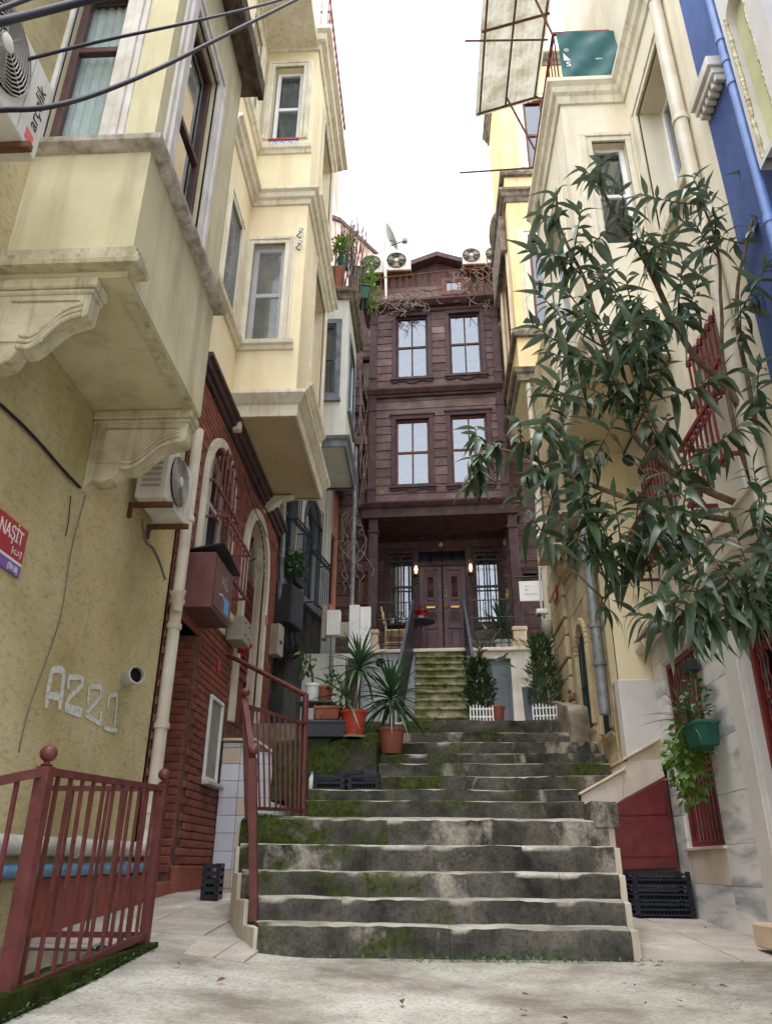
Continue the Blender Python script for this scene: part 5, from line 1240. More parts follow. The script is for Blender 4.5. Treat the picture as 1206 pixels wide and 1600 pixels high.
# ================================================================== salmon house strip and wall ends beyond
h4 = thing('salmon_house', 'narrow salmon pink house front squeezed before the wooden house', 'house', G(3.3, 2.4, 0))
b = MB(); wall(b, G, LEN3, 4.6, 1.4, 12.0, [(2.8, 3.25, 5.6, 7.2)], .15); obj('wall', b, M['salmon'], h4)
b = MB(); G.box(b, LEN3, 4.6, 8.3, 8.42, -.02, .14); G.box(b, LEN3, 4.6, 5.2, 5.3, -.02, .08); obj('string_course', b, M['grey_stone'], h4, bevel=.01)
b = MB(); G.box(b, LEN3 - .1, LEN3 + .22, 2.4, 8.2, .0, .05); obj('quoin_strip', b, M['pale_grey'], h4, bevel=.01)
b = MB(); G.box(b, LEN3, 4.6, 1.4, 5.2, .0, .03); obj('plinth_wall', b, M['pale_grey'], h4)
sash_window(h4, G, 2.8, 3.25, 5.6, 7.2, -.06, M['brown_wood'], M['glass'], .05, rails=(6.5,))
pipe('drainpipe', 'tall thin grey drainpipe in corner beside wooden house', [P(556, 700, Y=14.55), P(549, 960, Y=14.55), P(546, 1000, Y=14.55)], .045, M['zinc'], [(P(552, 850, Y=14.55), (0, 0, 1))])
vm = MB(); rr = random.Random(11)
for i in range(13):
    p = P(rr.uniform(540, 560), rr.uniform(780, 880), Y=14.4); pts = [p]
    for j in range(7): p = p + Vector((rr.uniform(-.13, .13), rr.uniform(-.05, .05), -rr.uniform(.05, .22))); pts.append(p)
    vm.tube(spline(pts, 3), .007, 4)
for i in range(10):
    p = P(563 + rr.uniform(-4, 4), 520 + i * 6, Y=14.4); pts = [p]
    for j in range(12): p = p + Vector((rr.uniform(-.06, .06), rr.uniform(-.04, .04), -.3)); pts.append(p)
    vm.tube(spline(pts, 2), .006, 4)
obj('dry_vine', vm, M['vine_dry'], None, kind='stuff', label='bare grey vine stems hanging in the corner by drainpipe', cat='vine')
# two tall white cabinet doors and smaller boxes
for i, (a, c, lb) in enumerate(((545, 561, 'left of two tall white cabinet boards covered in notes'), (562, 579, 'right of two tall white cabinet boards beside porch post'))):
    t_ = thing('notice_cabinet', lb, 'cabinet', P((a + c) / 2, 1016, Y=14.35 + i * .1))
    F_ = FY(14.35 + i * .12); q = F_.rect(a, 945 + i * 3, c, 1017)
    b = MB(); F_.box(b, *q, -.1, 0); obj('body', b, M['white_paint'], t_, bevel=.006)
    nb = MB()
    for j in range(18):
        u = random.uniform(q[0] + .02, q[1] - .06); v = random.uniform(q[2] + .05, q[2] + (q[3] - q[2]) * .62); F_.box(nb, u, u + random.uniform(.02, .05), v, v + .008, .001, .002)
    obj('printed_notes', nb, M['ac_grille'], t_, kind='stuff')
t_ = thing('meter_box', 'pale grey marbled meter box fixed left of the notice cabinets', 'meter box', P(520, 1000, Y=14.0)); F_ = FY(14.0)
q = F_.rect(510, 953, 531, 992); b = MB(); F_.box(b, *q, -.2, 0); obj('body', b, M['white_paint'], t_, bevel=.006)
q = F_.rect(503, 945, 509, 998); b = MB(); F_.box(b, *q, -.2, .05); obj('side_case', b, M['box_grey'], t_, bevel=.006)
t_ = obj('junction_box', MB().box(*sum(zip(*[tuple(P(532, 970, Y=14.1))[:2], tuple(P(546, 970, Y=14.25))[:2]]), ()), P(540, 995, Y=14.1).z, P(540, 972, Y=14.1).z), M['box_grey'], None, bevel=.006, label='small grey junction box between meter box and notice cabinet', cat='box')
pipe('conduit', 'pair of thin grey conduits below pale meter box', [P(519, 994, Y=14.0), P(517, 1075, Y=14.0)], .035, M['zinc'])
# pale wall behind the pots at the left of the terrace
bw = thing('yard_wall', 'pale dirty yard wall below the meter boxes', 'wall', (-1.9, 14.1, 1.9)); bx = P(490, 1060, Y=14.15).x; bx2 = P(560, 1060, Y=14.15).x
obj('panel', MB().box(bx - .6, bx2, 14.12, 14.3, 1.5, P(500, 1022, Y=14.15).z), M['pale_grey'], bw); obj('strip', MB().box(bx2 - .2, bx2, 14.08, 14.12, 1.5, P(500, 1022, Y=14.15).z - .1), M['dark_wall'], bw)
# pink gable far behind
fg = thing('far_house', 'pale pink gable of a far house above green planters', 'house', (-2.5, 22, 0))
z_ = P(575, 400, Y=22); b = MB().prism([Vector((z_.x - 4, 22, 0)), Vector((z_.x + .3, 22, 0)), Vector((z_.x + .3, 22, z_.z)), Vector((z_.x - 1.1, 22, z_.z + 1.7)), Vector((z_.x - 4, 22, z_.z + 3))], (0, 4, 0)); obj('wall', b, M['pink_far'], fg)
b = MB().prism([Vector((z_.x + .4, 21.9, z_.z - .1)), Vector((z_.x + .4, 21.9, z_.z + .05)), Vector((z_.x - 1.1, 21.9, z_.z + 1.9)), Vector((z_.x - 4, 21.9, z_.z + 3.2)), Vector((z_.x - 4, 21.9, z_.z + 3)), Vector((z_.x - 1.1, 21.9, z_.z + 1.7))], (0, 4.2, 0)); obj('roof', b, M['dark_trim'], fg)

# ================================================================== dark wooden house closing the alley
AL = R(3.2); H = Fr((-1.22, 15.0), (math.cos(AL), -math.sin(AL)), (-math.sin(AL), -math.cos(AL)))
hw_ = thing('wooden_house', 'tall dark timber-clad house with porch closing the top of the alley', 'house', (.4, 16, 2.4))
HW = H.uv(786, 620)[0]                                         # facade width
ZP = 4.43; ZB0 = 7.40; ZB1 = 7.62; ZC = 10.42; ZE = 12.76
def rc(a, b_, c, d_, n=0): return H.rect(a, b_, c, d_, n)
wins = [rc(619, 494, 668, 589), rc(702, 489, 751, 583), rc(618, 655, 671, 757), rc(705, 648, 762, 754)]
def boards(parent, F, u0, u1, v0, v1, bh, holes, n=0, name='board', lap=.012, m='board'):
    v = v0
    while v < v1 - .04:
        t_ = min(v + bh * random.uniform(.96, 1.04), v1); segs = [(u0, u1)]
        if v1 - t_ < .05: t_ = v1
        for h in holes:
            if h[2] < (v + t_) / 2 < h[3]:
                ns = []
                for a, b_ in segs:
                    if h[1] <= a or h[0] >= b_: ns.append((a, b_)); continue
                    if h[0] > a: ns.append((a, h[0]))
                    if h[1] < b_: ns.append((h[1], b_))
                segs = ns
        for a, b_ in segs:
            if b_ - a < .02: continue
            e = random.uniform(-.003, .003)
            mb = MB().hexa([F(a, v + .004, n + lap + e), F(b_, v + .004, n + lap + random.uniform(-.003, .003)), F(b_, v + .004, n - .03), F(a, v + .004, n - .03), F(a, t_ - .004, n + e), F(b_, t_ - .004, n), F(b_, t_ - .004, n - .03), F(a, t_ - .004, n - .03)])
            obj(name, mb, M[m], parent)
        v = t_
cw = .17
sub = MB(); wall(sub, H, 0, HW, ZB1, ZE, [(w_[0], w_[1], w_[2], w_[3]) for w_ in wins], .16, n=-.025)
fc = obj('facade', sub, M['dark_trim'], hw_)
frames = [(w_[0] - .10, w_[1] + .10, w_[2] - .06, w_[3] + .10) for w_ in wins]
boards(fc, H, cw, HW - cw, ZB1 + .02, ZC - .10, .215, frames[2:]); boards(fc, H, cw, HW - cw, ZC + .17, ZE - .02, .215, frames[:2])
for u in (0, HW - cw):
    for v0, v1 in ((ZB1, ZC - .1), (ZC + .16, ZE)):
        b = MB(); H.box(b, u, u + cw, v0, v1, -.03, .045); po = obj('corner_post', b, M['post_wood'], fc, bevel=.006)
        b = MB(); H.box(b, u - .012, u + cw + .012, v0 + (v1 - v0) * .13, v0 + (v1 - v0) * .15, .0, .06); H.box(b, u - .012, u + cw + .012, v1 - .34, v1 - .30, .0, .06); obj('post_collar', b, M['post_wood'], po)
# side of the house going back (left side seen in the slot), roof
b = MB(); b.hexa([H(.01, ZB1, -.03), H(HW - .01, ZB1, -.03), H(HW - .01, ZB1, -5), H(.01, ZB1, -5), H(.01, ZE, -.18), H(HW - .01, ZE, -.18), H(HW - .01, ZE, -5), H(.01, ZE, -5)][:0] or [H(.01, 2.4, -1.75), H(HW - .01, 2.4, -1.75), H(HW - .01, 2.4, -6), H(.01, 2.4, -6), H(.01, ZE, -1.75), H(HW - .01, ZE, -1.75), H(HW - .01, ZE, -6), H(.01, ZE, -6)]); obj('core_wall', b, M['interior'], hw_)
for u in (0.0, HW):
    b = MB(); b.add([H(u, ZB0, -.02), H(u, ZB0, -2.2), H(u, ZE, -2.2), H(u, ZE, -.02)], [(0, 1, 2, 3)]); obj('side_wall', b, M['dark_trim'], hw_)
def sw(path_v, prof, name, m, u0=-.03, u1=None, ret=.6):
    u1 = HW + .03 if u1 is None else u1
    return obj(name, sweep(MB(), [H(u0, path_v, -ret), H(u0, path_v, 0), H(u1, path_v, 0), H(u1, path_v, -ret)], prof), M[m], hw_, smooth=30)
sw(ZC - .10, [(0, 0), (.05, 0), (.06, .05), (.10, .07), (.13, .13), (.15, .16), (.15, .20), (.05, .25), (0, .25)], 'storey_cornice', 'dark_trim')
sw(ZE - .03, [(0, 0), (.04, 0), (.06, .08), (.14, .10), (.20, .16), (.24, .2), (.24, .26), (0, .27)], 'roof_cornice', 'dark_trim')
sw(ZB0 - .10, [(0, 0), (.06, 0), (.06, .2), (.10, .22), (.14, .27), (.16, .30), (.16, .33), (0, .34)], 'porch_beam', 'dark_trim', -.06, HW + .12, 1.6)
# windows
for i, w_ in enumerate(wins):
    b = MB(); H.ring(b, w_[0], w_[1], w_[2], w_[3], .10, -.03, .035, True, .055); obj('window_surround', b, M['post_wood'], fc, bevel=.005)
    b = MB(); H.box(b, w_[0] - .14, w_[1] + .14, w_[3] + .10, w_[3] + .13, -.02, .06); obj('window_head', b, M['post_wood'], fc); b = MB(); H.box(b, w_[0] - .13, w_[1] + .13, w_[2] - .09, w_[2] - .056, -.02, .07); obj('window_ledge', b, M['post_wood'], fc)
    n_ = 24; tp_ = [H(w_[0] - .11 + (w_[1] - w_[0] + .22) * k / n_, w_[2] - .085, .02) for k in range(n_ + 1)]
    bt_ = [H(w_[0] - .11 + (w_[1] - w_[0] + .22) * k / n_, w_[2] - .16 - .035 * math.cos(4 * math.pi * k / n_) * (1 if 2 < k < n_ - 2 else 0) + (.03 if k in (0, n_) else 0), .02) for k in range(n_ + 1)]
    obj('apron', MB().prism(tp_ + bt_[::-1], H.n * .018), M['post_wood'], fc)
    mid = w_[2] + (w_[3] - w_[2]) * .5
    sash_window(fc, H, w_[0], w_[1], w_[2], w_[3], -.05, M['sash_wood'] if i > 1 else M['post_wood'], M['glass_bright'], .05, rails=(mid,), mulls=((w_[0] + w_[1]) / 2,), curtain=M['curtain'], cw=3, halfc=(i == 2), name='window')
# attic gable set back, roof terrace railing
G2 = Fr(H(0, 0, -1.6)[:2], H.u[:2], H.n[:2]); ga = (G2.uv(578, 440)[0] - .3, G2.uv(792, 440)[0])
gk = G2.uv(683, 411); ge = G2.uv(600, 442); gr_ = G2.uv(780, 440)
aw = G2.rect(695, 440, 722, 458)
poly = [G2(ga[0], ZE, 0), G2(ga[1], ZE, 0), G2(ga[1], gr_[1], 0), G2(gk[0], gk[1], 0), G2(ga[0], ge[1] - .2, 0)]
ag = obj('attic_gable', MB().prism(poly, -G2.n * .3), M['dark_trim'], hw_)
boards(ag, G2, ga[0] + .3, ga[1] - .2, ZE + .3, ge[1] - .25, .24, [(aw[0] - .1, aw[1] + .1, aw[2] - .1, aw[3] + .3)], .03)
rf = MB()
for p0, p1 in (((gk[0], gk[1]), (ga[0] - .25, ge[1] - .32)), ((gk[0], gk[1]), (ga[1] + .1, gr_[1] - .05))):
    rf.hexa([G2(p0[0], p0[1] + .02, .28), G2(p1[0], p1[1] + .02, .28), G2(p1[0], p1[1] + .02, -4), G2(p0[0], p0[1] + .02, -4), G2(p0[0], p0[1] + .17, .28), G2(p1[0], p1[1] + .17, .28), G2(p1[0], p1[1] + .17, -4), G2(p0[0], p0[1] + .17, -4)])
obj('roof', rf, M['dark_trim'], hw_)
b = MB(); G2.ring(b, aw[0], aw[1], aw[2], aw[3], .09, .0, .07); obj('window_surround', b, M['sash_wood'], ag)
sash_window(ag, G2, *aw, .06, M['sash_wood'], M['glass_bright'], .05, room=False, curtain=None)
obj('terrace_deck', MB().hexa([H(-.05, ZE + .22, .2), H(HW + .05, ZE + .22, .2), H(HW + .05, ZE + .22, -1.7), H(-.05, ZE + .22, -1.7), H(-.05, ZE + .25, .2), H(HW + .05, ZE + .25, .2), H(HW + .05, ZE + .25, -1.7), H(-.05, ZE + .25, -1.7)]), M['dark_trim'], hw_)
tr_ = thing('roof_railing', 'rusty iron railing along roof terrace of wooden house', 'railing', H(1.5, ZE + .25, 0))
ur0, ur1 = H.uv(596, 470)[0], HW + .02; zt_ = H.uv(690, 424, .05)[1]
for i in range(19):
    u = ur0 + (ur1 - ur0) * i / 18; obj('baluster', MB().tube([H(u, ZE + .26, .1), H(u, zt_ - .12 + .12 * (i / 18), .1)], .009, 5), M['rust'], tr_)
obj('rail', MB().tube([H(ur0 - .05, zt_ - .12, .1), H(ur1, zt_, .1)], .018, 6), M['rust'], tr_)
vm = MB(); rr = random.Random(21)
for i in range(70):
    u = rr.choice((rr.uniform(.2, HW), rr.uniform(HW * .65, HW), rr.uniform(.4, 1.2))); v = ZE + .3 + rr.uniform(0, .9 if u > HW * .6 else .25); p = H(u, v, .16); pts = [p]
    for j in range(6): p = p + Vector((rr.uniform(-.16, .16), rr.uniform(-.06, .03), -rr.uniform(-.05, .2))); pts.append(p)
    vm.tube(spline(pts, 3), .007, 4)
obj('dry_vine', vm, M['vine_dry'], None, kind='stuff', label='bare dry vine stems tangled over roof edge of wooden house', cat='vine')
ch_ = obj('satellite_chair', MB().tube(spline([H(ur0 + .9, ZE + .3, -.2), H(ur0 + .75, ZE + .75, -.25), H(ur0 + 1.0, ZE + .85, -.25), H(ur0 + 1.25, ZE + .7, -.2), H(ur0 + 1.2, ZE + .3, -.2)], 6), .022, 6).prism([H(ur0 + .8, ZE + .45, -.2), H(ur0 + 1.22, ZE + .45, -.2), H(ur0 + 1.22, ZE + .45, -.6), H(ur0 + .8, ZE + .45, -.6)], (0, 0, .03)), M['iron_green'], None, smooth=40, label='dark green round-backed chair on the roof terrace', cat='chair'); ch_.name = 'terrace_chair'
# roof air conditioners and dish
RF = Fr(H(0, 0, -1.0)[:2], (1, 0), (0, -1))
for i, (a, b_, c, d_, lb, off) in enumerate(((568, 404, 600, 432, 'leftmost rooftop air conditioner, partly behind dish mast', .3), (606, 400, 642, 428, 'rooftop air conditioner beside the satellite dish mast', .1), (722, 393, 758, 418, 'left of the two rooftop air conditioners above the gable', 1.2), (760, 391, 790, 416, 'right of two rooftop air conditioners next to apricot house', 1.4))):
    FF = Fr((0, H(0, 0, -off)[1]), (1, 0), (0, -1)); q = FF.rect(a, b_, c, d_)
    ac_unit(lb, FF, q[0], q[2], -.15, q[1] - q[0], q[3] - q[2], .3, .38, False, rings=4, group='rooftop air conditioners')
    st_ = thing('air_conditioner_stand', ('first', 'second', 'third', 'fourth')[i] + ' rooftop steel stand from the dish side, under its air conditioner', 'stand', FF((q[0] + q[1]) / 2, q[2] - .5, 0), 'rooftop air conditioner stands')
    for uu in (q[0] + .08, q[1] - .1):
        k = MB(); FF.box(k, uu, uu + .03, q[2] - .9, q[2] - .01, -.1, -.07); obj('leg', k, M['rust'], st_)
    k = MB(); FF.box(k, q[0], q[1], q[2] - .04, q[2] - .005, -.14, .14); obj('shelf', k, M['rust'], st_)
ds = thing('satellite_dish', 'satellite dish on white mast above wooden house roof', 'satellite dish', P(600, 470, Y=14.9))
obj('mast', MB().tube([P(604, 468, Y=14.9), P(600, 376, Y=14.9)], .035, 8), M['ac_white'], ds, smooth=40)
dc = P(606, 372, Y=14.9); ax = Vector((.93, -.1, .42)).normalized()
obj('dish', MB().lathe([(0, 0), (.12, .012), (.24, .045), (.36, .1), (.36, .11), (.24, .06), (.12, .026), (0, .014)], dc, ax, 20), M['ac_grille'], ds, smooth=60)
e_ = P(632, 376, Y=14.7)
obj('feed_arm', MB().tube([dc - Vector((0, 0, .3)) + ax * .05, e_], .014, 6).tube([dc - Vector((0, .2, .3)) + ax * .05, e_ - Vector((0, 0, .08))], .008, 6), M['iron_black'], ds); obj('feed_horn', MB().box(e_.x - .05, e_.x + .07, e_.y - .06, e_.y + .06, e_.z - .06, e_.z + .06), M['box_grey'], ds, bevel=.01)

# ---- porch
RW = Fr(H(0, 0, -1.35)[:2], H.u[:2], H.n[:2])
dL = RW.rect(655, 884, 729, 1013); dz0 = ZP; dz1 = RW.uv(692, 884)[1]; tz1 = RW.uv(692, 862)[1]
wl = RW.rect(607, 866, 645, 975); wr_ = RW.rect(742, 863, 781, 975)
b = MB(); wall(b, RW, -.6, HW + 1.2, 2.4, ZB0 + .3, [(dL[0], dL[1], dz0, tz1), wl, wr_], .12, n=-.02); pw = obj('porch_wall', b, M['dark_trim'], hw_)
hol = [(dL[0] - .16, dL[1] + .16, dz0 - .1, tz1 + .1), (wl[0] - .1, wl[1] + .1, wl[2] - .1, wl[3] + .1), (wr_[0] - .1, wr_[1] + .1, wr_[2] - .1, wr_[3] + .1)]
boards(pw, RW, .02, HW - .02, ZP, ZB0 - .1, .27, hol)
b = MB(); RW.box(b, dL[0] - .15, dL[0], dz0, tz1 + .1, -.05, .05); RW.box(b, dL[1], dL[1] + .15, dz0, tz1 + .1, -.05, .05); RW.box(b, dL[0], dL[1], tz1, tz1 + .1, -.05, .05); RW.box(b, dL[0], dL[1], dz1, dz1 + .1, -.1, .02); obj('door_frame', b, M['post_wood'], pw, bevel=.006)
tw = (dL[1] - dL[0]) / 4
for i, nm in enumerate(('blue', 'red', 'navy', 'green')):
    g = MB(); RW.box(g, dL[0] + i * tw + .015, dL[0] + (i + 1) * tw - .015, dz1 + .1, tz1, -.08, -.06); obj('fanlight_pane', g, M['stain_' + nm], pw)
mid = (dL[0] + dL[1]) / 2
for s_, (a, b_) in enumerate(((dL[0], mid - .012), (mid + .012, dL[1]))):
    d_ = MB(); RW.box(d_, a, b_, dz0, dz1, -.09, -.05); lf = obj('door_leaf', d_, M['door_wood'], pw, label='carved dark brown front door leaf')
    hh = dz1 - dz0; st_ = MB()
    for x0, x1, y0, y1 in ((a, a + .11, 0, hh), (b_ - .11, b_, 0, hh), (a + .11, b_ - .11, 0, .12), (a + .11, b_ - .11, hh * .36, hh * .41), (a + .11, b_ - .11, hh * .60 - .06, hh * .60 + .02), (a + .11, b_ - .11, hh - .1, hh)): RW.box(st_, x0, x1, dz0 + y0, dz0 + y1, -.05, -.02)
    obj('door_rail', st_, M['door_wood'], lf, bevel=.006)
    # fluted upper panel, rosette, lower panel
    p_ = MB(); RW.box(p_, a + .17, b_ - .17, dz0 + hh * .64, dz0 + hh * .93, -.05, -.032); obj('upper_panel', p_, M['door_wood'], lf, bevel=.008)
    for k in range(6):
        u = a + .2 + (b_ - a - .4) * k / 5; obj('flute', MB().tube([RW(u, dz0 + hh * .68, -.03), RW(u, dz0 + hh * .89, -.03)], .011, 6), M['door_wood'], lf, smooth='all')
    for v in (.655, .915):
        p_ = MB(); RW.box(p_, a + .18, b_ - .18, dz0 + hh * v - .02, dz0 + hh * v + .02, -.032, -.018); obj('panel_cap', p_, M['door_wood'], lf, bevel=.008)
    cu = (a + b_) / 2; cv = dz0 + hh * .485
    p_ = MB(); RW.box(p_, a + .15, b_ - .15, cv - .14, cv + .14, -.05, -.036); obj('middle_panel', p_, M['door_wood'], lf, bevel=.008)
    for r_ in (.04, .075, .11): obj('rosette_ring', MB().tube(circle(RW, cu, cv, -.034, r_), .012, 6, False), M['door_wood'], lf, smooth='all')
    obj('rosette_boss', MB().ball(RW(cu, cv, -.032), .022), M['door_wood'], lf, smooth='all')
    p_ = MB(); RW.box(p_, a + .16, b_ - .16, dz0 + .17, dz0 + hh * .33, -.05, -.03); obj('lower_panel', p_, M['door_wood'], lf, bevel=.012)
    p_ = MB(); RW.box(p_, cu - .1, cu + .1, dz0 + hh * .565, dz0 + hh * .585, -.02, -.008); obj('letter_slot', p_, M['brass'], lf, bevel=.003)
p_ = MB(); RW.box(p_, mid + .03, mid + .09, dz0 + hh * .68, dz0 + hh * .75, -.02, 0); obj('keypad', p_, M['box_grey'], pw, bevel=.003)
p_ = MB(); RW.box(p_, mid + .045, mid + .075, dz0 + hh * .69, dz0 + hh * .74, .001, .004); obj('keypad_keys', p_, M['ink'], pw)
obj('door_knob', MB().ball(RW(mid + .07, dz0 + hh * .57, .01), .03), M['brass'], pw, smooth='all')
for i, w_ in enumerate((wl, wr_)):
    b = MB(); RW.ring(b, w_[0], w_[1], w_[2], w_[3], .09, -.03, .03); obj('window_surround', b, M['post_wood'], pw, bevel=.005)
    sash_window(pw, RW, w_[0], w_[1], w_[2], w_[3], -.05, M['sash_wood'], M['glass'] if i == 0 else M['glass_bright'], .05, rails=((w_[2] + w_[3]) / 2 + .05,), mulls=((w_[0] + w_[1]) / 2,), curtain=M['curtain'] if i else M['blind'])
    bar_grille(('black bar grille on porch window left of the front door', 'black bar grille on porch window right of the front door')[i], RW, w_[0] - .03, w_[1] + .03, w_[2] - .05, w_[3] + .05, 6, M['iron_black'], .06, .011, rails=((w_[2] + .1, .06), ((w_[2] + w_[3]) / 2, .06), (w_[3] - .2, .06)))
obj('porch_ceiling', MB().hexa([H(-.06, ZB0 + .01, .02), H(HW + .12, ZB0 + .01, .02), H(HW + .12, ZB0 + .01, -1.36), H(-.06, ZB0 + .01, -1.36), H(-.06, ZB0 + .05, .02), H(HW + .12, ZB0 + .05, .02), H(HW + .12, ZB0 + .05, -1.36), H(-.06, ZB0 + .05, -1.36)]), M['dark_trim'], hw_)
for i, (px, bx) in enumerate(((581, 0), (805, 1))):
    u = H.uv(px + .5, 920)[0] if i == 0 else H.uv(807, 920)[0]
    b = MB(); H.box(b, u - .095, u + .095, ZP + .42, ZB0 - .1, -.19, 0); po = obj('porch_post', b, M['post_wood'], hw_, bevel=.012)
    b = MB(); H.box(b, u - .12, u + .12, ZB0 - .42, ZB0 - .36, -.215, .025); obj('post_collar', b, M['post_wood'], po, bevel=.01)
    b = MB(); H.box(b, u - .16, u + .16, ZP, ZP + .12, -.255, .065); H.box(b, u - .13, u + .13, ZP + .12, ZP + .34, -.225, .035); H.box(b, u - .15, u + .15, ZP + .34, ZP + .42, -.245, .055); obj('post_base', b, M['travertine'], hw_, bevel=.012)
# platform: slab, walls, openings
pl0 = H.uv(562, 1018)[0]; pl1 = H.uv(831, 1016)[0]; sx0 = H.uv(650, 1018)[0]; sx1 = H.uv(730, 1018)[0]
pf = thing('porch_platform', 'painted masonry porch platform with marble edge under wooden house', 'platform', H(1.6, 2.4, 0))
b = MB(); H.box(b, pl0, pl1, ZP - .07, ZP, -1.5, .10); obj('edge_slab', b, M['marble_cream'], pf, bevel=.01)
bd = H.rect(755, 1029, 800, 1125, .02)
b = MB(); H.box(b, pl0 + .04, sx0 - .02, 2.3, ZP - .07, -1.4, .04); wlf = obj('wall', b, M['platform_grey'], pf)
b = MB(); wall(b, H, sx1 + .02, pl1 - .04, 2.3, ZP - .07, [(bd[0], bd[1], 2.38, bd[3])], .12, n=.04); b.add([H(pl1 - .04, 2.3, .04), H(pl1 - .04, 2.3, -1.4), H(pl1 - .04, ZP - .07, -1.4), H(pl1 - .04, ZP - .07, .04)], [(0, 1, 2, 3)]); obj('wall', b, M['platform'], pf)
b = MB(); H.box(b, bd[0], bd[1], 2.38, bd[3], -.1, -.06); sdo = obj('steel_door', b, M['steel_door'], pf)
b = MB(); H.box(b, bd[0] + .08, bd[1] - .06, 2.5, 2.95, -.06, -.045); H.box(b, bd[0] + .08, bd[1] - .06, 3.05, bd[3] - .1, -.06, -.045); obj('door_panel', b, M['steel_door'], sdo, bevel=.01)
for px in (594, 627):
    u, v = H.uv(px, 1036); c = H(u, v, .041); obj('vent_hole', MB().lathe([(.085, 0), (.085, .012), (.07, .012), (.07, .002), (0, .002)], c, H.n, 18), M['dark'], wlf, smooth=40)
b = MB(); H.box(b, pl1 - .18, pl1 - .13, 3.25, 3.33, .04, .06); obj('switch_box', b, M['white_paint'], pf)
# mossy stairs up to the porch
hs_ = thing('porch_staircase', 'narrow green mossy staircase leading up to the front door', 'staircase', (.25, 12.6, 2.4))
t = NT('yellow_green_mossy_step'); n1 = t.noise(3.2, 8, .66); g_ = t.n('ShaderNodeNewGeometry'); sp_ = t.n('ShaderNodeSeparateXYZ'); t.l(g_.outputs['Normal'], sp_.inputs[0])
c_ = t.mix(t.ramp(n1, .38, .58), S(176, 170, 146), S(98, 102, 50)); c_ = t.mix(t.ramp(t.noise(7, 8, .7), .52, .68), c_, S(62, 70, 26)); M['step_porch'] = t.done(c_, .95, t.bump(t.noise(40), .6, .012), spec=.1)
for i in range(11):
    yf = 15.0 - .27 * i - .03; z = ZP - .19 * i - (.0 if i else .001)
    x0, x1 = -.20, .72
    if i == 0: continue
    stone('step_stone', x0, x1, yf, yf + .36, z - .24, z, M['step_porch'], hs_, seed=200 + i, res=.08, amp=.005, rnd=.012)
    nb = MB().box(x0 - .01, x1 + .01, yf - .035, yf + .1, z - .035, z + .004); obj('nosing', nb, M['step_porch'], hs_, bevel=.008)
stone('step_stone', -.2, .72, 14.86, 15.0, ZP - .26, ZP - .072, M['step_porch'], hs_, seed=230, res=.08, amp=.004, rnd=.006)
for x, lb in ((-.24, 'dark steel side panel left of the mossy porch stairs'), (.755, 'dark steel side panel right of the mossy porch stairs')):
    xb = x - .2 if x < 0 else x; poly = [Vector((x, 14.98, ZP - .02)), Vector((x, 14.98, ZP + 1.0)), Vector((xb, 12.35, 3.42)), Vector((xb, 12.35, 2.42))]
    o = thing('stair_parapet', lb, 'parapet', (x, 13.6, 2.4))
    obj('panel', MB().prism(poly, (.03 if x > 0 else -.03, 0, 0)), M['steel_panel'], o)
    obj('cap_rail', MB().tube([Vector((x + (.015 if x > 0 else -.015), 14.92, ZP + 1.0)), Vector((xb + (.015 if x > 0 else -.015), 12.35, 3.44))], .035, 4), M['steel_panel'], o)
# porch balustrade either side of the stairs
for a, b_, lb in ((H.uv(590, 960)[0], sx0 - .05, 'thin black porch railing left of the stairs'), (sx1 + .06, H.uv(803, 960)[0], 'thin black porch railing right of the stairs')):
    t_ = thing('porch_railing', lb, 'railing', H((a + b_) / 2, ZP, .03))
    for v in (ZP + .1, ZP + .62, ZP + .98): obj('rail', MB().tube([H(a, v, .02), H(b_, v, .02)], .012, 6), M['iron_black'], t_)
    k = max(3, int((b_ - a) / .13))
    for i in range(k + 1): obj('bar', MB().tube([H(a + (b_ - a) * i / k, ZP, .02), H(a + (b_ - a) * i / k, ZP + .98, .02)], .009, 5), M['iron_black'], t_)
    for i in range(k): u = a + (b_ - a) * (i + .5) / k; obj('arch_curl', MB().tube([H(u - .06, ZP + .5, .02), H(u - .03, ZP + .57, .02), H(u, ZP + .52, .02), H(u + .03, ZP + .57, .02), H(u + .06, ZP + .5, .02)], .007, 5), M['iron_black'], t_, smooth='all')
# lanterns (lit), camera, plates
for px, py, lb in ((650, 890, 'lit wall lantern left of the front door'), (735, 887, 'lit wall lantern right of the front door')):
    u, v = RW.uv(px, py, .1); c = RW(u, v, .12); ln2 = thing('wall_lantern', lb, 'lantern', c - Vector((0, 0, .25)), 'porch wall lanterns')
    b = MB(); RW.box(b, u - .05, u + .05, v - .32, v - .1, .05, .08); b.tube([RW(u, v - .26, .08), RW(u, v - .26, .13), RW(u, v - .16, .13)], .014, 6); b.lathe([(.05, 0), (.06, .03), (.02, .04)], RW(u, v - .17, .13), (0, 0, 1), 12); obj('holder', b, M['iron_black'], ln2)
    cg = MB()
    for q in range(4): a_ = math.pi / 4 + q * math.pi / 2; cg.tube([RW(u + .055 * math.cos(a_), v - .13, .13 + .055 * math.sin(a_)), RW(u + .05 * math.cos(a_), v + .13, .13 + .05 * math.sin(a_)), RW(u, v + .2, .13)], .006, 5)
    obj('cage', cg, M['brass'], ln2)
    obj('bulb', MB().lathe([(.012, -.1), (.016, -.06), (.04, -.03), (.045, .0), (.025, .05), (0, .09)], RW(u, v, .13), (0, 0, 1), 10), M['bulb'], ln2, smooth='all')
sc = P(843, 945, Y=14.7)
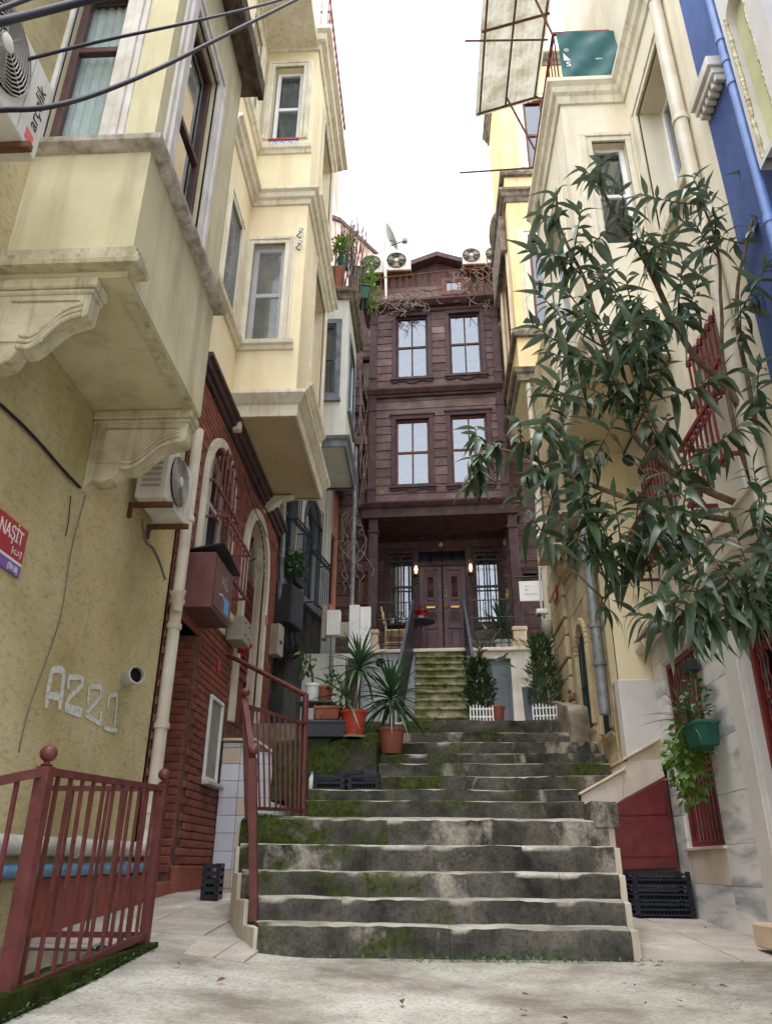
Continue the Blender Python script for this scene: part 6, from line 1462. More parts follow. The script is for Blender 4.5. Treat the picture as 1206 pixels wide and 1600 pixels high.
for nm, m_, px0, py0, px1, py1, lb, tx in (('warning_plate', 'sign_yellow', 790, 920, 802, 934, 'small yellow notice plate right of the porch window', ''), ('number_plaque', 'sign_red', 789, 897, 797, 902, 'tiny red number plaque above the yellow notice plate', '')):
    q = RW.rect(px0, py0, px1, py1, .03); o = thing(nm, lb, 'sign', RW((q[0] + q[1]) / 2, q[2], .03)); b = MB(); RW.box(b, *q, .02, .035); obj('plate', b, M[m_], o)
    if nm == 'warning_plate':
        b = MB(); ww_ = q[1] - q[0]; hh_ = q[3] - q[2]; RW.box(b, q[0] + ww_ * .5, q[1] - .02, q[3] - hh_ * .35, q[3] - hh_ * .2, .0355, .037); RW.box(b, q[0] + .02, q[1] - .02, q[2] + .03, q[2] + .045, .0355, .037); obj('print', b, M['ink'], o); obj('emblem', MB().tube(circle(RW, q[0] + ww_ * .25, q[3] - hh_ * .3, .037, .035), .008, 5, False), M['ink'], o)
    else: obj('lettering', text_mb('4', .07, RW, (q[0] + q[1]) / 2, q[2] + .015, .0355, .002, 'CENTER'), M['white_paint'], o)
q = RW.rect(786, 843, 793, 850, .1); b = MB(); RW.box(b, *q, .02, .1); obj('alarm_box', b, M['ac_white'], None, bevel=.008, label='small white alarm box under porch ceiling right side', cat='alarm box')
u, v = RW.uv(688, 851, .3); obj('ceiling_bell', MB().lathe([(.03, .05), (.05, .0), (.05, -.03), (.02, -.05), (0, -.055)], RW(u, v, .3), (0, 0, 1), 12), M['ac_grille'], None, smooth=40, label='small metal ceiling lamp above the front door', cat='lamp').name = 'ceiling_lamp'
# set-back side walls left and right of the house, their small windows
SB = Fr(H(0, 0, -.9)[:2], H.u[:2], H.n[:2])
sl = SB.uv(548, 700)[0] - .6
swd = [SB.rect(565, 560, 581, 606), SB.rect(561, 704, 577, 745), SB.rect(556, 903, 571, 941)]
b = MB(); wall(b, SB, sl, .0, 2.4, 12.6, swd, .12, n=-.02); lw_ = obj('left_wing_wall', b, M['dark_trim'], hw_); boards(lw_, SB, sl, -.01, 3.2, 12.5, .27, [(w_[0] - .07, w_[1] + .07, w_[2] - .08, w_[3] + .07) for w_ in swd])
for i, w_ in enumerate(swd):
    b = MB(); SB.ring(b, *w_, .06, -.02, .03); obj('window_surround', b, M['sash_wood'] if i == 2 else M['dark_trim'], lw_)
    sash_window(lw_, SB, *w_, -.04, M['sash_wood'] if i == 2 else M['dark_trim'], M['glass'], .035, curtain=(M['curtain'] if i != 1 else None))
b = MB(); SB.box(b, sl, .0, 10.5, 10.62, -.02, .1); SB.box(b, sl, .0, 9.0, 9.1, -.02, .06); obj('string_course', b, M['dark_trim'], lw_)
SR = Fr(H(0, 0, -1.0)[:2], H.u[:2], H.n[:2]); sru = SR.uv(858, 900)[0] + .5; swr = SR.rect(817, 891, 839, 904)
b = MB(); wall(b, SR, HW - .1, sru, 2.4, 13, [swr], .12, n=-.02); rw_ = obj('right_wing_wall', b, M['dark_trim'], hw_); boards(rw_, SR, HW + .05, sru, 4.2, 9.3, .3, [(swr[0] - .07, swr[1] + .07, swr[2] - .07, swr[3] + .07)])
b = MB(); SR.ring(b, *swr, .06, -.02, .03); obj('window_surround', b, M['dark_trim'], rw_); b = MB(); SR.box(b, *swr, -.1, -.08); obj('pane', b, M['stain_navy'], rw_)
b = MB(); wall(b, SR, HW - .1, sru, 2.4, 4.2, [], n=.02); obj('stone_base', b, M['dark_wall'], rw_)
# hanging white guest-house sign
SG = Fr(H(0, 0, .0)[:2], H.u[:2], H.n[:2]); q = SG.rect(811, 908, 847, 939, .1)
sgn = thing('hanging_sign', 'white square hanging sign with small grey lettering beside porch', 'sign', SG((q[0] + q[1]) / 2, q[2], .1))
bs = MB(); SG.box(bs, *q, .08, .11); obj('board', bs, M['white_paint'], sgn, bevel=.004)
hq = q[3] - q[2]
for k, tx in enumerate(('No 2', 'Efe', 'Apartments')): obj('lettering', text_mb(tx, hq * .12, SG, q[0] + (q[1] - q[0]) * .25, q[3] - hq * (.3 + .18 * k + (.03 if k == 2 else 0)), .1105, .002), M['box_grey'], sgn)
u0_, v0_ = SG.uv(803, 899, .1); u1_, v1_ = SG.uv(862, 896, .1)
obj('arm', MB().tube([SG(u0_, q[3] + .09, .095), SG(u1_, q[3] + .1, .095)], .018, 6).tube([SG(q[0] + .06, q[3], .095), SG(q[0] + .06, q[3] + .09, .095)], .006, 5).tube([SG(q[1] - .06, q[3], .095), SG(q[1] - .06, q[3] + .1, .095)], .006, 5), M['iron_black'], sgn)

# ================================================================== cream house with marble-clad ground floor (right)
XR = 2.5; Q = FX(XR, -1)
hc = thing('cream_house', 'cream house with veined marble ground floor and bay with balcony above', 'house', (3.4, 6.5, 0))
MW = (7.18, 8.20, .73, 2.48); MD = (5.0, 6.17, .32, 2.36)
b = MB(); wall(b, Q, 4.72, 8.56, -.1, 2.78, [MW, MD], .2); b.add([Vector((XR, 8.56, -.1)), Vector((XR + 2, 8.56, -.1)), Vector((XR + 2, 8.56, 2.78)), Vector((XR, 8.56, 2.78))], [(0, 1, 2, 3)]); gf_ = obj('ground_floor_wall', b, M['lilac_wall'], hc)
obj('inner_wall', MB().box(3.15, 6, 3, 8.5, -.1, 12), M['interior'], hc)
def mslab(u0, u1, v0, v1, m='marble', th=.022): b = MB(); Q.box(b, u0 + .002, u1 - .002, v0 + .002, v1 - .002, -.01, th + random.uniform(-.001, .002)); return obj('marble_slab', b, M[m], gf_, bevel=.002)
for v0, v1 in ((-.1, .42), (.42, 1.02), (1.02, 1.62), (1.62, 2.2), (2.2, 2.78)): mslab(8.21, 8.55, v0, v1)
for u0, u1 in ((7.16, 8.21), (6.47, 7.16)): mslab(u0, u1, -.1, .42)
mslab(7.17, 8.20, .42, .70, 'marble_cream'); mslab(6.47, 7.17, .42, .73)
for v0, v1 in ((.73, 1.12), (1.12, 1.56), (1.56, 2.02), (2.02, 2.50)): mslab(6.47, 7.17, v0, v1)
for u0, u1 in ((7.17, 8.21), (6.47, 7.17), (5.0, 6.47)): mslab(u0, u1, 2.50, 2.78, 'lilac_wall')
b = MB(); Q.box(b, 6.18, 6.46, -.1, 2.5, -.01, .045); Q.box(b, 5.0, 6.18, 2.37, 2.5, -.01, .045); obj('door_pilaster', b, M['lilac_wall'], hc, bevel=.006)
b = MB(); Q.box(b, 7.14, 8.24, .70, .728, -.18, .05); obj('sill', b, M['marble_cream'], hc, bevel=.004)
b = MB(); Q.box(b, 4.0, 8.6, 2.785, 2.86, -.02, .12); obj('ledge', b, M['lilac_wall'], hc, bevel=.01)
wrm = MB(); Q.box(wrm, MW[0], MW[1], MW[2], MW[3], -.2, -.18); wo = obj('roller_shutter', wrm, M['blind'], hc)
for i in range(12):
    s_ = MB(); Q.box(s_, MW[0], MW[1], MW[2] + i * .146, MW[2] + i * .146 + .12, -.18, -.165); obj('shutter_slat', s_, M['blind'], wo)
def flat_grille(label, F, u0, u1, v0, v1, k, m, n, rails, fw=.05):
    t = thing('window_grille', label, 'window grille', F((u0 + u1) / 2, v0, n), 'iron window grilles')
    b = MB(); F.box(b, u0, u0 + fw, v0, v1, n - .02, n + .02); F.box(b, u1 - fw, u1, v0, v1, n - .02, n + .02); F.box(b, u0 + fw, u1 - fw, v0, v0 + fw, n - .02, n + .02); F.box(b, u0 + fw, u1 - fw, v1 - fw, v1, n - .02, n + .02); obj('frame', b, m, t, bevel=.004)
    for i in range(k):
        u = u0 + fw + (u1 - u0 - 2 * fw) * (i + 1) / (k + 1); b = MB(); F.box(b, u - .016, u + .016, v0 + fw, v1 - fw, n - .008, n + .008); obj('bar', b, m, t)
    for v in rails: b = MB(); F.box(b, u0 + fw, u1 - fw, v - .016, v + .016, n - .004, n + .014); obj('rail', b, m, t)
    return t
flat_grille('red flat-bar grille over the marble-framed window with hanging planter', Q, MW[0], MW[1], MW[2], MW[3], 8, M['grille_red'], -.04, (1.42, 1.36, 2.0))
# red wrought-iron door with scrolls at the picture edge
dg = thing('iron_door', 'red wrought-iron scrollwork door in marble wall at picture edge', 'door', Q(5.6, .32, 0))
b = MB(); Q.ring(b, MD[0] + .05, MD[1] - .05, MD[2] + .05, MD[3] - .05, .05, -.12, -.06); obj('frame', b, M['door_red'], dg, bevel=.005)
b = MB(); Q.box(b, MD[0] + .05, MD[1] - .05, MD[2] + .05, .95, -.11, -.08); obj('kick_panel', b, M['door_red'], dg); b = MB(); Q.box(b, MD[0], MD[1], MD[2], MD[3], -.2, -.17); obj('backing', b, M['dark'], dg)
for i in range(9):
    u = MD[0] + .1 + i * .12; pts = [Q(u + .008 * math.sin(j * 2.2), .95 + j * .056, -.09 + .008 * math.cos(j * 2.2)) for j in range(25)]; obj('twisted_bar', MB().tube(pts, .011, 5), M['door_red'], dg, smooth='all')
for v in (1.35, 1.75, 2.1):
    for i in range(8):
        u = MD[0] + .16 + i * .12
        for s_ in (-1, 1): obj('scroll', MB().tube([Q(u + s_ * .028 + .028 * (1 - q / 14) * math.cos(q * .6), v + .05 * (1 - q / 14) * math.sin(q * .6 * s_), -.075) for q in range(12)], .007, 5), M['door_red'], dg, smooth='all')
b = MB(); Q.box(b, 4.6, 6.22, .06, .21, -.02, .26); obj('door_step', b, M['travertine'], None, bevel=.012, label='beige stone step at foot of marble wall by picture edge', cat='step')
# gutter on the marble ledge
pipe('gutter', 'cream gutter pipe along top edge of the marble wall', bend([Vector((XR - .13, 4.9, 2.80)), Vector((XR - .13, 8.58, 2.74)), Vector((XR - .10, 8.60, 2.9)), Vector((XR - .10, 8.60, 3.4))], 5, .1), .055, M['pvc_cream'], [((XR - .13, 8.2, 2.747), (0, 1, 0))])
b = MB().hexa([Vector((XR - .02, 4.9, 2.87)), Vector((XR - .2, 4.9, 2.84)), Vector((XR - .2, 8.5, 2.81)), Vector((XR - .02, 8.5, 2.87)), Vector((XR - .02, 4.9, 2.89)), Vector((XR - .2, 4.9, 2.86)), Vector((XR - .2, 8.5, 2.83)), Vector((XR - .02, 8.5, 2.89))]); obj('flashing', b, M['box_grey'], hc)
# upper wall
YC0, YC1, XC = 6.53, 8.60, 1.73; ZSo = 5.26; ZCr = 8.95
dw = (5.36, 6.22, 6.42, 8.35); gA = (5.18, 6.05, 3.2, 4.85); gB = (7.02, 7.92, 3.2, 4.72)
b = MB(); wall(b, Q, 4.74, 8.56, 2.86, 13.5, [dw, gA, gB], .3); b.add([Vector((XR, 8.56, 2.86)), Vector((XR + 2, 8.56, 2.86)), Vector((XR + 2, 8.56, 13.5)), Vector((XR, 8.56, 13.5))], [(0, 1, 2, 3)]); obj('wall', b, M['cream'], hc)
NC = FY(YC0); SCR = FX(XC, -1)
wc = (2.03, 2.42, 6.75, 8.30); wsd = (7.1, 8.1, 6.2, 8.1)
b = MB(); wall(b, NC, XC, XR, ZSo, ZCr, [wc], .14); wall(b, SCR, YC0, YC1, ZSo, ZCr, [wsd], .14); wall(b, Fr((0, YC1), (1, 0), (0, 1)), XC, XR, ZSo, ZCr); bc = obj('bay', b, M['cream'], hc)
obj('soffit', MB().box(XC + .004, XR, YC0 + .004, YC1 - .004, ZSo - .012, ZSo + .02), M['soffit'], bc)
pc = lambda z: [(XR, YC1, z), (XC, YC1, z), (XC, YC0, z), (XR, YC0, z)][::1]
pcr = lambda z: [(XC, YC1, z), (XC, YC0, z), (XR, YC0, z)]
MO = [(0, 0), (.03, 0), (.05, .1), (.09, .13), (.11, .2), (.16, .24), (.16, .3), (0, .31)]
obj('base_cornice', sweep(MB(), pcr(ZSo - .02), [(0, 0), (.04, 0), (.05, .12), (.09, .15), (.12, .22), (0, .23)]), M['cream_trim'], bc, smooth=30)
obj('balcony_cornice', sweep(MB(), [(XC, YC1, ZCr), (XC, YC0, ZCr), (XR, YC0, ZCr), (XR, 4.75, ZCr)], MO), M['cream_trim'], hc, smooth=30)
obj('roof_slab', MB().box(XC + .003, XR + 1.5, YC0 + .003, YC1 - .003, ZCr + .02, ZCr + .3), M['cream_trim'], hc)
surround(hc, NC, *wc, M['cream_trim'], .15); surround(hc, SCR, *wsd, M['cream_trim'], .15); surround(hc, Q, *dw, M['cream_trim'], .16)
sash_window(hc, NC, *wc, -.1, M['upvc'], M['glass_bright'], .05, rails=(7.55,), curtain=M['blind'])
sash_window(hc, SCR, *wsd, -.1, M['upvc'], M['glass_bright'], .06, rails=(7.3,), curtain=M['curtain'])
sash_window(hc, Q, *dw, -.26, M['upvc'], M['glass_bright'], .06, rails=(7.2,), mulls=((dw[0] + dw[1]) / 2,), curtain=M['curtain'])
b = MB(); Q.box(b, dw[0] - .2, dw[1] + .2, dw[2] - .14, dw[2] - .01, -.02, .09); obj('sill', b, M['cream_trim'], hc, bevel=.01)
for g_, rl in ((gA, ('cream-wall red spear grille nearest the blue house behind oleander', )), (gB, ('cream-wall red spear grille deeper under the bay behind oleander', ))):
    sash_window(hc, Q, *g_, -.24, M['upvc'], M['glass'], .06, rails=((g_[2] + g_[3]) / 2,), curtain=M['blind'])
    basket(rl[0], Q, g_[0] + .02, g_[1] - .02, 3.3, g_[3], g_[3] - .12, g_[3] - .12, 8, M['grille_red'], .06, .24, 3.85, .013, rails=((4.35, .06), (3.9, .24), (3.36, .24)))
fl_ = thing('wall_spotlight', 'black cylindrical spotlight on cream wall under bay', 'spotlight', Q(7.85, 4.8, .1)); obj('lamp_head', MB().lathe([(.04, 0), (.06, .02), (.06, .16), (.05, .16), (.05, .13), (0, .13)], Q(7.95, 4.8, .12), (-.4, -.8, -.25), 12), M['iron_black'], fl_, smooth=40); b = MB(); Q.box(b, 7.9, 8.0, 4.76, 4.84, -.02, .12); obj('mount', b, M['cream_trim'], fl_)
wall_cable('black cable running along top of cream wall under the bay soffit', [(1046, 560), (1030, 592), (1000, 655), (968, 722), (950, 762)], Q, .012, .01)
pipe('downpipe', 'cream downpipe on cream wall beside cobalt blue house', [Vector((XR - .07, 5.10, 3.0)), Vector((XR - .07, 5.10, 12))], .062, M['pvc_cream'], [((XR - .07, 5.1, z), (0, 0, 1)) for z in (5.4, 6.85, 8.6)])
obj('name_plate', MB().box(*(lambda p0, p1: (p0.x, p1.x, 8.50, 8.53, p1.z, p0.z))(P(972, 856, Y=8.5), P(992, 886, Y=8.5))), M['box_black'], None, label='dark name plate on yellow corner wall behind leaves', cat='sign')
# balcony on the bay: red rails, teal banner, bags, awning
bl = thing('balcony_railing', 'dark red iron balcony railing above cream bay', 'railing', (2.1, YC0, ZCr + .31)); zb = ZCr + .31
for a, c in (((XR - .05, YC0 - .02), (XC + .02, YC0 - .02)), ((XC + .02, YC0 - .02), (XC + .02, YC1))):
    obj('rail', MB().tube([(a[0], a[1], zb + 1.0), (c[0], c[1], zb + 1.0)], .026, 4), M['grille_red'], bl)
    k = 6 if a[1] == c[1] else 14
    for i in range(k + 1): f = i / k; obj('bar', MB().tube([(a[0] + (c[0] - a[0]) * f, a[1] + (c[1] - a[1]) * f, zb), (a[0] + (c[0] - a[0]) * f, a[1] + (c[1] - a[1]) * f, zb + 1.0)], .010, 5), M['grille_red'], bl)
FBn = FY(YC0 - .06); mb = MB(); nu, nv = 26, 16
for i in range(nu + 1):
    for j in range(nv + 1):
        f, g = i / nu, j / nv; u = XC + .04 + .72 * f + .03 * g * 0; v = zb + .02 + .9 * g - .05 * math.sin(math.pi * f) * g
        n_ = .02 * math.sin(6 * f + 5 * g) + .02 * math.sin(11 * (f - .8 * g) + 1) * (1 - g * .6) + .015 * mnoise.noise((f * 5, g * 5, 2)); mb.v.append(FBn(u, v, .045 + n_))
for i in range(nu):
    for j in range(nv): a = i * (nv + 1) + j; mb.f.append((a, a + nv + 1, a + nv + 2, a + 1))
bn_ = thing('banner', 'teal tarpaulin banner hung over balcony rail of cream bay', 'banner', FBn(XC + .4, zb, .05)); obj('cloth', mb, M['banner'], bn_, smooth='all')
lt = MB(); lt.add([FBn(XC + .07, zb + .28, .105), FBn(XC + .15, zb + .28, .105), FBn(XC + .07, zb + .42, .105)], [(0, 1, 2)]); obj('emblem', lt, M['white_paint'], bn_); obj('emblem_ring', MB().tube(circle(FBn, XC + .115, zb + .47, .105, .022), .006, 5, False), M['white_paint'], bn_)
obj('lettering', text_mb('S', .12, FBn, XC + .085, zb + .17, .105, .003, sx=1.2), M['white_paint'], bn_); obj('lettering', text_mb('adalet', .035, FBn, XC + .45, zb + .27, .11, .003), M['white_paint'], bn_)
obj('bundle', MB().ball((XR - .05, YC0 - .03, zb + .14), .12, 12, 8, .8, .8, 1.1).ball((XR - .02, YC0 - .02, zb + .33), .1, 12, 8, .7, .8, 1.2), M['planter_green'], None, smooth='all', label='dark green cloth bundle at end of balcony banner', cat='bundle')
aw_ = thing('awning', 'weathered translucent corrugated awning on rusty frame above balcony', 'awning', (1.4, 7.8, 11.4))
t = NT('yellowed_corrugated_plastic'); M['corr'] = t.done(t.mix(t.ramp(t.noise(3, 8, .7), .4, .62), S(214, 212, 200), S(170, 164, 140)), .5, spec=.3, transl=.3)
za = lambda x, y: 11.62 + (x - .95) * .35
def corr(y0, y1, x0, x1, name):
    mb = MB(); n_ = int((x1 - x0) / .02)
    for i in range(n_ + 1):
        x = x0 + (x1 - x0) * i / n_; dz = .012 * math.sin(x * 6.283 / .085)
        for y in (y0, (y0 + y1) / 2, y1): mb.v.append(Vector((x, y, za(x, y) + dz)))
    for i in range(n_):
        for j in range(2): a = i * 3 + j; mb.f.append((a, a + 3, a + 4, a + 1))
    return obj(name, mb, M['corr'], aw_, smooth='all')
ya0 = 5.6; ya1 = P(745, 165, X=.95).y if False else 8.75
corr(ya0, 7.32, .93, 1.95, 'corrugated_sheet'); corr(7.30, ya1, .93, 1.95, 'corrugated_sheet')
for x in (1.0, 1.42, 1.9): obj('frame_bar', MB().tube([(x, ya0, za(x, 0) - .035), (x, ya1 - .08, za(x, 0) - .035)], .02, 4), M['rust'], aw_)
for y in (7.3, ya1 - .1, 6.2): obj('frame_bar', MB().tube([(.95, y, za(.95, 0) - .06), (1.95, y, za(1.95, 0) - .06)], .02, 4), M['rust'], aw_)
obj('strut', MB().tube([(XC + .02, YC1 - .3, zb + 1.0), (1.42, YC1 - .1, za(1.42, 0) - .05)], .016, 5), M['rust'], aw_); obj('strut', MB().tube([(XC + .02, YC0, zb + 1.0), (1.42, YC0, za(1.42, 0) - .05)], .016, 5), M['rust'], aw_)
for (a, c, yy, lb) in (((726, 64), (856, 62), YC0, 'upper thin metal pole sticking out from balcony corner'), ((718, 270), (836, 262), YC1, 'lower thin metal pole sticking out below awning')):
    obj('laundry_pole', MB().tube([P(*a, Y=yy), P(*c, Y=yy)], .014, 6), M['rust'], None, label=lb, cat='pole')
# ---- cobalt blue house at the edge
hb = thing('blue_house', 'cobalt blue rough-rendered house at the right picture edge', 'house', (3.2, 3.5, 2.8))
nb_ = (3.70, 3.97, 5.05, 6.6)
b = MB(); wall(b, Q, -1, 4.74, 2.86, 13, [], .1, n=.012); b.add([Q(4.74, 2.86, .012), Q(4.74, 2.86, -.2), Q(4.74, 13, -.2), Q(4.74, 13, .012)], [(0, 1, 2, 3)]); obj('wall', b, M['cobalt'], hb)
b = MB(); wall(b, Q, 3.5, 4.03, 5.0, 13, [nb_], .08, n=.11); arch_fill(b, Q, nb_[0], nb_[1], 6.45, 6.6, .11, .08)
for u in (3.5, 4.03): b.add([Q(u, 5, .11), Q(u, 13, .11), Q(u, 13, .0), Q(u, 5, .0)], [(0, 1, 2, 3)])
obj('pilaster', b, M['lilac_wall'], hb); b = MB(); Q.box(b, nb_[0] - .01, nb_[1] + .01, nb_[2], nb_[3], .014, .03); obj('niche_plaster', b, M['green_plaster'], hb)
for u, s_ in ((nb_[1], 1), (nb_[0], -1)):
    pts = [Q(u + .018 * mnoise.noise((0, z * 9, u)) + .01 * mnoise.noise((0, z * 31, u)), 5.05 + z, .10) for z in [k * .0225 for k in range(67)]]
    obj('broken_plaster_edge', MB().tube(pts, [.016 + .010 * mnoise.noise((3, k * .9, u)) for k in range(67)], 5), M['raw_plaster'], hb)
b = MB(); Q.box(b, 4.3, 4.72, 6.4, 6.47, .015, .12); Q.box(b, 4.28, 4.73, 6.47, 6.58, .015, .15)
for k in range(6): Q.box(b, 4.31 + k * .07, 4.345 + k * .07, 6.33, 6.4, .015, .1)
obj('dentil_cornice', b, M['white_trim'], hb, bevel=.005)
pipe('downpipe', 'blue painted downpipe on the cobalt blue house', [Vector((XR - .1, 4.10, 3.0)), Vector((XR - .1, 4.10, 13))], .035, M['blue_pipe'], [((XR - .1, 4.10, z), (0, 0, 1)) for z in (4.6, 6.25, 6.5, 6.0)])

# ================================================================== limestone house (right, further up)
XS = 2.1; T = FX(XS, -1)
hl = thing('limestone_house', 'ochre limestone house with pointed windows beside upper steps', 'house', (3, 10.4, 1.3))
w1 = (9.98, 10.62, 2.18, 3.2, 3.55); w2 = (9.06, 9.52, 1.98, 3.15, 3.5); YL1 = 12.35
shA = (9.75, 10.35, 5.0, 6.9); shB = (10.9, 11.5, 5.0, 6.9)
b = MB(); wall(b, T, 8.56, YL1, .9, 8.95, [(w1[0], w1[1], w1[2], w1[4]), (w2[0], w2[1], w2[2], w2[4]), shA, shB], .22)
arch_fill(b, T, w1[0], w1[1], w1[3], w1[4], 0, .22); arch_fill(b, T, w2[0], w2[1], w2[3], w2[4], 0, .22)
b.add([Vector((XS, YL1, .9)), Vector((XS + 2, YL1, .9)), Vector((XS + 2, YL1, 8.95)), Vector((XS, YL1, 8.95))], [(0, 1, 2, 3)]); lwall = obj('wall', b, M['limestone'], hl)
obj('inner_wall', MB().box(2.7, 5, 8.7, YL1 - .1, .9, 8.9), M['interior'], hl)
NE = FY(8.555); b = MB(); wall(b, NE, XS, 3.2, 2.42, 9, []); b.add([T(8.555, 2.42, .012), T(8.86, 2.42, .012), T(8.86, 9, .012), T(8.555, 9, .012)], [(0, 1, 2, 3)]); obj('painted_corner', b, M['yellow'], hl)
b = MB(); NE.box(b, XS - .015, 2.52, 1.55, 2.42, -.02, .015); b.add([T(8.56, 1.5, .018), T(8.7, 1.5, .018), T(8.7, 2.42, .018), T(8.56, 2.42, .018)], [(0, 1, 2, 3)]); obj('painted_plinth', b, M['lilac_wall'], hl, bevel=.006)
# ashlar blocks: courses with open joints, and a rusticated corner pilaster
v = 1.3
while v < 4.5:
    h_ = .42; u = 8.9 - (.3 if int(v * 10) % 2 else 0)
    while u < 11.1:
        a, c = max(u, 8.9), min(u + .62, 11.1); cm, vm_ = (a + c) / 2, v + h_ / 2; u += .62
        segs = [(a, c)]
        for w_ in (w1, w2):
            if v + h_ > w_[2] - .02 and v < w_[4] + .02:
                ns = []
                for x0, x1 in segs:
                    if w_[1] + .1 <= x0 or w_[0] - .1 >= x1: ns.append((x0, x1)); continue
                    if w_[0] - .1 > x0: ns.append((x0, w_[0] - .1))
                    if w_[1] + .1 < x1: ns.append((w_[1] + .1, x1))
                segs = ns
        for x0, x1 in segs:
            if x1 - x0 > .06: b = MB(); T.box(b, x0 + .004, x1 - .004, v + .004, min(v + h_, 4.5) - .004, -.01, .012 + random.uniform(-.004, .004)); obj('stone_block', b, M['limestone'], lwall, bevel=.004)
    v += h_
v = 2.45; k = 0
while v < 4.9:
    h_ = .34 if k % 2 else .26; b = MB(); T.box(b, 11.15, YL1 + .01, v + .012, v + h_ - .012, -.01, .05 if k % 2 == 0 else .065); obj('stone_block', b, M['limestone'], lwall, bevel=.016); v += h_; k += 1
for w_ in (w1, w2):
    b = MB(); arch_band(b, T, w_[0], w_[1], w_[2], w_[3], w_[4], .09, -.02, .045); obj('window_surround', b, M['limestone'], lwall, bevel=.012)
    b = MB(); T.box(b, w_[0] - .02, w_[1] + .02, w_[2], w_[4], -.08, -.05); obj('shutter', b, M['iron_green'], hl)  # dark green sheet stands in for the shaded opening behind the bars
    b = MB().hexa([T(w_[0] - .1, w_[2] - .12, 0), T(w_[1] + .1, w_[2] - .12, 0), T(w_[1] + .1, w_[2] - .12, -.2), T(w_[0] - .1, w_[2] - .12, -.2), T(w_[0] - .1, w_[2] - .06, .05), T(w_[1] + .1, w_[2] - .06, .05), T(w_[1] + .1, w_[2] + .02, -.2), T(w_[0] - .1, w_[2] + .02, -.2)]); obj('sill', b, M['limestone'], lwall)
bar_grille('dark green bars in narrow pointed limestone window by the fence', T, w1[0] + .03, w1[1] - .03, w1[2], w1[4] - .12, 5, M['iron_green'], -.01, rails=((2.75, -.01),)); bar_grille('dark green bars in pointed limestone window behind the grey drainpipe', T, w2[0] + .03, w2[1] - .03, w2[2], w2[4] - .12, 5, M['iron_green'], -.01, rails=((2.6, -.01),))
obj('string_course', sweep(MB(), [T(11.15, 4.45), T(8.86, 4.15)], [(0, 0), (.04, 0), (.05, .05), (.10, .08), (.12, .14), (0, .15)]), M['limestone'], lwall, smooth=30)
pipe('drainpipe', 'scuffed galvanised drainpipe on limestone house wall', [T(8.95, 2.12, .1), T(8.95, 8.5, .1)], .065, M['zinc'], [(T(8.95, z, .1), (0, 0, 1)) for z in (2.7, 3.15, 4.0, 5.2)])
for w_, lb in ((shA, 'dark green iron shutters with balconet nearer on limestone house'), (shB, 'dark green iron shutters with balconet further on limestone house')):
    sh = thing('shuttered_window', lb, 'shutters', T((w_[0] + w_[1]) / 2, w_[2], 0))
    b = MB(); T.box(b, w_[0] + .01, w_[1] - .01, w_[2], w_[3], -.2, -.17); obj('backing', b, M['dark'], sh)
    for k in range(9): b = MB(); T.box(b, w_[0] + .02 + k * .064, w_[0] + .05 + k * .064, w_[2], w_[3], -.02, .01 + .02 * (k % 2)); obj('slat', b, M['iron_green'], sh)
    b = MB(); T.box(b, w_[0] - .1, w_[1] + .1, w_[2] - .1, w_[2] - .02, -.02, .3); obj('balconet_slab', b, M['limestone'], sh, bevel=.012)
    for k in range(9): obj('bar', MB().tube([T(w_[0] - .08 + k * .095, w_[2] - .02, .27), T(w_[0] - .08 + k * .095, w_[2] + .28, .29)], .008, 5), M['iron_black'], sh)
    obj('rail', MB().tube([T(w_[0] - .1, w_[2] + .28, 0), T(w_[0] - .1, w_[2] + .28, .29), T(w_[1] + .1, w_[2] + .28, .29), T(w_[1] + .1, w_[2] + .28, 0)], .012, 5), M['iron_black'], sh)
o = thing('number_plaque', 'small red house number plaque reading 6 on limestone corner', 'sign', T(11.5, 4.36, .07)); b = MB(); NP = FY(11.14); NP.box(b, XS - .045, XS - .01, 4.33, 4.36, 0, .01) if False else T.box(b, 11.42, 11.78, 4.33, 4.50, .067, .08); obj('plate', b, M['sign_red'], o); obj('lettering', text_mb('6', .15, T, 11.6, 4.36, .0805, .003, 'CENTER', sx=1.8), M['white_paint'], o)
o = obj('wall_tag', MB().box(2.088, 2.095, 8.62, 8.70, 3.9, 4.05), M['sign_red'], None, label='small red tag on yellow painted corner strip', cat='tag')
rp = [P(845, 700, Y=12.36), P(848, 800, Y=12.36), P(862, 900, Y=12.36), P(866, 1000, Y=12.36), P(880, 1115, Y=12.36)]
pipe('corner_pipe', 'pale cream pipe up corner between limestone and wooden houses', [Vector((2.02, 12.42, 2.42)), Vector((2.02, 12.42, 8.9))], .05, M['pvc_cream'], [(Vector((2.02, 12.42, z)), (0, 0, 1)) for z in (3.2, 4.2, 5.2)])
pipe('corner_conduit', 'thin pinkish conduit beside the pale corner pipe', [Vector((1.93, 12.45, 2.42)), Vector((1.93, 12.45, 4.6)), Vector((1.99, 12.45, 6.5))], .018, M['lilac_wall'])
lm = thing('wall_lamp', 'white wall lamp with twin arms on limestone corner', 'lamp', T(11.9, 5.2, .1)); cl = P(845, 838, Y=12.0)
obj('arm', MB().tube([cl + Vector((.3, .1, .02)), cl + Vector((.12, 0, .0)), cl + Vector((-.12, -.02, 0))], .018, 6), M['white_paint'], lm, smooth='all'); obj('bulb_holder', MB().lathe([(.03, -.05), (.045, 0), (.03, .05), (.015, .07)], cl + Vector((-.05, 0, 0)), (-1, 0, .1), 10), M['white_paint'], lm, smooth=40)
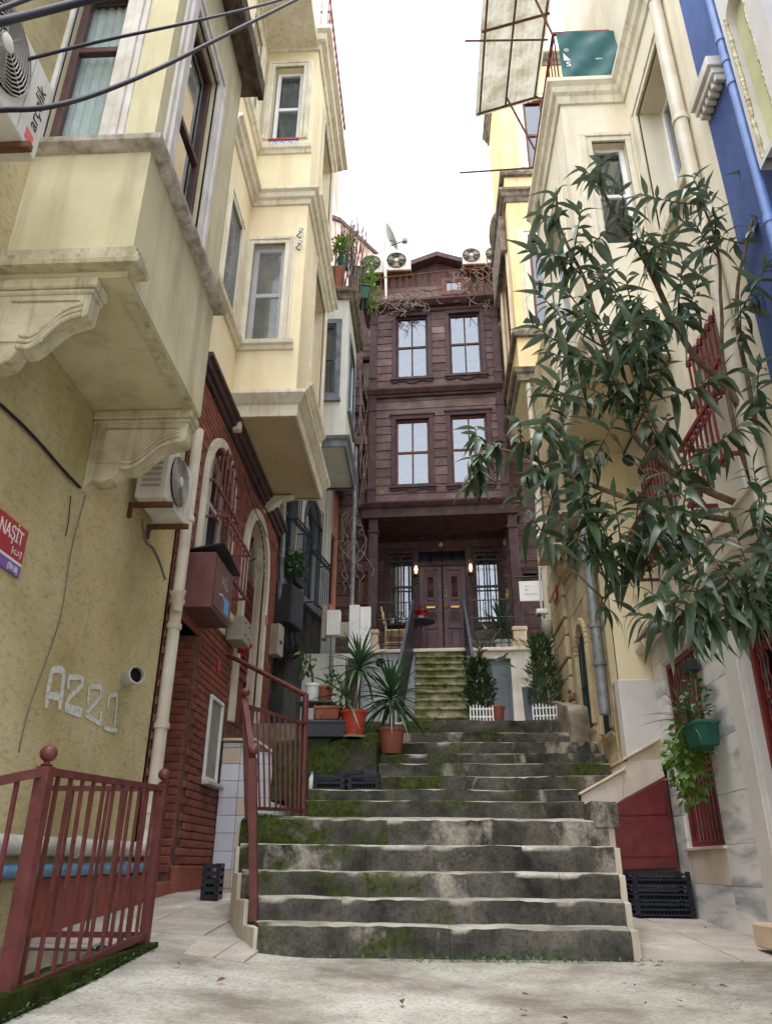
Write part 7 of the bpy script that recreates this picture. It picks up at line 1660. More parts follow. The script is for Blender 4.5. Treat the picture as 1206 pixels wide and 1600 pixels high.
cm_ = P(851, 957, Y=12.2); sc_ = thing('security_camera', 'white security camera on corner pipe below hanging sign', 'camera', cm_); obj('body', MB().box(cm_.x - .14, cm_.x + .05, cm_.y - .06, cm_.y + .06, cm_.z - .03, cm_.z + .05), M['white_paint'], sc_, bevel=.01); obj('lens', MB().lathe([(.035, 0), (.035, .05), (0, .05)], cm_ + Vector((-.09, -.03, -.06)), (-.5, -1, -.2), 10), M['iron_blue'], sc_)
gm_ = P(854, 978, Y=12.2); obj('gas_meter', MB().lathe([(.03, .12), (.09, .08), (.1, 0), (.09, -.08), (.04, -.16), (.02, -.24)], gm_, (0, 0, 1), 12), M['box_grey'], None, smooth=40, label='rounded grey regulator on corner pipe below security camera', cat='regulator')

# ================================================================== apricot house with bays (right, above limestone)
ho = thing('apricot_house', 'apricot house with grey stone mouldings rising above limestone floor', 'house', (2.8, 13, 8.9))
XO, YO0, YO1 = 1.87, 12.4, 14.6; NO = FY(YO0); SO = FX(XO, -1)
wo1 = (2.26, 2.75, 10.25, 12.6); wo2 = (2.42, 2.9, 14.55, 16.8); so1 = (12.9, 14.0, 10.3, 12.5)
b = MB(); wall(b, NO, XO, 4, 8.95, 18.5, [wo1, wo2], .14); wall(b, SO, YO0, YO1, 8.95, 18.5, [so1], .14); b.add([Vector((XO, YO1, 8.9)), Vector((4, YO1, 8.9)), Vector((4, YO1, 18.5)), Vector((XO, YO1, 18.5))], [(0, 1, 2, 3)]); obj('wall', b, M['orange'], ho)
obj('soffit', MB().box(XO + .004, 4, YO0 + .004, YO1, 8.93, 8.97), M['soffit'], ho)
po_ = lambda z: [(XO, YO1, z), (XO, YO0, z), (4, YO0, z)]
for z, pr_o in ((8.95, [(0, 0), (.05, 0), (.06, .14), (.1, .17), (.13, .26), (0, .27)]), (9.98, [(0, 0), (.08, 0), (.1, .08), (.08, .16), (0, .17)]), (13.55, MO), (14.3, [(0, 0), (.08, 0), (.1, .07), (.08, .14), (0, .15)]), (17.9, MO)):
    obj('stone_moulding', sweep(MB(), po_(z), pr_o), M['grey_stone'], ho, smooth=30)
for w_ in (wo1, wo2): surround(ho, NO, *w_, M['cream_trim'], .2); sash_window(ho, NO, *w_, -.07, M['sash_wood'], M['glass'], .07, rails=((w_[2] + w_[3]) / 2,), mulls=(), curtain=None)
surround(ho, SO, *so1, M['cream_trim'], .15); sash_window(ho, SO, *so1, -.07, M['sash_wood'], M['glass'], .07, rails=(11.4,))
# white scrolled console under the bay
cs = MB(); zc = 8.92; a0 = XO + .12
spi = [Vector((a0 + .14 + (.12 - .008 * q) * math.cos(q * .55 + 1.6), YO0 + .1, zc - .16 + (.12 - .008 * q) * math.sin(q * .55 + 1.6))) for q in range(14)]
cs.tube(spi, .03, 6); cs.prism([Vector((a0 + .14, YO0 + .06, zc - .02)), Vector((a0 + .9, YO0 + .06, zc - .02)), Vector((a0 + .95, YO0 + .06, zc - .5)), Vector((a0 + .7, YO0 + .06, zc - .42)), Vector((a0 + .5, YO0 + .06, zc - .26)), Vector((a0 + .3, YO0 + .06, zc - .24)), Vector((a0 + .2, YO0 + .06, zc - .1))], (0, .14, 0)); obj('scroll_console', cs, M['white_paint'], ho, smooth=40)
obj('satellite_dish', MB().lathe([(0, 0), (.15, .015), (.3, .06), (.4, .11), (.4, .12), (.3, .075), (.15, .03), (0, .02)], P(779, 360, Y=14.0), (-.9, .2, .3), 20).tube([P(781, 370, Y=14.0), P(786, 410, Y=14.2)], .02, 6), M['ac_grille'], None, smooth=50, label='grey satellite dish on edge of apricot house', cat='satellite dish')
b = MB(); SO.box(b, YO0 + .3, YO1, 12.5, 13.5, .0, .14); obj('cornice_edge', b, M['grey_stone'], ho, bevel=.02)  # grey block stands in for the cornice seen edge-on and the dark there

# ================================================================== red cabinet, marble side steps on the right
mc = thing('metal_cabinet', 'red sheet-metal cupboard with sloping top under marble steps', 'cabinet', P(1010, 1358, Y=8.52)); FC = FY(8.50)
pq = lambda pts, Y=8.50: [P(x, y, Y=Y) for x, y in pts]
obj('body', MB().prism(pq([(957, 1259), (1040, 1214), (1060, 1358), (950, 1361)]), (0, .3, 0)), M['door_red'], mc, bevel=.004)
obj('door_skin', MB().prism(pq([(966, 1262), (1037, 1224), (1040, 1272), (962, 1274)], 8.492), (0, .01, 0)), M['grille_red'], mc); obj('door_skin', MB().prism(pq([(961, 1277), (1041, 1275), (1050, 1338), (960, 1339)], 8.492), (0, .01, 0)), M['grille_red'], mc); obj('door_skin', MB().prism(pq([(960, 1342), (1051, 1341), (1054, 1356), (960, 1358)], 8.492), (0, .01, 0)), M['grille_red'], mc)
obj('hinge', MB().tube(pq([(1042, 1262), (1043, 1274)], 8.485), .016, 6), M['door_red'], mc)
ms = thing('marble_steps', 'cream marble side steps rising right beside main stairs', 'steps', P(960, 1250, Y=8.7))
for pts, m_ in (([(908, 1266), (908, 1243), (970, 1208), (973, 1213), (973, 1249), (957, 1258)], 'marble_cream'), ([(974, 1214), (974, 1190), (1030, 1186), (1038, 1213), (974, 1248)], 'marble_cream'), ([(984, 1189), (1028, 1160), (1034, 1186)], 'travertine')): obj('marble_block', MB().prism(pq(pts, 8.535), (0, .9, 0)), M[m_], ms)
obj('marble_block', MB().prism(pq([(908, 1264), (908, 1246), (1028, 1166), (1037, 1212), (957, 1257)], 8.543), (0, .3, 0)), M['marble_cream'], ms)
for a, c in (((904, 1244), (976, 1204)), ((972, 1190), (1030, 1157))):
    p0, p1 = P(*a, Y=8.535), P(*c, Y=8.535); obj('coping', MB().hexa([p0 + Vector((0, -.04, 0)), p1 + Vector((0, -.04, 0)), p1 + Vector((0, .9, 0)), p0 + Vector((0, .9, 0)), p0 + Vector((0, -.04, .03)), p1 + Vector((0, -.04, .03)), p1 + Vector((0, .9, .03)), p0 + Vector((0, .9, .03))]), M['travertine'], ms, bevel=.006)
b = MB().box(1.45, 3.3, 8.93, 8.97, 0, 1.35); obj('back_wall', b, M['lilac_wall'], ms)
# tiled side steps to the arched door on the left
tsx = thing('tiled_steps', 'white tiled side steps climbing left to the arched red door', 'steps', (-2, 10, .3))
base = pq([(352, 1152), (398, 1155), (500, 1228), (500, 1300), (345, 1300)], 9.95)
p0, p1, p2 = P(352, 1150, Y=9.95), P(400, 1155, Y=9.95), P(498, 1226, Y=9.95)
bk = MB().prism([Vector((-2.58, 9.97, .2)), Vector((p2.x + .1, 9.97, .2)), Vector((p2.x, 9.97, p2.z - .03)), Vector((p1.x, 9.97, p1.z - .03)), Vector((-2.58, 9.97, p1.z - .03))], (0, 1.6, 0)); obj('masonry', bk, M['mortar'] if False else M['concrete'], tsx)
tw_ = .235; x = -2.58; i = 0
while x < p2.x:
    z = .3; j = 0
    while z < p1.z:
        zt = p1.z if x + tw_ / 2 < p1.x else p1.z + (p2.z - p1.z) * min(1, (x + tw_ / 2 - p1.x) / (p2.x - p1.x))
        z1_ = min(z + .2, zt - .04)
        if z1_ - z > .03: obj('tile', MB().box(x + .003, x + tw_ - .003, 9.955, 9.975, z + .003, z1_ - .003), M['tile_white'] if (i * 3 + j) % 7 else M['tile_beige'], tsx, bevel=.003)
        z += .2; j += 1
    x += tw_; i += 1
for a, c in (((-2.58, p1.z), (p1.x, p1.z)), ((p1.x, p1.z), (p2.x + .1, p2.z - .06))): obj('coping', MB().hexa([Vector((a[0], 9.91, a[1] - .025)), Vector((c[0], 9.91, c[1] - .025)), Vector((c[0], 10.3, c[1] - .025)), Vector((a[0], 10.3, a[1] - .025)), Vector((a[0], 9.91, a[1] + .01)), Vector((c[0], 9.91, c[1] + .01)), Vector((c[0], 10.3, c[1] + .01)), Vector((a[0], 10.3, a[1] + .01))]), M['travertine'], tsx, bevel=.006)

# ================================================================== oleander-like tree on the ledge (right foreground)
rt_ = random.Random(99)
tree = thing('oleander_tree', 'large dark leafy oleander tree leaning over the alley from ledge', 'tree', P(1192, 800, Y=5.35))
def stem(pix, r0, r1, name='branch'):
    pts = spline([P(x, y, Y=yy) for x, y, yy in pix], 7); n = len(pts)
    pts = [p + Vector((mnoise.noise(p * 3), mnoise.noise(p * 3 + Vector((4, 0, 0))), mnoise.noise(p * 3 + Vector((0, 4, 0))))) * .03 * (i / n) for i, p in enumerate(pts)]
    obj(name, MB().tube(pts, [r0 + (r1 - r0) * i / (n - 1) for i in range(n)], 8), M['bark'], tree, smooth='all'); return pts
STEMS = [stem([(1193, 815, 5.35), (1180, 700, 5.2), (1140, 612, 5.05), (1085, 556, 4.9), (1042, 480, 4.8), (1003, 400, 4.65), (962, 335, 4.5), (938, 285, 4.4)], .036, .010, 'trunk'),
         stem([(1186, 800, 5.35), (1092, 762, 5.1), (1030, 722, 4.95), (985, 672, 4.85), (962, 600, 4.75), (930, 500, 4.65), (900, 410, 4.55), (872, 345, 4.5)], .030, .009),
         stem([(1160, 815, 5.3), (1060, 800, 4.95), (965, 775, 4.7), (885, 742, 4.55), (812, 712, 4.45), (752, 700, 4.4)], .026, .007),
         stem([(1196, 812, 5.35), (1150, 680, 5.1), (1095, 590, 4.95), (1035, 470, 4.75), (1120, 400, 4.6), (1100, 310, 4.5)][:2] + [(1128, 560, 5.0), (1125, 420, 4.8), (1098, 320, 4.6)], .022, .008),
         stem([(1200, 815, 5.3), (1176, 640, 4.95), (1150, 480, 4.7), (1165, 380, 4.5), (1192, 280, 4.35)], .022, .008),
         stem([(1150, 830, 5.25), (1070, 862, 4.85), (1000, 895, 4.6), (945, 935, 4.5)], .022, .007),
         stem([(1206, 830, 5.2), (1200, 900, 4.6), (1190, 985, 4.2)], .020, .007),
         stem([(1100, 790, 5.0), (1040, 700, 4.6), (1000, 600, 4.35), (1000, 500, 4.2)], .018, .007)]
TIPS = [(935, 250, 4.4), (912, 262, 4.5), (965, 285, 4.4), (870, 292, 4.5), (842, 330, 4.5), (905, 320, 4.4), (1000, 300, 4.5), (1085, 275, 4.6), (1110, 300, 4.5), (1190, 262, 4.3), (1206, 330, 4.3),
        (828, 400, 4.4), (858, 385, 4.4), (960, 350, 4.3), (1010, 370, 4.4), (1050, 360, 4.5), (1080, 350, 4.5), (1130, 370, 4.5), (838, 450, 4.4), (880, 440, 4.3), (930, 420, 4.2), (975, 440, 4.2), (1060, 420, 4.4), (1090, 430, 4.5),
        (835, 505, 4.4), (850, 545, 4.3), (900, 500, 4.2), (940, 510, 4.1), (985, 500, 4.1), (1020, 520, 4.3), (1075, 500, 4.5), (1150, 470, 4.5), (1195, 420, 4.3), (870, 600, 4.3), (905, 590, 4.2), (945, 570, 4.1), (1000, 560, 4.2), (1040, 560, 4.4),
        (880, 660, 4.2), (915, 680, 4.1), (855, 640, 4.3), (965, 640, 4.4), (1010, 640, 4.4), (1045, 650, 4.5), (1140, 580, 4.5), (1190, 560, 4.4), (1180, 650, 4.4),
        (745, 665, 4.3), (735, 715, 4.3), (755, 770, 4.3), (738, 752, 4.35), (785, 690, 4.3), (810, 660, 4.3), (830, 720, 4.3), (800, 770, 4.3), (850, 760, 4.2), (880, 720, 4.2), (905, 760, 4.1), (940, 720, 4.2), (960, 770, 4.1), (930, 800, 4.1),
        (990, 780, 4.1), (1010, 730, 4.2), (1040, 800, 4.1), (1070, 740, 4.3), (1090, 700, 4.4), (1110, 790, 4.2), (1130, 720, 4.3), (1170, 730, 4.3), (1195, 760, 4.2), (1060, 860, 4.0), (1000, 850, 4.1), (1100, 850, 4.0), (1150, 830, 4.1), (1190, 850, 4.0),
        (905, 770, 4.2), (970, 900, 4.2), (945, 945, 4.3), (985, 960, 4.2), (1010, 925, 4.1), (1040, 915, 4.0), (1080, 905, 4.0), (1130, 890, 4.0), (1160, 900, 4.0), (1200, 930, 4.0), (1180, 960, 4.0), (1206, 990, 4.0)]
TIPS = [q for i, q in enumerate(TIPS) if (i % 9 != 4 or q[1] < 560) and q[1] < 965]
TIPS += [(x + rt_.uniform(-34, 34), y + rt_.uniform(-30, 34), yy + rt_.uniform(-.1, .5)) for x, y, yy in TIPS if x > 800 and rt_.random() < (.3 if x > 860 and 330 < y < 560 else .1)]
leaves = []
allst = [p for s in STEMS for p in s[len(s) // 5:]]
twm = []
for (x, y, yy) in TIPS:
    tip = P(x + rt_.uniform(-8, 8), y + rt_.uniform(-8, 8), Y=yy + rt_.uniform(-.18, .18))
    src = min(allst, key=lambda p: (p - tip).length + max(0, p.z - tip.z + .15) * 1.6)
    d = tip - src; midp = src + d * .5 + Vector((0, 0, -.10 * d.length)) + Vector((rt_.uniform(-.05, .05), rt_.uniform(-.05, .05), 0))
    pts = [src * (1 - f) ** 2 + midp * 2 * f * (1 - f) + tip * f * f for f in [k / 10 for k in range(11)]]
    twm.append(pts)
    L_ = sum((pts[i + 1] - pts[i]).length for i in range(10)); span = min(.42, L_ * .85); k = int(span / .024) + 4
    low = y > 600
    for i in range(k):
        s_ = 1 - (span * i / k) / max(L_, .01); j = min(9, int(s_ * 10)); f = s_ * 10 - j; p = pts[j].lerp(pts[j + 1], min(1, max(0, f))); ax = (pts[j + 1] - pts[j]).normalized()
        ax = (ax + Vector((0, 0, .35 if not low else .05))).normalized()
        a0_ = ax.orthogonal().normalized(); b0_ = ax.cross(a0_); ang = i * 2.4 + rt_.uniform(-.3, .3)
        rad = a0_ * math.cos(ang) + b0_ * math.sin(ang); open_ = .55 + .95 * i / k + rt_.uniform(-.15, .15)
        dd = ax * math.cos(open_) + rad * math.sin(open_) + Vector((0, 0, -.18 - (1.0 if low else .6) * (i / k) - rt_.uniform(0, .25)))
        leaves.append((p, dd.normalized(), rt_.uniform(-.6, .6), rt_.uniform(.6, 1.05) * (.8 if i < 3 else 1)))
tm = MB()
for pts in twm: tm.tube(pts, [.008 - .0045 * i / 10 for i in range(11)], 5)
obj('twigs', tm, M['bark'], tree, smooth='all', kind='stuff')
LM = [leaf_mb(.20, .027, .35, .3, 6), leaf_mb(.225, .031, .25, .6, 6), leaf_mb(.16, .024, .45, .1, 6), leaf_mb(.215, .028, .30, 1.0, 6)]
LME = [mesh_of(m_, M['leaf'], 'leaf', True) for m_ in LM]
order = sorted(range(len(leaves)), key=lambda i: (leaves[i][0] - CAM_POS).length / leaves[i][3] + (5 if not (leaves[i][0] - CAM_POS).length else 0))
top = set(order[:300]); fo = MB()
for i, (p, d, ro, sc_) in enumerate(leaves):
    k = i % 4
    if i in top:
        o = bpy.data.objects.new('leaf', LME[k]); COL.objects.link(o); o.parent = tree; o.matrix_basis = Matrix.Translation(-top_loc(tree)) @ aim(p, d, ro, sc_)
    else: put(fo, LM[k], aim(p, d, ro, sc_))
obj('foliage', fo, M['leaf'], tree, smooth='all', kind='stuff')
lp = trough('tree_planter', 'weathered stone planter on ledge holding the oleander', P(1185, 828, Y=5.35) - Vector((0, 0, .12)), .42, 1.0, .26, 'pvc_cream', rz=0, flare=.9)

# ================================================================== pots, plants and small things
def yucca(parent, c, k, L_, w, seed, up=.5, droop=.7, m='leaf_yucca', h=.0):
    rr = random.Random(seed); src = [mesh_of(leaf_mb(L_, w, .35, dd, 7), M[m], 'leaf', True) for dd in (.12, .4, .8)]
    for i in range(k):
        f = i / k; ang = i * 2.4; el = 1.35 - 1.5 * f + rr.uniform(-.15, .15); d = Vector((math.cos(ang) * math.cos(el), math.sin(ang) * math.cos(el), math.sin(el)))
        o = bpy.data.objects.new('leaf', src[0 if f < .35 else (1 if f < .65 else 2)]); COL.objects.link(o); o.parent = parent
        o.matrix_basis = Matrix.Translation(-top_loc(parent)) @ aim(Vector(c) + Vector((0, 0, h * (1 - f))), d, rr.uniform(-.3, .3), rr.uniform(.7, 1.1))
ZR = 1.875
pa = P(552, 1153, Z=ZR); ya_ = pot('potted_yucca', 'spiky yucca in bright orange-red pot on mossy wall', pa, .105, .15, .27, 'orange_pot', 'potted plant')
obj('saucer', MB().lathe([(.13, 0), (.15, .02), (.14, .02), (.12, .006), (0, .006)], pa, n=20), M['travertine'], ya_, smooth=40)
obj('stem', MB().tube(spline([pa + Vector((0, 0, .26)), pa + Vector((.03, .02, .55)), pa + Vector((.05, .05, .78))], 5), .03, 8), M['bark'], ya_, smooth='all'); obj('stem', MB().tube(spline([pa + Vector((-.03, 0, .26)), pa + Vector((-.08, .02, .42))], 5), .025, 8), M['bark'], ya_, smooth='all')
yucca(ya_, pa + Vector((.05, .05, .76)), 60, .47, .02, 1, h=.12); yucca(ya_, pa + Vector((-.1, .02, .42)), 26, .5, .015, 2, h=.06)
pb_ = P(611, 1166, Y=9.55); pb_.z = 1.76; yb_ = pot('potted_yucca', 'drooping yucca in brown terracotta pot on the steps', pb_, .12, .165, .27, 'terracotta', 'potted plant')
obj('stem', MB().tube(spline([pb_ + Vector((0, 0, .26)), pb_ + Vector((.01, .0, .58))], 5), .035, 8), M['bark'], yb_, smooth='all')
yucca(yb_, pb_ + Vector((0, 0, .56)), 100, .5, .022, 3, h=.22)
def crate(label, c, lx, ly, h, rz=0, tilt=0, k=4):
    t = thing('crate', label, 'crate', c, 'navy plastic crates'); cc = Vector(c); q = Matrix.Rotation(rz, 3, 'Z') @ Matrix.Rotation(tilt, 3, 'X')
    def bx(mb, x0, x1, y0, y1, z0, z1): mb.hexa([cc + q @ Vector(p) for p in ((x0, y0, z0), (x1, y0, z0), (x1, y1, z0), (x0, y1, z0), (x0, y0, z1), (x1, y0, z1), (x1, y1, z1), (x0, y1, z1))]); return mb
    a, b_ = lx / 2, ly / 2
    obj('tray', bx(bx(MB(), -a + .02, a - .02, -b_ + .02, b_ - .02, .004, .02), -a + .03, a - .03, -b_ + .03, b_ - .03, .02, h * .6), M['dark'], t)
    for i in range(k):
        z = h * i / (k - .4); mb = MB(); bx(mb, -a, a, -b_, -b_ + .016, z, z + h * .13); bx(mb, -a, a, b_ - .016, b_, z, z + h * .13); bx(mb, -a, -a + .016, -b_ + .016, b_ - .016, z, z + h * .13); bx(mb, a - .016, a, -b_ + .016, b_ - .016, z, z + h * .13); obj('rib', mb, M['crate'], t)
    mb = MB(); n = int(lx / .035)
    for i in range(n + 1): x = -a + .004 + (lx - .014) * i / n; bx(mb, x, x + .006, -b_ + .003, -b_ + .012, 0, h)
    obj('upright', mb, M['crate'], t, kind='stuff')
    mb = MB()
    for sx in (-1, 1):
        for sy in (-1, 1): mb = MB(); bx(mb, sx * a - (.0 if sx < 0 else .035), sx * a + (.035 if sx < 0 else 0), sy * b_ - (.0 if sy < 0 else .035), sy * b_ + (.035 if sy < 0 else 0), -.002, h + .004); obj('corner_post', mb, M['crate'], t)
    return t
cx = (P(992, 1400, Y=8.2).x + P(1082, 1400, Y=8.2).x) / 2 - .02; lx = P(1082, 1400, Y=8.2).x - P(992, 1400, Y=8.2).x
for i, nm in enumerate(('bottom', 'middle', 'topmost')): crate(nm + ' of the navy crates stacked under red cabinet', (cx, 8.30, gz(2.2, 8.4) + .02 + i * .125), lx, .34, .12, random.uniform(-.02, .02), k=3)
c1 = P(514, 1228, Y=8.72); crate('left of two navy crates leaning on mossy retaining wall', (c1.x, 8.72, 1.285), .33, .16, .16, .05, k=3); crate('right of two navy crates leaning on mossy retaining wall', (c1.x + .38, 8.76, 1.285), .34, .16, .17, -.06, k=3); crate('navy crate standing on end behind the leaning pair', (c1.x + .2, 8.90, 1.285), .3, .1, .22, .02, k=4)
c2 = P(328, 1405, Y=7.9); crate('navy crate standing at foot of brick pier beside stairs', (c2.x, 7.95, gz(-1.9, 7.9) + .015), .16, .3, .3, .1, k=5)
# bottle, shelf, troughs
bo_ = P(487, 1222, Y=8.7); bo_.z = 1.283; btl = thing('bottle', 'small blue-capped clear bottle beside the leaning crates', 'bottle', bo_); obj('body', MB().lathe([(.03, 0), (.032, .02), (.032, .12), (.014, .16), (.014, .17)], bo_, n=12), M['white_pot'], btl, smooth=40); obj('cap', MB().lathe([(.017, .165), (.017, .19), (0, .19)], bo_, n=12), M['logo_blue'], btl)
tq = P(508, 1153, Z=ZR); trough('planter_box', 'dark blue-grey trough planter on edge of mossy wall', tq, .52, .2, .18, 'planter_dark', .03)
tq2 = tq + Vector((.02, .03, .2)); t2_ = trough('planter_box', 'empty terracotta trough lying on the dark planter', tq2, .30, .16, .15, 'terracotta', -.1)
sh_ = thing('plant_shelf', 'low black plastic shelf behind the trough planters', 'shelf', P(492, 1150, Y=9.75)); s0 = P(468, 1098, Y=9.75); s1 = P(522, 1098, Y=9.75); zs_ = s0.z
obj('top', MB().box(s0.x, s1.x, 9.6, 9.95, zs_ - .03, zs_), M['iron_black'], sh_, bevel=.006); obj('shelf_board', MB().box(s0.x, s1.x, 9.6, 9.95, ZR + .05, ZR + .08), M['iron_black'], sh_)
for x in (s0.x + .02, s1.x - .02, (s0.x + s1.x) / 2):
    for y in (9.62, 9.92): obj('leg', MB().tube([(x, y, ZR), (x, y, zs_ - .03)], .014, 6), M['iron_black'], sh_)
w_ = Vector((P(488, 1096, Y=9.75).x, 9.75, zs_ + .002)); wp_ = pot('potted_plant', 'thin-stemmed plant in white pot on black shelf', w_, .07, .095, .2, 'white_pot', 'potted plant')
rr = random.Random(8)
for i in range(5):
    pts = spline([w_ + Vector((0, 0, .18)), w_ + Vector((rr.uniform(-.05, .05), rr.uniform(-.05, .05), .36)), w_ + Vector((rr.uniform(-.15, .2), rr.uniform(-.1, .1), rr.uniform(.45, .62)))], 5); obj('stem', MB().tube(pts, .006, 5), M['bark'], wp_, smooth='all'); bush(wp_, pts[-1], .08, .08, .06, 9, .1, .028, 'leaf_bush', 60 + i, name='leaf_cluster')
b_ = Vector((P(507, 1096, Y=9.75).x, 9.78, zs_ + .002)); bp_ = pot('potted_plant', 'scruffy small plant in brown pot on black shelf', b_, .075, .1, .17, 'terracotta', 'potted plant'); bush(bp_, b_ + Vector((.02, 0, .26)), .16, .12, .12, 90, .07, .014, 'leaf_bush', 70, name='leaf_cluster')
g_ = P(528, 1140, Y=9.9); g_.z = ZR; gb_ = pot('potted_plant', 'low leafy green bush in dark pot behind orange pot', g_, .1, .13, .18, 'planter_dark', 'potted plant'); bush(gb_, g_ + Vector((0, 0, .3)), .26, .2, .24, 420, .08, .022, 'leaf_bush', 71, name='leaf_cluster')
# conifers with white picket fences on the terrace
def conifer(label, c, h, r, seed):
    t = thing('potted_conifer', label, 'shrub', c); obj('trunk', MB().tube([c, c + Vector((0, 0, h * .9))], [.03, .008], 8), M['bark'], t)
    rr = random.Random(seed); mb = MB(); src = leaf_mb(.085, .012, .3, .3, 3)
    for i in range(1500):
        f = rr.random() ** .8; rad = r * (1 - f) ** .33 * (.3 + .75 * rr.random() ** .5) * (1 + .55 * mnoise.noise((f * 6, seed, 0))); a = rr.uniform(0, 6.283); rad *= 1 + .6 * mnoise.noise((math.cos(a) * 2, math.sin(a) * 2, f * 6 + seed)); p = c + Vector((rad * math.cos(a), rad * math.sin(a), .06 + f * h)); put(mb, src, aim(p, Vector((math.cos(a) * .6, math.sin(a) * .6, .9 + rr.uniform(-.6, .5))), rr.uniform(-1, 1), rr.uniform(.6, 1.4)))
    obj('crown', mb, M['leaf_conifer'], t, smooth='all', kind='stuff'); return t
ZT_ = 2.425
ca = P(750, 1122, Y=11.75); ca.z = ZT_; conifer('bushy green conifer behind white picket fence by porch stairs', ca, .95, .23, 4)
cb2 = P(853, 1122, Y=11.9); cb2.z = ZT_; conifer('tall dark conifer behind white picket fence by stone corner', cb2, 1.35, .27, 9)
rp_ = P(765, 1122, Y=11.6); rp_.z = ZT_; rpt = pot('potted_plant', 'broad-leaved rubber plant in red-brown pot beside conifer', rp_ + Vector((.1, .1, 0)), .1, .14, .26, 'terracotta', 'potted plant'); obj('stem', MB().tube([rp_ + Vector((.1, .1, .2)), rp_ + Vector((.0, .1, .7)), rp_ + Vector((-.12, .1, 1.2))], .012, 6), M['bark'], rpt); bush(rpt, rp_ + Vector((-.02, .1, .85)), .22, .15, .5, 46, .17, .04, 'leaf', 80, name='leaf_cluster')
def fence(label, x0, x1, y, z, rz=0):
    t = thing('picket_fence', label, 'fence', ((x0 + x1) / 2, y, z), 'small white picket fences'); k = int((x1 - x0) / .042)
    for i in range(k + 1):
        x = x0 + (x1 - x0) * i / k; yy = y + (x - x0) * rz; h = .2 + .02 * math.sin(math.pi * i / k * 2); o = MB(); o.prism([Vector((x - .009, yy, z)), Vector((x + .009, yy, z)), Vector((x + .009, yy, z + h)), Vector((x, yy, z + h + .02)), Vector((x - .009, yy, z + h))], (0, .008, 0)); obj('picket', o, M['white_paint'], t)
    for v in (.05, .16): o = MB().hexa([Vector(p) for p in ((x0 - .01, y + .009, z + v), (x1 + .01, y + .009 + (x1 - x0) * rz, z + v), (x1 + .01, y + .018 + (x1 - x0) * rz, z + v), (x0 - .01, y + .018, z + v), (x0 - .01, y + .009, z + v + .018), (x1 + .01, y + .009 + (x1 - x0) * rz, z + v + .018), (x1 + .01, y + .018 + (x1 - x0) * rz, z + v + .018), (x0 - .01, y + .018, z + v + .018))]); obj('rail', o, M['white_paint'], t)
fence('white picket fence before the bushy conifer', P(735, 1120, Y=11.3).x, P(770, 1120, Y=11.3).x, 11.3, ZT_ + .02, -.05); fence('white picket fence before the tall dark conifer', P(833, 1118, Y=11.3).x, P(874, 1118, Y=11.3).x, 11.3, ZT_ + .03, -.2)
ck0, ck1 = P(820, 1122, Y=11.7), P(842, 1122, Y=11.7); cb3 = thing('chalkboard', 'dark blue chalkboard with white ring mark leaning on platform', 'sign', (ck0.x, 11.7, ZT_))
obj('board', MB().hexa([Vector((ck0.x, 11.62, ZT_)), Vector((ck1.x, 11.62, ZT_)), Vector((ck1.x, 11.65, ZT_)), Vector((ck0.x, 11.65, ZT_)), Vector((ck0.x, 11.86, ZT_ + .62)), Vector((ck1.x, 11.86, ZT_ + .60)), Vector((ck1.x, 11.89, ZT_ + .60)), Vector((ck0.x, 11.89, ZT_ + .62))]), M['steel_panel'], cb3)
obj('chalk_mark', MB().tube([Vector((ck0.x + .14 + .06 * math.cos(q * .45), 11.70 + .09 + .02 * math.sin(q * .45), ZT_ + .33 + .06 * math.sin(q * .45))) for q in range(13)], .006, 5), M['chalk'], cb3)
sq_ = P(893, 1099, Y=10.9); sq_.z = 2.63; sf = thing('squirrel_figurine', 'small brown animal figurine on low plastered wall', 'figurine', sq_)
obj('body', MB().ball(sq_ + Vector((0, 0, .06)), .035, 10, 8, 1, 1.1, 1.6).ball(sq_ + Vector((-.02, -.01, .14)), .026, 10, 8, 1.15, 1, 1).ball(sq_ + Vector((-.028, -.01, .17)), .008).ball(sq_ + Vector((.0, -.01, .168)), .008).tube(spline([sq_ + Vector((.03, .02, .02)), sq_ + Vector((.06, .02, .07)), sq_ + Vector((.04, .02, .13))], 5), .014, 6), M['bark'], sf, smooth='all')
obj('stone', MB().ball(sq_ + Vector((-.12, 0, .015)), .03, 8, 6, 1.2, 1, .7), M['rust'], None, smooth='all', label='small brown pebble beside the animal figurine', cat='pebble').name = 'pebble'
# porch furniture
cu_, cz = H.uv(597, 1013, -.35)[0], ZP + .002
chr_ = thing('wooden_chair', 'pale wooden chair on porch left of the stairs', 'chair', H(cu_ + .25, cz, -.35)); hp_ = lambda u, v, n: H(cu_ + u, cz + v, -.35 + n)
for (u, n) in ((.08, .2), (.48, .2), (.48, -.2)): obj('leg', MB().tube([hp_(u, 0, n), hp_(u - .02 * (u > .3), .44, n)], .021, 4), M['pale_wood'], chr_)
for n in (-.2, .2): obj('back_post', MB().tube([hp_(.06, 0, n), hp_(.09, .44, n), hp_(.0, .95, n)], .021, 4), M['pale_wood'], chr_)
o = MB(); H.box(o, cu_ + .06, cu_ + .5, cz + .43, cz + .465, -.57, -.13); obj('seat', o, M['pale_wood'], chr_, bevel=.008)
for v in (.62, .76, .9): obj('back_slat', MB().tube([hp_(.06 - (v - .44) * .14, v, -.2), hp_(.06 - (v - .44) * .14, v, .2)], .02, 4), M['pale_wood'], chr_)
for n in (-.2, .2): obj('stretcher', MB().tube([hp_(.08, .2, n), hp_(.47, .2, n)], .013, 4), M['pale_wood'], chr_)
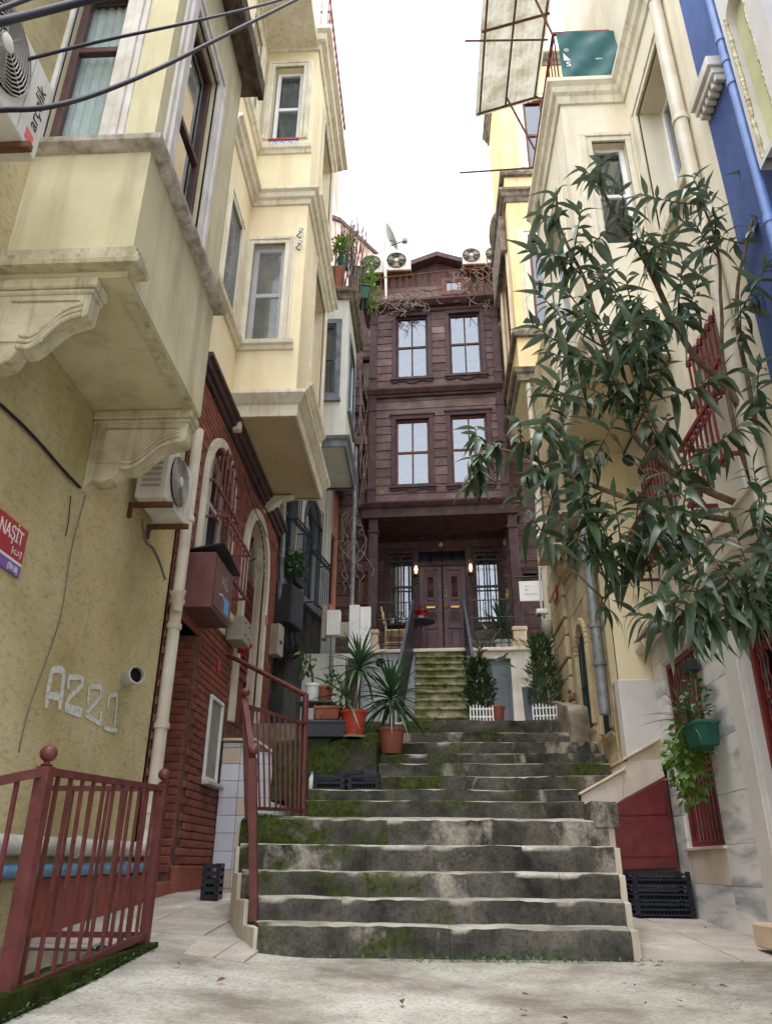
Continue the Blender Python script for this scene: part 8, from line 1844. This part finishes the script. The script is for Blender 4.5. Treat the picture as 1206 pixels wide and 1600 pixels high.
tu = H.uv(658, 978, -.5)[0]; tb = H(tu, ZP + .002, -.5); ta = thing('bistro_table', 'small round dark bistro table beside the front door', 'table', tb); obj('table_top', MB().lathe([(.0, .70), (.28, .70), (.29, .712), (.28, .725), (0, .725)], tb, n=24), M['iron_black'], ta, smooth=40); obj('pedestal', MB().tube([tb, tb + Vector((0, 0, .7))], .022, 8), M['iron_black'], ta)
for q in range(3): obj('foot', MB().tube([tb + Vector((0, 0, .12)), tb + Vector((.22 * math.cos(q * 2.1), .22 * math.sin(q * 2.1), 0.01))], .014, 6), M['iron_black'], ta)
fp = tb + Vector((.0, -.04, .727)); fpt = pot('flower_pot', 'white pot of red flowers on the bistro table', fp, .05, .065, .1, 'white_pot', 'flower pot', rim=False); bush(fpt, fp + Vector((0, 0, .17)), .12, .12, .08, 90, .05, .03, 'flower_red', 90, name='blossom')
for px, lb, m_ in ((613, 'white vase on sill of left porch window', 'leaf_bush'), (630, 'small pot of yellow-green plant on left porch window sill', 'leaf_fresh')):
    u, v = RW.uv(px, 978, .1); c = RW(u, wl[2] - .04, .14); vp_ = pot('windowsill_pot', lb, c, .035, .05, .12, 'white_pot', 'flower pot', rim=False); bush(vp_, c + Vector((0, 0, .18)), .06, .06, .08, 26, .06, .014, m_, 95 + px, name='leaf_cluster')
o = MB(); RW.box(o, wl[0] - .1, wl[1] + .1, wl[2] - .08, wl[2] - .045, .03, .22); obj('window_ledge', o, M['post_wood'], pw)
for i, (px, lb) in enumerate(((782, 'long-leaved plant in left white pot on right of porch'), (792, 'long-leaved plant in right white pot on right of porch'))):
    u = H.uv(px, 1010, -.3)[0]; c = H(u, ZP + .002, -.3); pt = pot('potted_plant', lb, c, .085, .11, .2, 'white_pot', 'potted plant'); yucca(pt, c + Vector((0, 0, .3)), 38, .62, .02, 50 + i, h=.3)
# hanging green planter on the red grille
hq0 = P(1100, 1168, X=XR - .17); hpn = trough('hanging_planter', 'dark teal planter hanging on red marble-window grille', Vector((XR - .17, hq0.y, hq0.z)),   .2, .34, .2, 'planter_green', 0, .82)
hc0 = Vector((XR - .2, hq0.y + .18, hq0.z + .22)); yucca(hpn, hc0, 34, .42, .010, 61, m='leaf_bush', h=.06)
bush(hpn, hc0 + Vector((-.02, .18, -.28)), .13, .2, .38, 420, .065, .024, 'leaf_fresh', 62, .5, 'trailing_leaves'); bush(hpn, hc0 + Vector((.02, -.15, .2)), .1, .2, .2, 90, .05, .02, 'leaf_bush', 63, 0, 'herb_leaves')
for i in range(5): obj('herb_stem', MB().tube(spline([hc0 + Vector((0, -.1 - .05 * i, -.02)), hc0 + Vector((-.02, -.1 - .06 * i, .18)), hc0 + Vector((.02, -.1 - .04 * i, .34))], 4), .005, 5), M['bark'], hpn, smooth='all')
fd = P(1078, 1041, X=XR - .1); fld = thing('floodlight', 'black floodlight above the marble window grille', 'floodlight', fd); obj('housing', MB().box(fd.x - .05, fd.x + .06, fd.y - .1, fd.y + .1, fd.z - .06, fd.z + .05), M['iron_black'], fld, bevel=.01); obj('arm', MB().tube([fd + Vector((.03, 0, 0)), fd + Vector((.14, 0, .03))], .015, 6), M['iron_black'], fld)
# fallen leaves and litter on the ground
lf_ = MB(); rr = random.Random(17); src = leaf_mb(.05, .012, .3, .2, 4)
for i in range(26):
    x = rr.choice((rr.uniform(.9, 2.4), rr.uniform(-1.6, 2.2))); y = rr.uniform(3.9, 5.55) if i % 3 else rr.uniform(5.8, 7.8) if x > 1.5 else rr.uniform(4, 5.5); put(lf_, src, aim(Vector((x, y, gz(x, y) + .03)), (rr.uniform(-1, 1), rr.uniform(-1, 1), 0), rr.uniform(-.4, .4), rr.uniform(.5, 1.2)))
obj('fallen_leaves', lf_, M['rust'], None, smooth='all', kind='stuff', label='a few brown fallen leaves scattered over the paving', cat='leaves')
ms_ = MB(); src = leaf_mb(.02, .006, .3, .2, 3)
for i in range(500):
    x = rr.gauss(.45, .5); y = 5.66 - abs(rr.gauss(0, .05)); put(ms_, src, aim(Vector((x, y, gz(x, y) + .015)), (rr.uniform(-1, 1), rr.uniform(-1, 1), rr.uniform(.1, 1)), 0, rr.uniform(.5, 1.5)))
for i in range(260):
    x = rr.uniform(-1.62, -1.42); y = rr.uniform(6.9, 7.6); put(ms_, src, aim(Vector((x + .1, y, .93)), (rr.uniform(-1, 1), rr.uniform(-1, 1), rr.uniform(.3, 1)), 0, rr.uniform(.6, 2)))
for i in range(900):
    y = rr.uniform(3.2, 5.36); x = -1.68 + rr.uniform(-.06, .012); put(ms_, src, aim(Vector((x, y, gz(x, y) + rr.uniform(-.02, .012) * (2 if x > -1.68 else .4) + .012)), (rr.uniform(0, 1), rr.uniform(-1, 1), rr.uniform(.1, 1)), 0, rr.uniform(.6, 1.5)))
obj('moss_tufts', ms_, M['leaf_bush'], None, kind='stuff', label='small moss and weed tufts at foot of stairs', cat='moss')
